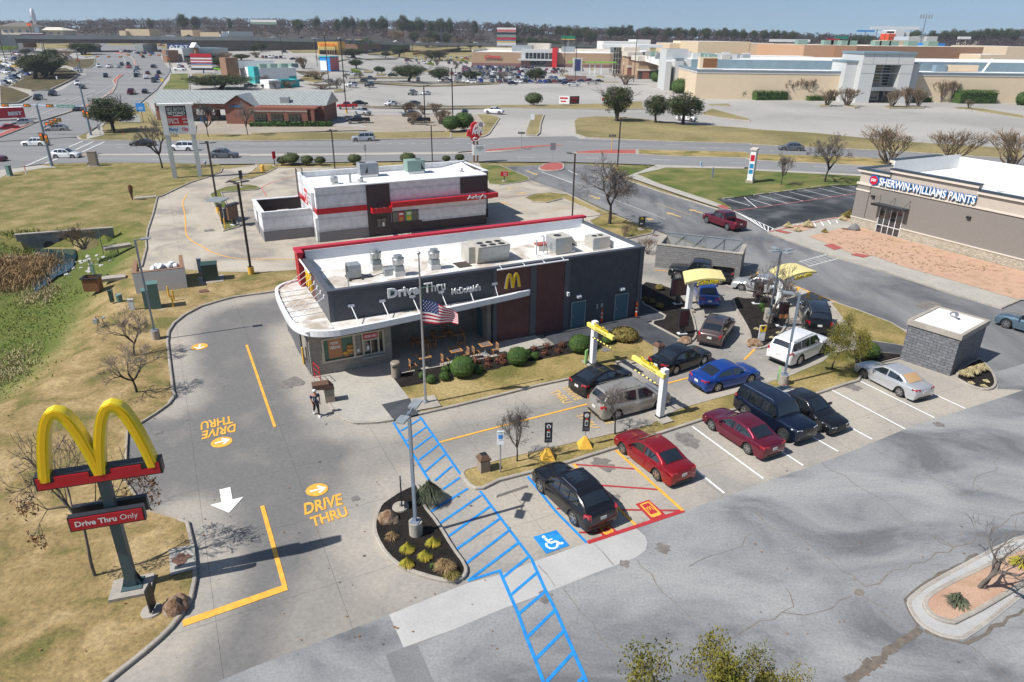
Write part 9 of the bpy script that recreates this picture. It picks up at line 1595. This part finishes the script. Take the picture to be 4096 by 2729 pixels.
BR=[('A',-500,322,430),('A',0,322,470),('A',600,330,490),('A',1200,333,505),('A',1800,342,520),('B',0,345,540),('B',600,362,560),('B',1150,384,640),('B',1500,398,690),('C',0,404,730),('C',900,425,790)]
bp_=[at(*b)for b in BR];br=thing('road_bridge','long grey highway bridge running across the far left','bridge',(bp_[1].x,bp_[1].y,htr(bp_[1].x,bp_[1].y)));o0=br.location
def strip_(m,pts,dy0,dy1,z0,z1):
 vs=[]
 for p in pts:q=p-o0;vs+=[(q.x,q.y+dy0,q.z+z0),(q.x,q.y+dy1,q.z+z0),(q.x,q.y+dy1,q.z+z1),(q.x,q.y+dy0,q.z+z1)]
 n=len(pts);m.add(vs,[(i*4+j,(i+1)*4+j,(i+1)*4+(j+1)%4,i*4+(j+1)%4)for i in range(n-1)for j in range(4)]+[(0,1,2,3),((n-1)*4+3,(n-1)*4+2,(n-1)*4+1,(n-1)*4)])
mk('deck','street',br,lambda m:strip_(m,bp_,0,26,-1.4,-1.1));mk('rail_wall','bridge_concrete',br,lambda m:strip_(m,bp_,-.3,0,-2.6,-.2));mk('far_rail_wall','bridge_concrete',br,lambda m:strip_(m,bp_,26,26.3,-2.6,-.3));mk('girder','retaining_wall',br,lambda m:strip_(m,bp_[:5],.6,25,-5.0,-1.4))
for x in(715,1275):q=at('A',x,345,497)-o0;bxp('pier','bridge_concrete',br,q.x-2.6,q.x+2.6,q.y+2,q.y+22,-6,q.z-4.6)
rw=[b.copy()for b in[at('A',1730,345,518)]+bp_[4:9]];mk('retaining_wall','retaining_wall',br,lambda m:strip_(m,rw,.2,2,-22,-2.2));mk('abutment','bridge_concrete',br,lambda m:strip_(m,bp_[:2]+[at('A',125,325,474)],-.1,2,-9,-2))
def onbr(t0,x,lane=6):
 X=TI[t0][0]+x/TI[t0][2];c_=[(TI[b[0]][0]+b[1]/TI[b[0]][2],q)for b,q in zip(BR,bp_)]
 for(xa,qa),(xb,qb)in zip(c_,c_[1:]):
  if xa<=X<=xb:q=qa.lerp(qb,(X-xa)/(xb-xa));return Vector((q.x,q.y+lane,q.z-1.1)),math.atan2(qb.y-qa.y,qb.x-qa.x)
 return bp_[0].copy(),0
q,a=onbr('A',2200);t=thing('semi_truck','white semi truck with a long pale trailer on the bridge','truck',(q.x,q.y,q.z),a+math.pi);bxp('trailer','pale_grey',t,-11,5.5,-1.4,1.4,1.2,4.4);bxp('trailer_front','white_wall',t,5.5,5.7,-1.4,1.4,1.2,4.4);bxp('cab','white_wall',t,(6.4,9.8,-1.3,1.3,1,4.2),(9.8,11.6,-1.1,1.1,.9,2.4));bxp('cab_window','window_glass',t,(9.78,9.95,-1.1,1.1,2.5,3.6));mk('wheels','tyre',t,lambda m:[m.cyl((x,-1.4,.5),.5,2.8,12,axis='y')for x in(-10,-8.7,6.6,7.8,10.8)])
q=P('E',150,215);t=thing('box_truck','red box truck with white lettering waiting at the lights','truck',(q.x-3,q.y+2,q.z+.2),R(38)+math.pi);t.scale=(.8,.8,.8);bxp('box','sign_red',t,-4.5,2.5,-1.25,1.25,.9,3.9);mk('lettering','sign_white',t,lambda m:(ptx(m,'BEST',(-.2,1.3,1.6),(-3.6,0,0),(0,0,1.1),.02,.05),ptx(m,'BEST',(-3.9,-1.3,1.6),(3.6,0,0),(0,0,1.1),.02,.05)));bxp('roof_top','white_wall',t,-4.4,2.4,-1.2,1.2,3.9,3.93);bxp('cab','paint_white',t,2.7,4.6,-1.1,1.1,.6,2.6);bxp('cab_window','window_glass',t,4.0,4.65,-1.0,1.0,1.6,2.4);mk('wheels','tyre',t,lambda m:[m.cyl((x,-1.2,.45),.45,2.4,12,axis='y')for x in(-3,3.6)])
q=P('B',745,670);t=thing('kiosk','pink and blue wrapped drive-up kiosk in the lots','kiosk',q,R(-25));bxp('box','blue_paint',t,-3,3,-2.5,4,0,6.2);bxp('pink_side','pale_red',t,3,3.1,-2.4,3.9,.5,6);bxp('white_front','white_wall',t,-2.8,1,-2.65,-2.5,.3,4.6);bxp('roof','teal_wall',t,-3.2,3.2,-2.8,4.2,6.2,6.6)
q=P('C',655,1003);t=thing('banner_sign','folded white banner with red print on the median','banner',q,0)
for s,x0 in((R(-20),-3.4),(R(22),0)):b=bxp('banner_panel','sign_white' if x0<0 else 'dark_wall',t,0,3.4,-.05,.05,.7,3.1);b.location=(x0,0 if x0==0 else 1.2,0);b.rotation_euler=(0,0,s);bxp('red_print','sign_red',b,(.3,2.9,-.08,-.05,2.2,2.7),(.6,2.4,-.08,-.05,1.3,1.7))
bxp('leg','rust',t,(-2,-1.9,.5,.6,0,.8),(2,2.1,.7,.8,0,.8))
CN=dict(k='black',n='navy',r='red',m='maroon',e='bright_red',w='white',s='silver',g='grey',b='blue',d='dark_blue',t='tan',c='champagne',l='lime',y='yellow',o='slate',a='teal');KN=dict(s='sedan',u='suv',p='pickup',B='bigsuv',h='hatch',x='boxsuv',v='minivan');CW=dict(sedan='sedan',suv='crossover',pickup='pickup',bigsuv='large suv',hatch='hatchback',boxsuv='boxy suv',minivan='minivan')
MED=[P('A',x,y)for x,y in((330,1177),(850,985),(1020,890),(1090,820),(1120,715),(1200,660),(1290,640),(1262,590),(1200,530),(1060,503))]
def fcar(t0,x,y,k,c,ang,where,group,name='parked_car'):
 p=P(t0,x,y);fca(KN[k],CN[c],(p.x,p.y,p.z+.22),ang,CN[c].replace('_',' ')+' '+CW[KN[k]]+' '+where,CATN[KN[k]],group,name)
for s in '935 640 u w;1035 645 u w;1118 645 s s;1150 625 u n;1212 622 u k;1216 648 s e;1000 735 u n;738 808 u w;780 842 s n;500 908 u k;365 950 u k;740 1050 s k;910 462 u n;942 447 u k;885 425 s n;1145 497 s w;1180 497 u m'.split(';'):
 x,y,k,c=s.split();x=float(x);y=float(y);p=P('A',x,y);i=min(range(len(MED)-1),key=lambda i:dseg(p,MED[i],MED[i+1]));d=MED[i]-MED[i+1];fcar('A',x,y,k,c,math.atan2(d.y,d.x),'coming down the main road by %s'%('the crossing' if y>800 else 'the far signals' if y>600 else 'the bridge'),'cars on the main road','moving_car')
for s in '1297 662 u o;1283 685 s o;1300 712 u s;1285 730 u k;1395 707 s m;1378 748 u w;1453 782 p g;1472 758 s b;1484 740 s m;1500 705 u n;1452 645 u n;1348 550 u k;1243 897 p m;1372 885 s k;1212 500 u k;1270 505 s w;1302 512 s k;1335 505 s c;1362 515 s k;1400 505 s g;1435 518 s b;1395 490 s n;1512 495 u k'.split(';'):
 x,y,k,c=s.split();x=float(x);y=float(y);p=P('A',x,y);i=min(range(len(MED)-1),key=lambda i:dseg(p,MED[i],MED[i+1]));d=MED[i+1]-MED[i];fcar('A',x,y,k,c,math.atan2(d.y,d.x),'heading up the main road by %s'%('the bank' if y>800 else 'the far signals' if y>600 else 'the bridge'),'cars on the main road','moving_car')
def lrw(t0,x0,y0,x1,y1,n,ang,where,group,skip=.1,kinds='sssuuuuhpB',cols='wwwwsskkkggnbdrmcto'):
 for i in range(n):
  if rd.random()<skip:continue
  f=(i+rd.uniform(-.12,.12))/max(1,n-1);fcar(t0,lerp(x0,x1,f),lerp(y0,y1,f),rd.choice(kinds),rd.choice(cols),ang+rd.choice((0,math.pi))+rd.uniform(-.04,.04),where,group)
G1='cars packed before the tan store';RN=('nearest','second','third','fourth','fifth','sixth')
for k,y in enumerate((785,748,716,692,668,648)):
 x0=1780+(0 if k<1 else 120 if k<3 else 230);lrw('B',x0,y-5,2340,y-2,[11,13,14,12,13,13][k],R(-78),'in the %s row of the packed store lot, left part'%RN[k],G1)
 lrw('C',0,y,[560,560,420,560,540,300][k],y+1,[13,15,13,17,17,11][k],R(-78),'in the %s row of the packed store lot, right part'%RN[k],G1)
for s in '620 803 u d;695 815 p s;872 800 p c;765 780 s d;845 778 u m;930 780 s k;120 805 u n;445 780 u w;762 672 p s;280 785 s b;665 780 s m;615 775 s o'.split(';'):x,y,k,c=s.split();fcar('C',float(x),float(y),k,c,R(170)if x in('695','872')else R(-70)if x=='762' else R(20),'at the open right end of the packed store lot','cars at the right end of the store lot')
for k,y in enumerate((608,582,560)):lrw('B',1480+40*k,y,2040,y-6,11,R(-75),'in the %s row of the left store cars'%RN[k],'cars left of the tan store',.15)
for s in '2035 560 e s;2075 545 s s;1490 583 m B;1345 728 k u;1475 722 w s;1585 770 g v;1850 772 g p;1970 772 s u;1130 765 g p;960 715 w s;1010 712 s u;1645 665 k s;1510 460 w s;1365 505 k u;1115 490 w u;1175 490 k p;1215 488 m s;330 503 k s;412 570 n s;470 600 n u;170 830 k s;10 830 g s;325 462 m s;1275 470 n p'.split(';'):x,y,c,k=s.split();fcar('B',float(x),float(y),k,c,R(15)if k!='v' else R(-85),'standing in the middle lots','cars in the middle lots')
lrw('B',125,552,320,556,7,R(-70),'in the row left of the yellow cafe','cars left of the yellow cafe',0);lrw('A',1650,590,1720,650,3,R(-60),'beside the dark blue sign','cars by the blue sign',0);lrw('A',1800,640,2340,655,15,R(-70),'in the far row before the strip shops','cars before the strip shops',.1);lrw('A',1830,615,2330,628,12,R(-70),'close to the strip shop windows','cars before the strip shops',.15)
for x,y,k,c,a,lb in((1695,672,'p','w',0,'before the strip shops, leaving the side street'),(2065,672,'x','l',0,'parked before the strip shops'),(2155,668,'u','w',-75,'right of the lime boxy suv'),(1850,770,'B','k',10,'beyond the green lawn'),(1895,805,'u','w',20,'beside the broad evergreen oak'),(2240,735,'s','s',80,'right of the broad evergreen oak'),(730,682,'p','w',160,'waiting at the left side street'),(640,558,'u','s',160,'behind the scrubby bank'),(2320,482,'B','k',0,'on the ramp under the dark wall'),(1405,440,'u','s',170,'under the bridge'),(1525,437,'s','m',0,'under the bridge'),(1635,430,'p','k',0,'under the bridge')):fcar('A',x,y,k,c,R(a),lb,None,'moving_car')
for k,(x0,y0,x1,y1,n)in enumerate(((0,655,110,680,4),(0,685,60,700,2),(15,615,150,645,4),(60,570,230,580,5),(150,520,240,540,4),(5,815,110,790,3),(100,765,190,745,3),(170,740,290,715,4),(240,705,350,690,4))):lrw('A',x0,y0,x1,y1,n,R(150),'in cluster %s of the left car lot'%RN[k%6],'cars in the left car lot',0,'ssuupB','wwwskbyrndg')
lrw('A',430,405,700,395,12,R(-60),'in the far lot under the bridge','cars under the bridge',.1);lrw('A',760,400,850,420,5,R(-60),'near the bridge pier','cars under the bridge',0)
for t0,x,k,c,ln_ in(('A',1570,'p','w',5),('A',1690,'p','k',14),('B',195,'s','w',5),('B',430,'s','k',14),('B',590,'u','w',6),('B',780,'p','g',14),('B',940,'s','k',5),('B',1090,'s','k',18),('B',1355,'p','w',6),('B',1420,'s','n',14),('B',1570,'u','w',14),('B',1535,'s','k',4),('B',1745,'s','w',14),('B',2110,'u','w',14),('B',2270,'s','k',6),('C',240,'s','k',14),('C',500,'s','g',6)):
 q,a=onbr(t0,x,ln_);fca(KN[k],CN[c],(q.x,q.y,q.z+.1),a,CN[c].replace('_',' ')+' '+CW[KN[k]]+' on the highway above the lots',CATN[KN[k]],'cars on the highway','moving_car')
wd_=MB();
for i in range(2300):
 Y=rd.uniform(800,1180);tt_=rd.uniform(-.80,.80);x=tt_*Y;z=htr(x,Y);hh=rd.uniform(8,13);r=rd.uniform(3.6,6.5)
 for _ in range(40):
  v=Vector((rd.gauss(0,1),rd.gauss(0,1),rd.gauss(0,1))).normalized();v=Vector((v.x*r,v.y*r,v.z*hh*.42))*(.6+.4*rd.random());q=Vector((x,Y,z+hh*.58))+v;a=Vector((rd.gauss(0,.6),rd.gauss(0,.3),rd.gauss(0,1))).normalized()*rd.uniform(.5,1.1);b=a.cross(Vector((rd.gauss(0,.2),1,0))).normalized()*rd.uniform(.3,.7);wd_.add([q-a,q+b,q+a,q-b],[(0,1,2,3)])
 if i%3==0:wd_.bar((x,Y,z-1),(x,Y,z+hh*.5),.5)
tag(wd_.build('far_woods','far_wood'),'long leafless brown wood along the horizon','woods',kind='stuff')
PN=[('A',1700,115,22),('A',1830,132,18),('A',1400,162,12),('A',2155,160,9),('B',440,160,20),('B',620,140,14),('B',815,165,13),('B',895,133,16),('B',960,142,12),('B',1055,172,14),('B',1155,148,15),('B',1245,140,24),('B',1440,125,23),('B',1510,172,18),('B',1590,150,20),('B',1700,182,16),('B',1790,148,20),('B',1875,155,16),('B',2115,178,13),('C',70,213,18),('C',155,235,16),('C',230,245,15),('C',310,240,20),('C',390,242,12),('C',550,232,16),('C',610,235,14),('C',655,230,14),('C',720,258,22),('C',800,240,20),('C',860,270,24),('C',1040,238,14),('C',1095,230,20),('C',1155,225,12),('C',1222,222,20),('C',1385,232,20),('C',1460,250,16),('C',1590,248,18),('C',1685,240,22),('C',1750,265,9),('C',1825,248,18),('C',1950,245,18),('C',2065,268,14),('C',2125,248,16),('C',2215,256,16),('C',2300,265,14),('D',42,250,14),('D',132,240,14),('D',195,247,12),('D',245,247,12),('D',300,247,12),('D',380,258,20),('D',930,295,26),('D',1030,290,26),('D',1440,243,26),('D',1580,250,18),('D',1690,245,20),('D',1768,238,18),('D',1840,248,22),('D',1930,244,18),('D',1985,245,18),('D',2050,232,20),('D',2110,228,20),('D',2170,235,18),('D',2240,230,20),('D',2300,235,18),('D',1290,238,12),('D',2320,455,26),('D',2180,480,16)]
for k,(t0,x,yt,w_)in enumerate(PN):
 Y=470 if t0=='D' and yt>400 else 820 if(t0=='C' and yt>255 and 700<x<900)or(t0=='D' and x in(930,1030))else 880;q=at(t0,x,yt,Y);g_=htr(q.x,Y);W2=w_*(.62 if Y>600 else.9)
 tree('oak',k%3,(q.x,Y,g_),max(8,q.z-g_),'one of the rounded dark pines standing above the brown woods' if Y>600 else 'dark evergreen behind the mall at the right edge',group='pines on the skyline',w_=W2*1.25,mat='leaf_pine',name='pine_tree')
for t0,x,yt,w_ in(('B',1720,268,20),('B',1845,290,17),('B',1545,280,15),('C',165,330,14),('C',285,335,12),('C',335,352,11),('C',430,352,15),('C',515,375,18)):q=at(t0,x,yt,790);g_=htr(q.x,790);tree('oak',1,(q.x,790,g_),max(7,q.z-g_),'one of the white flowering trees below the dark woods',group='white flowering trees',w_=w_,mat='blossom')
# ---- air
m,t,b=nodes('air');t.nodes.remove(b);pv=t.nodes.new('ShaderNodeVolumePrincipled');pv.inputs['Color'].default_value=(.80,.88,.97,1);pv.inputs['Density'].default_value=.00014;pv.inputs['Anisotropy'].default_value=.2
t.links.new(pv.outputs[0],t.nodes['Material Output'].inputs['Volume']);tag(MB().box(-2650,2650,-320,2650,-8,85).build('haze','air'),'thin pale haze over the whole view','haze',kind='stuff')
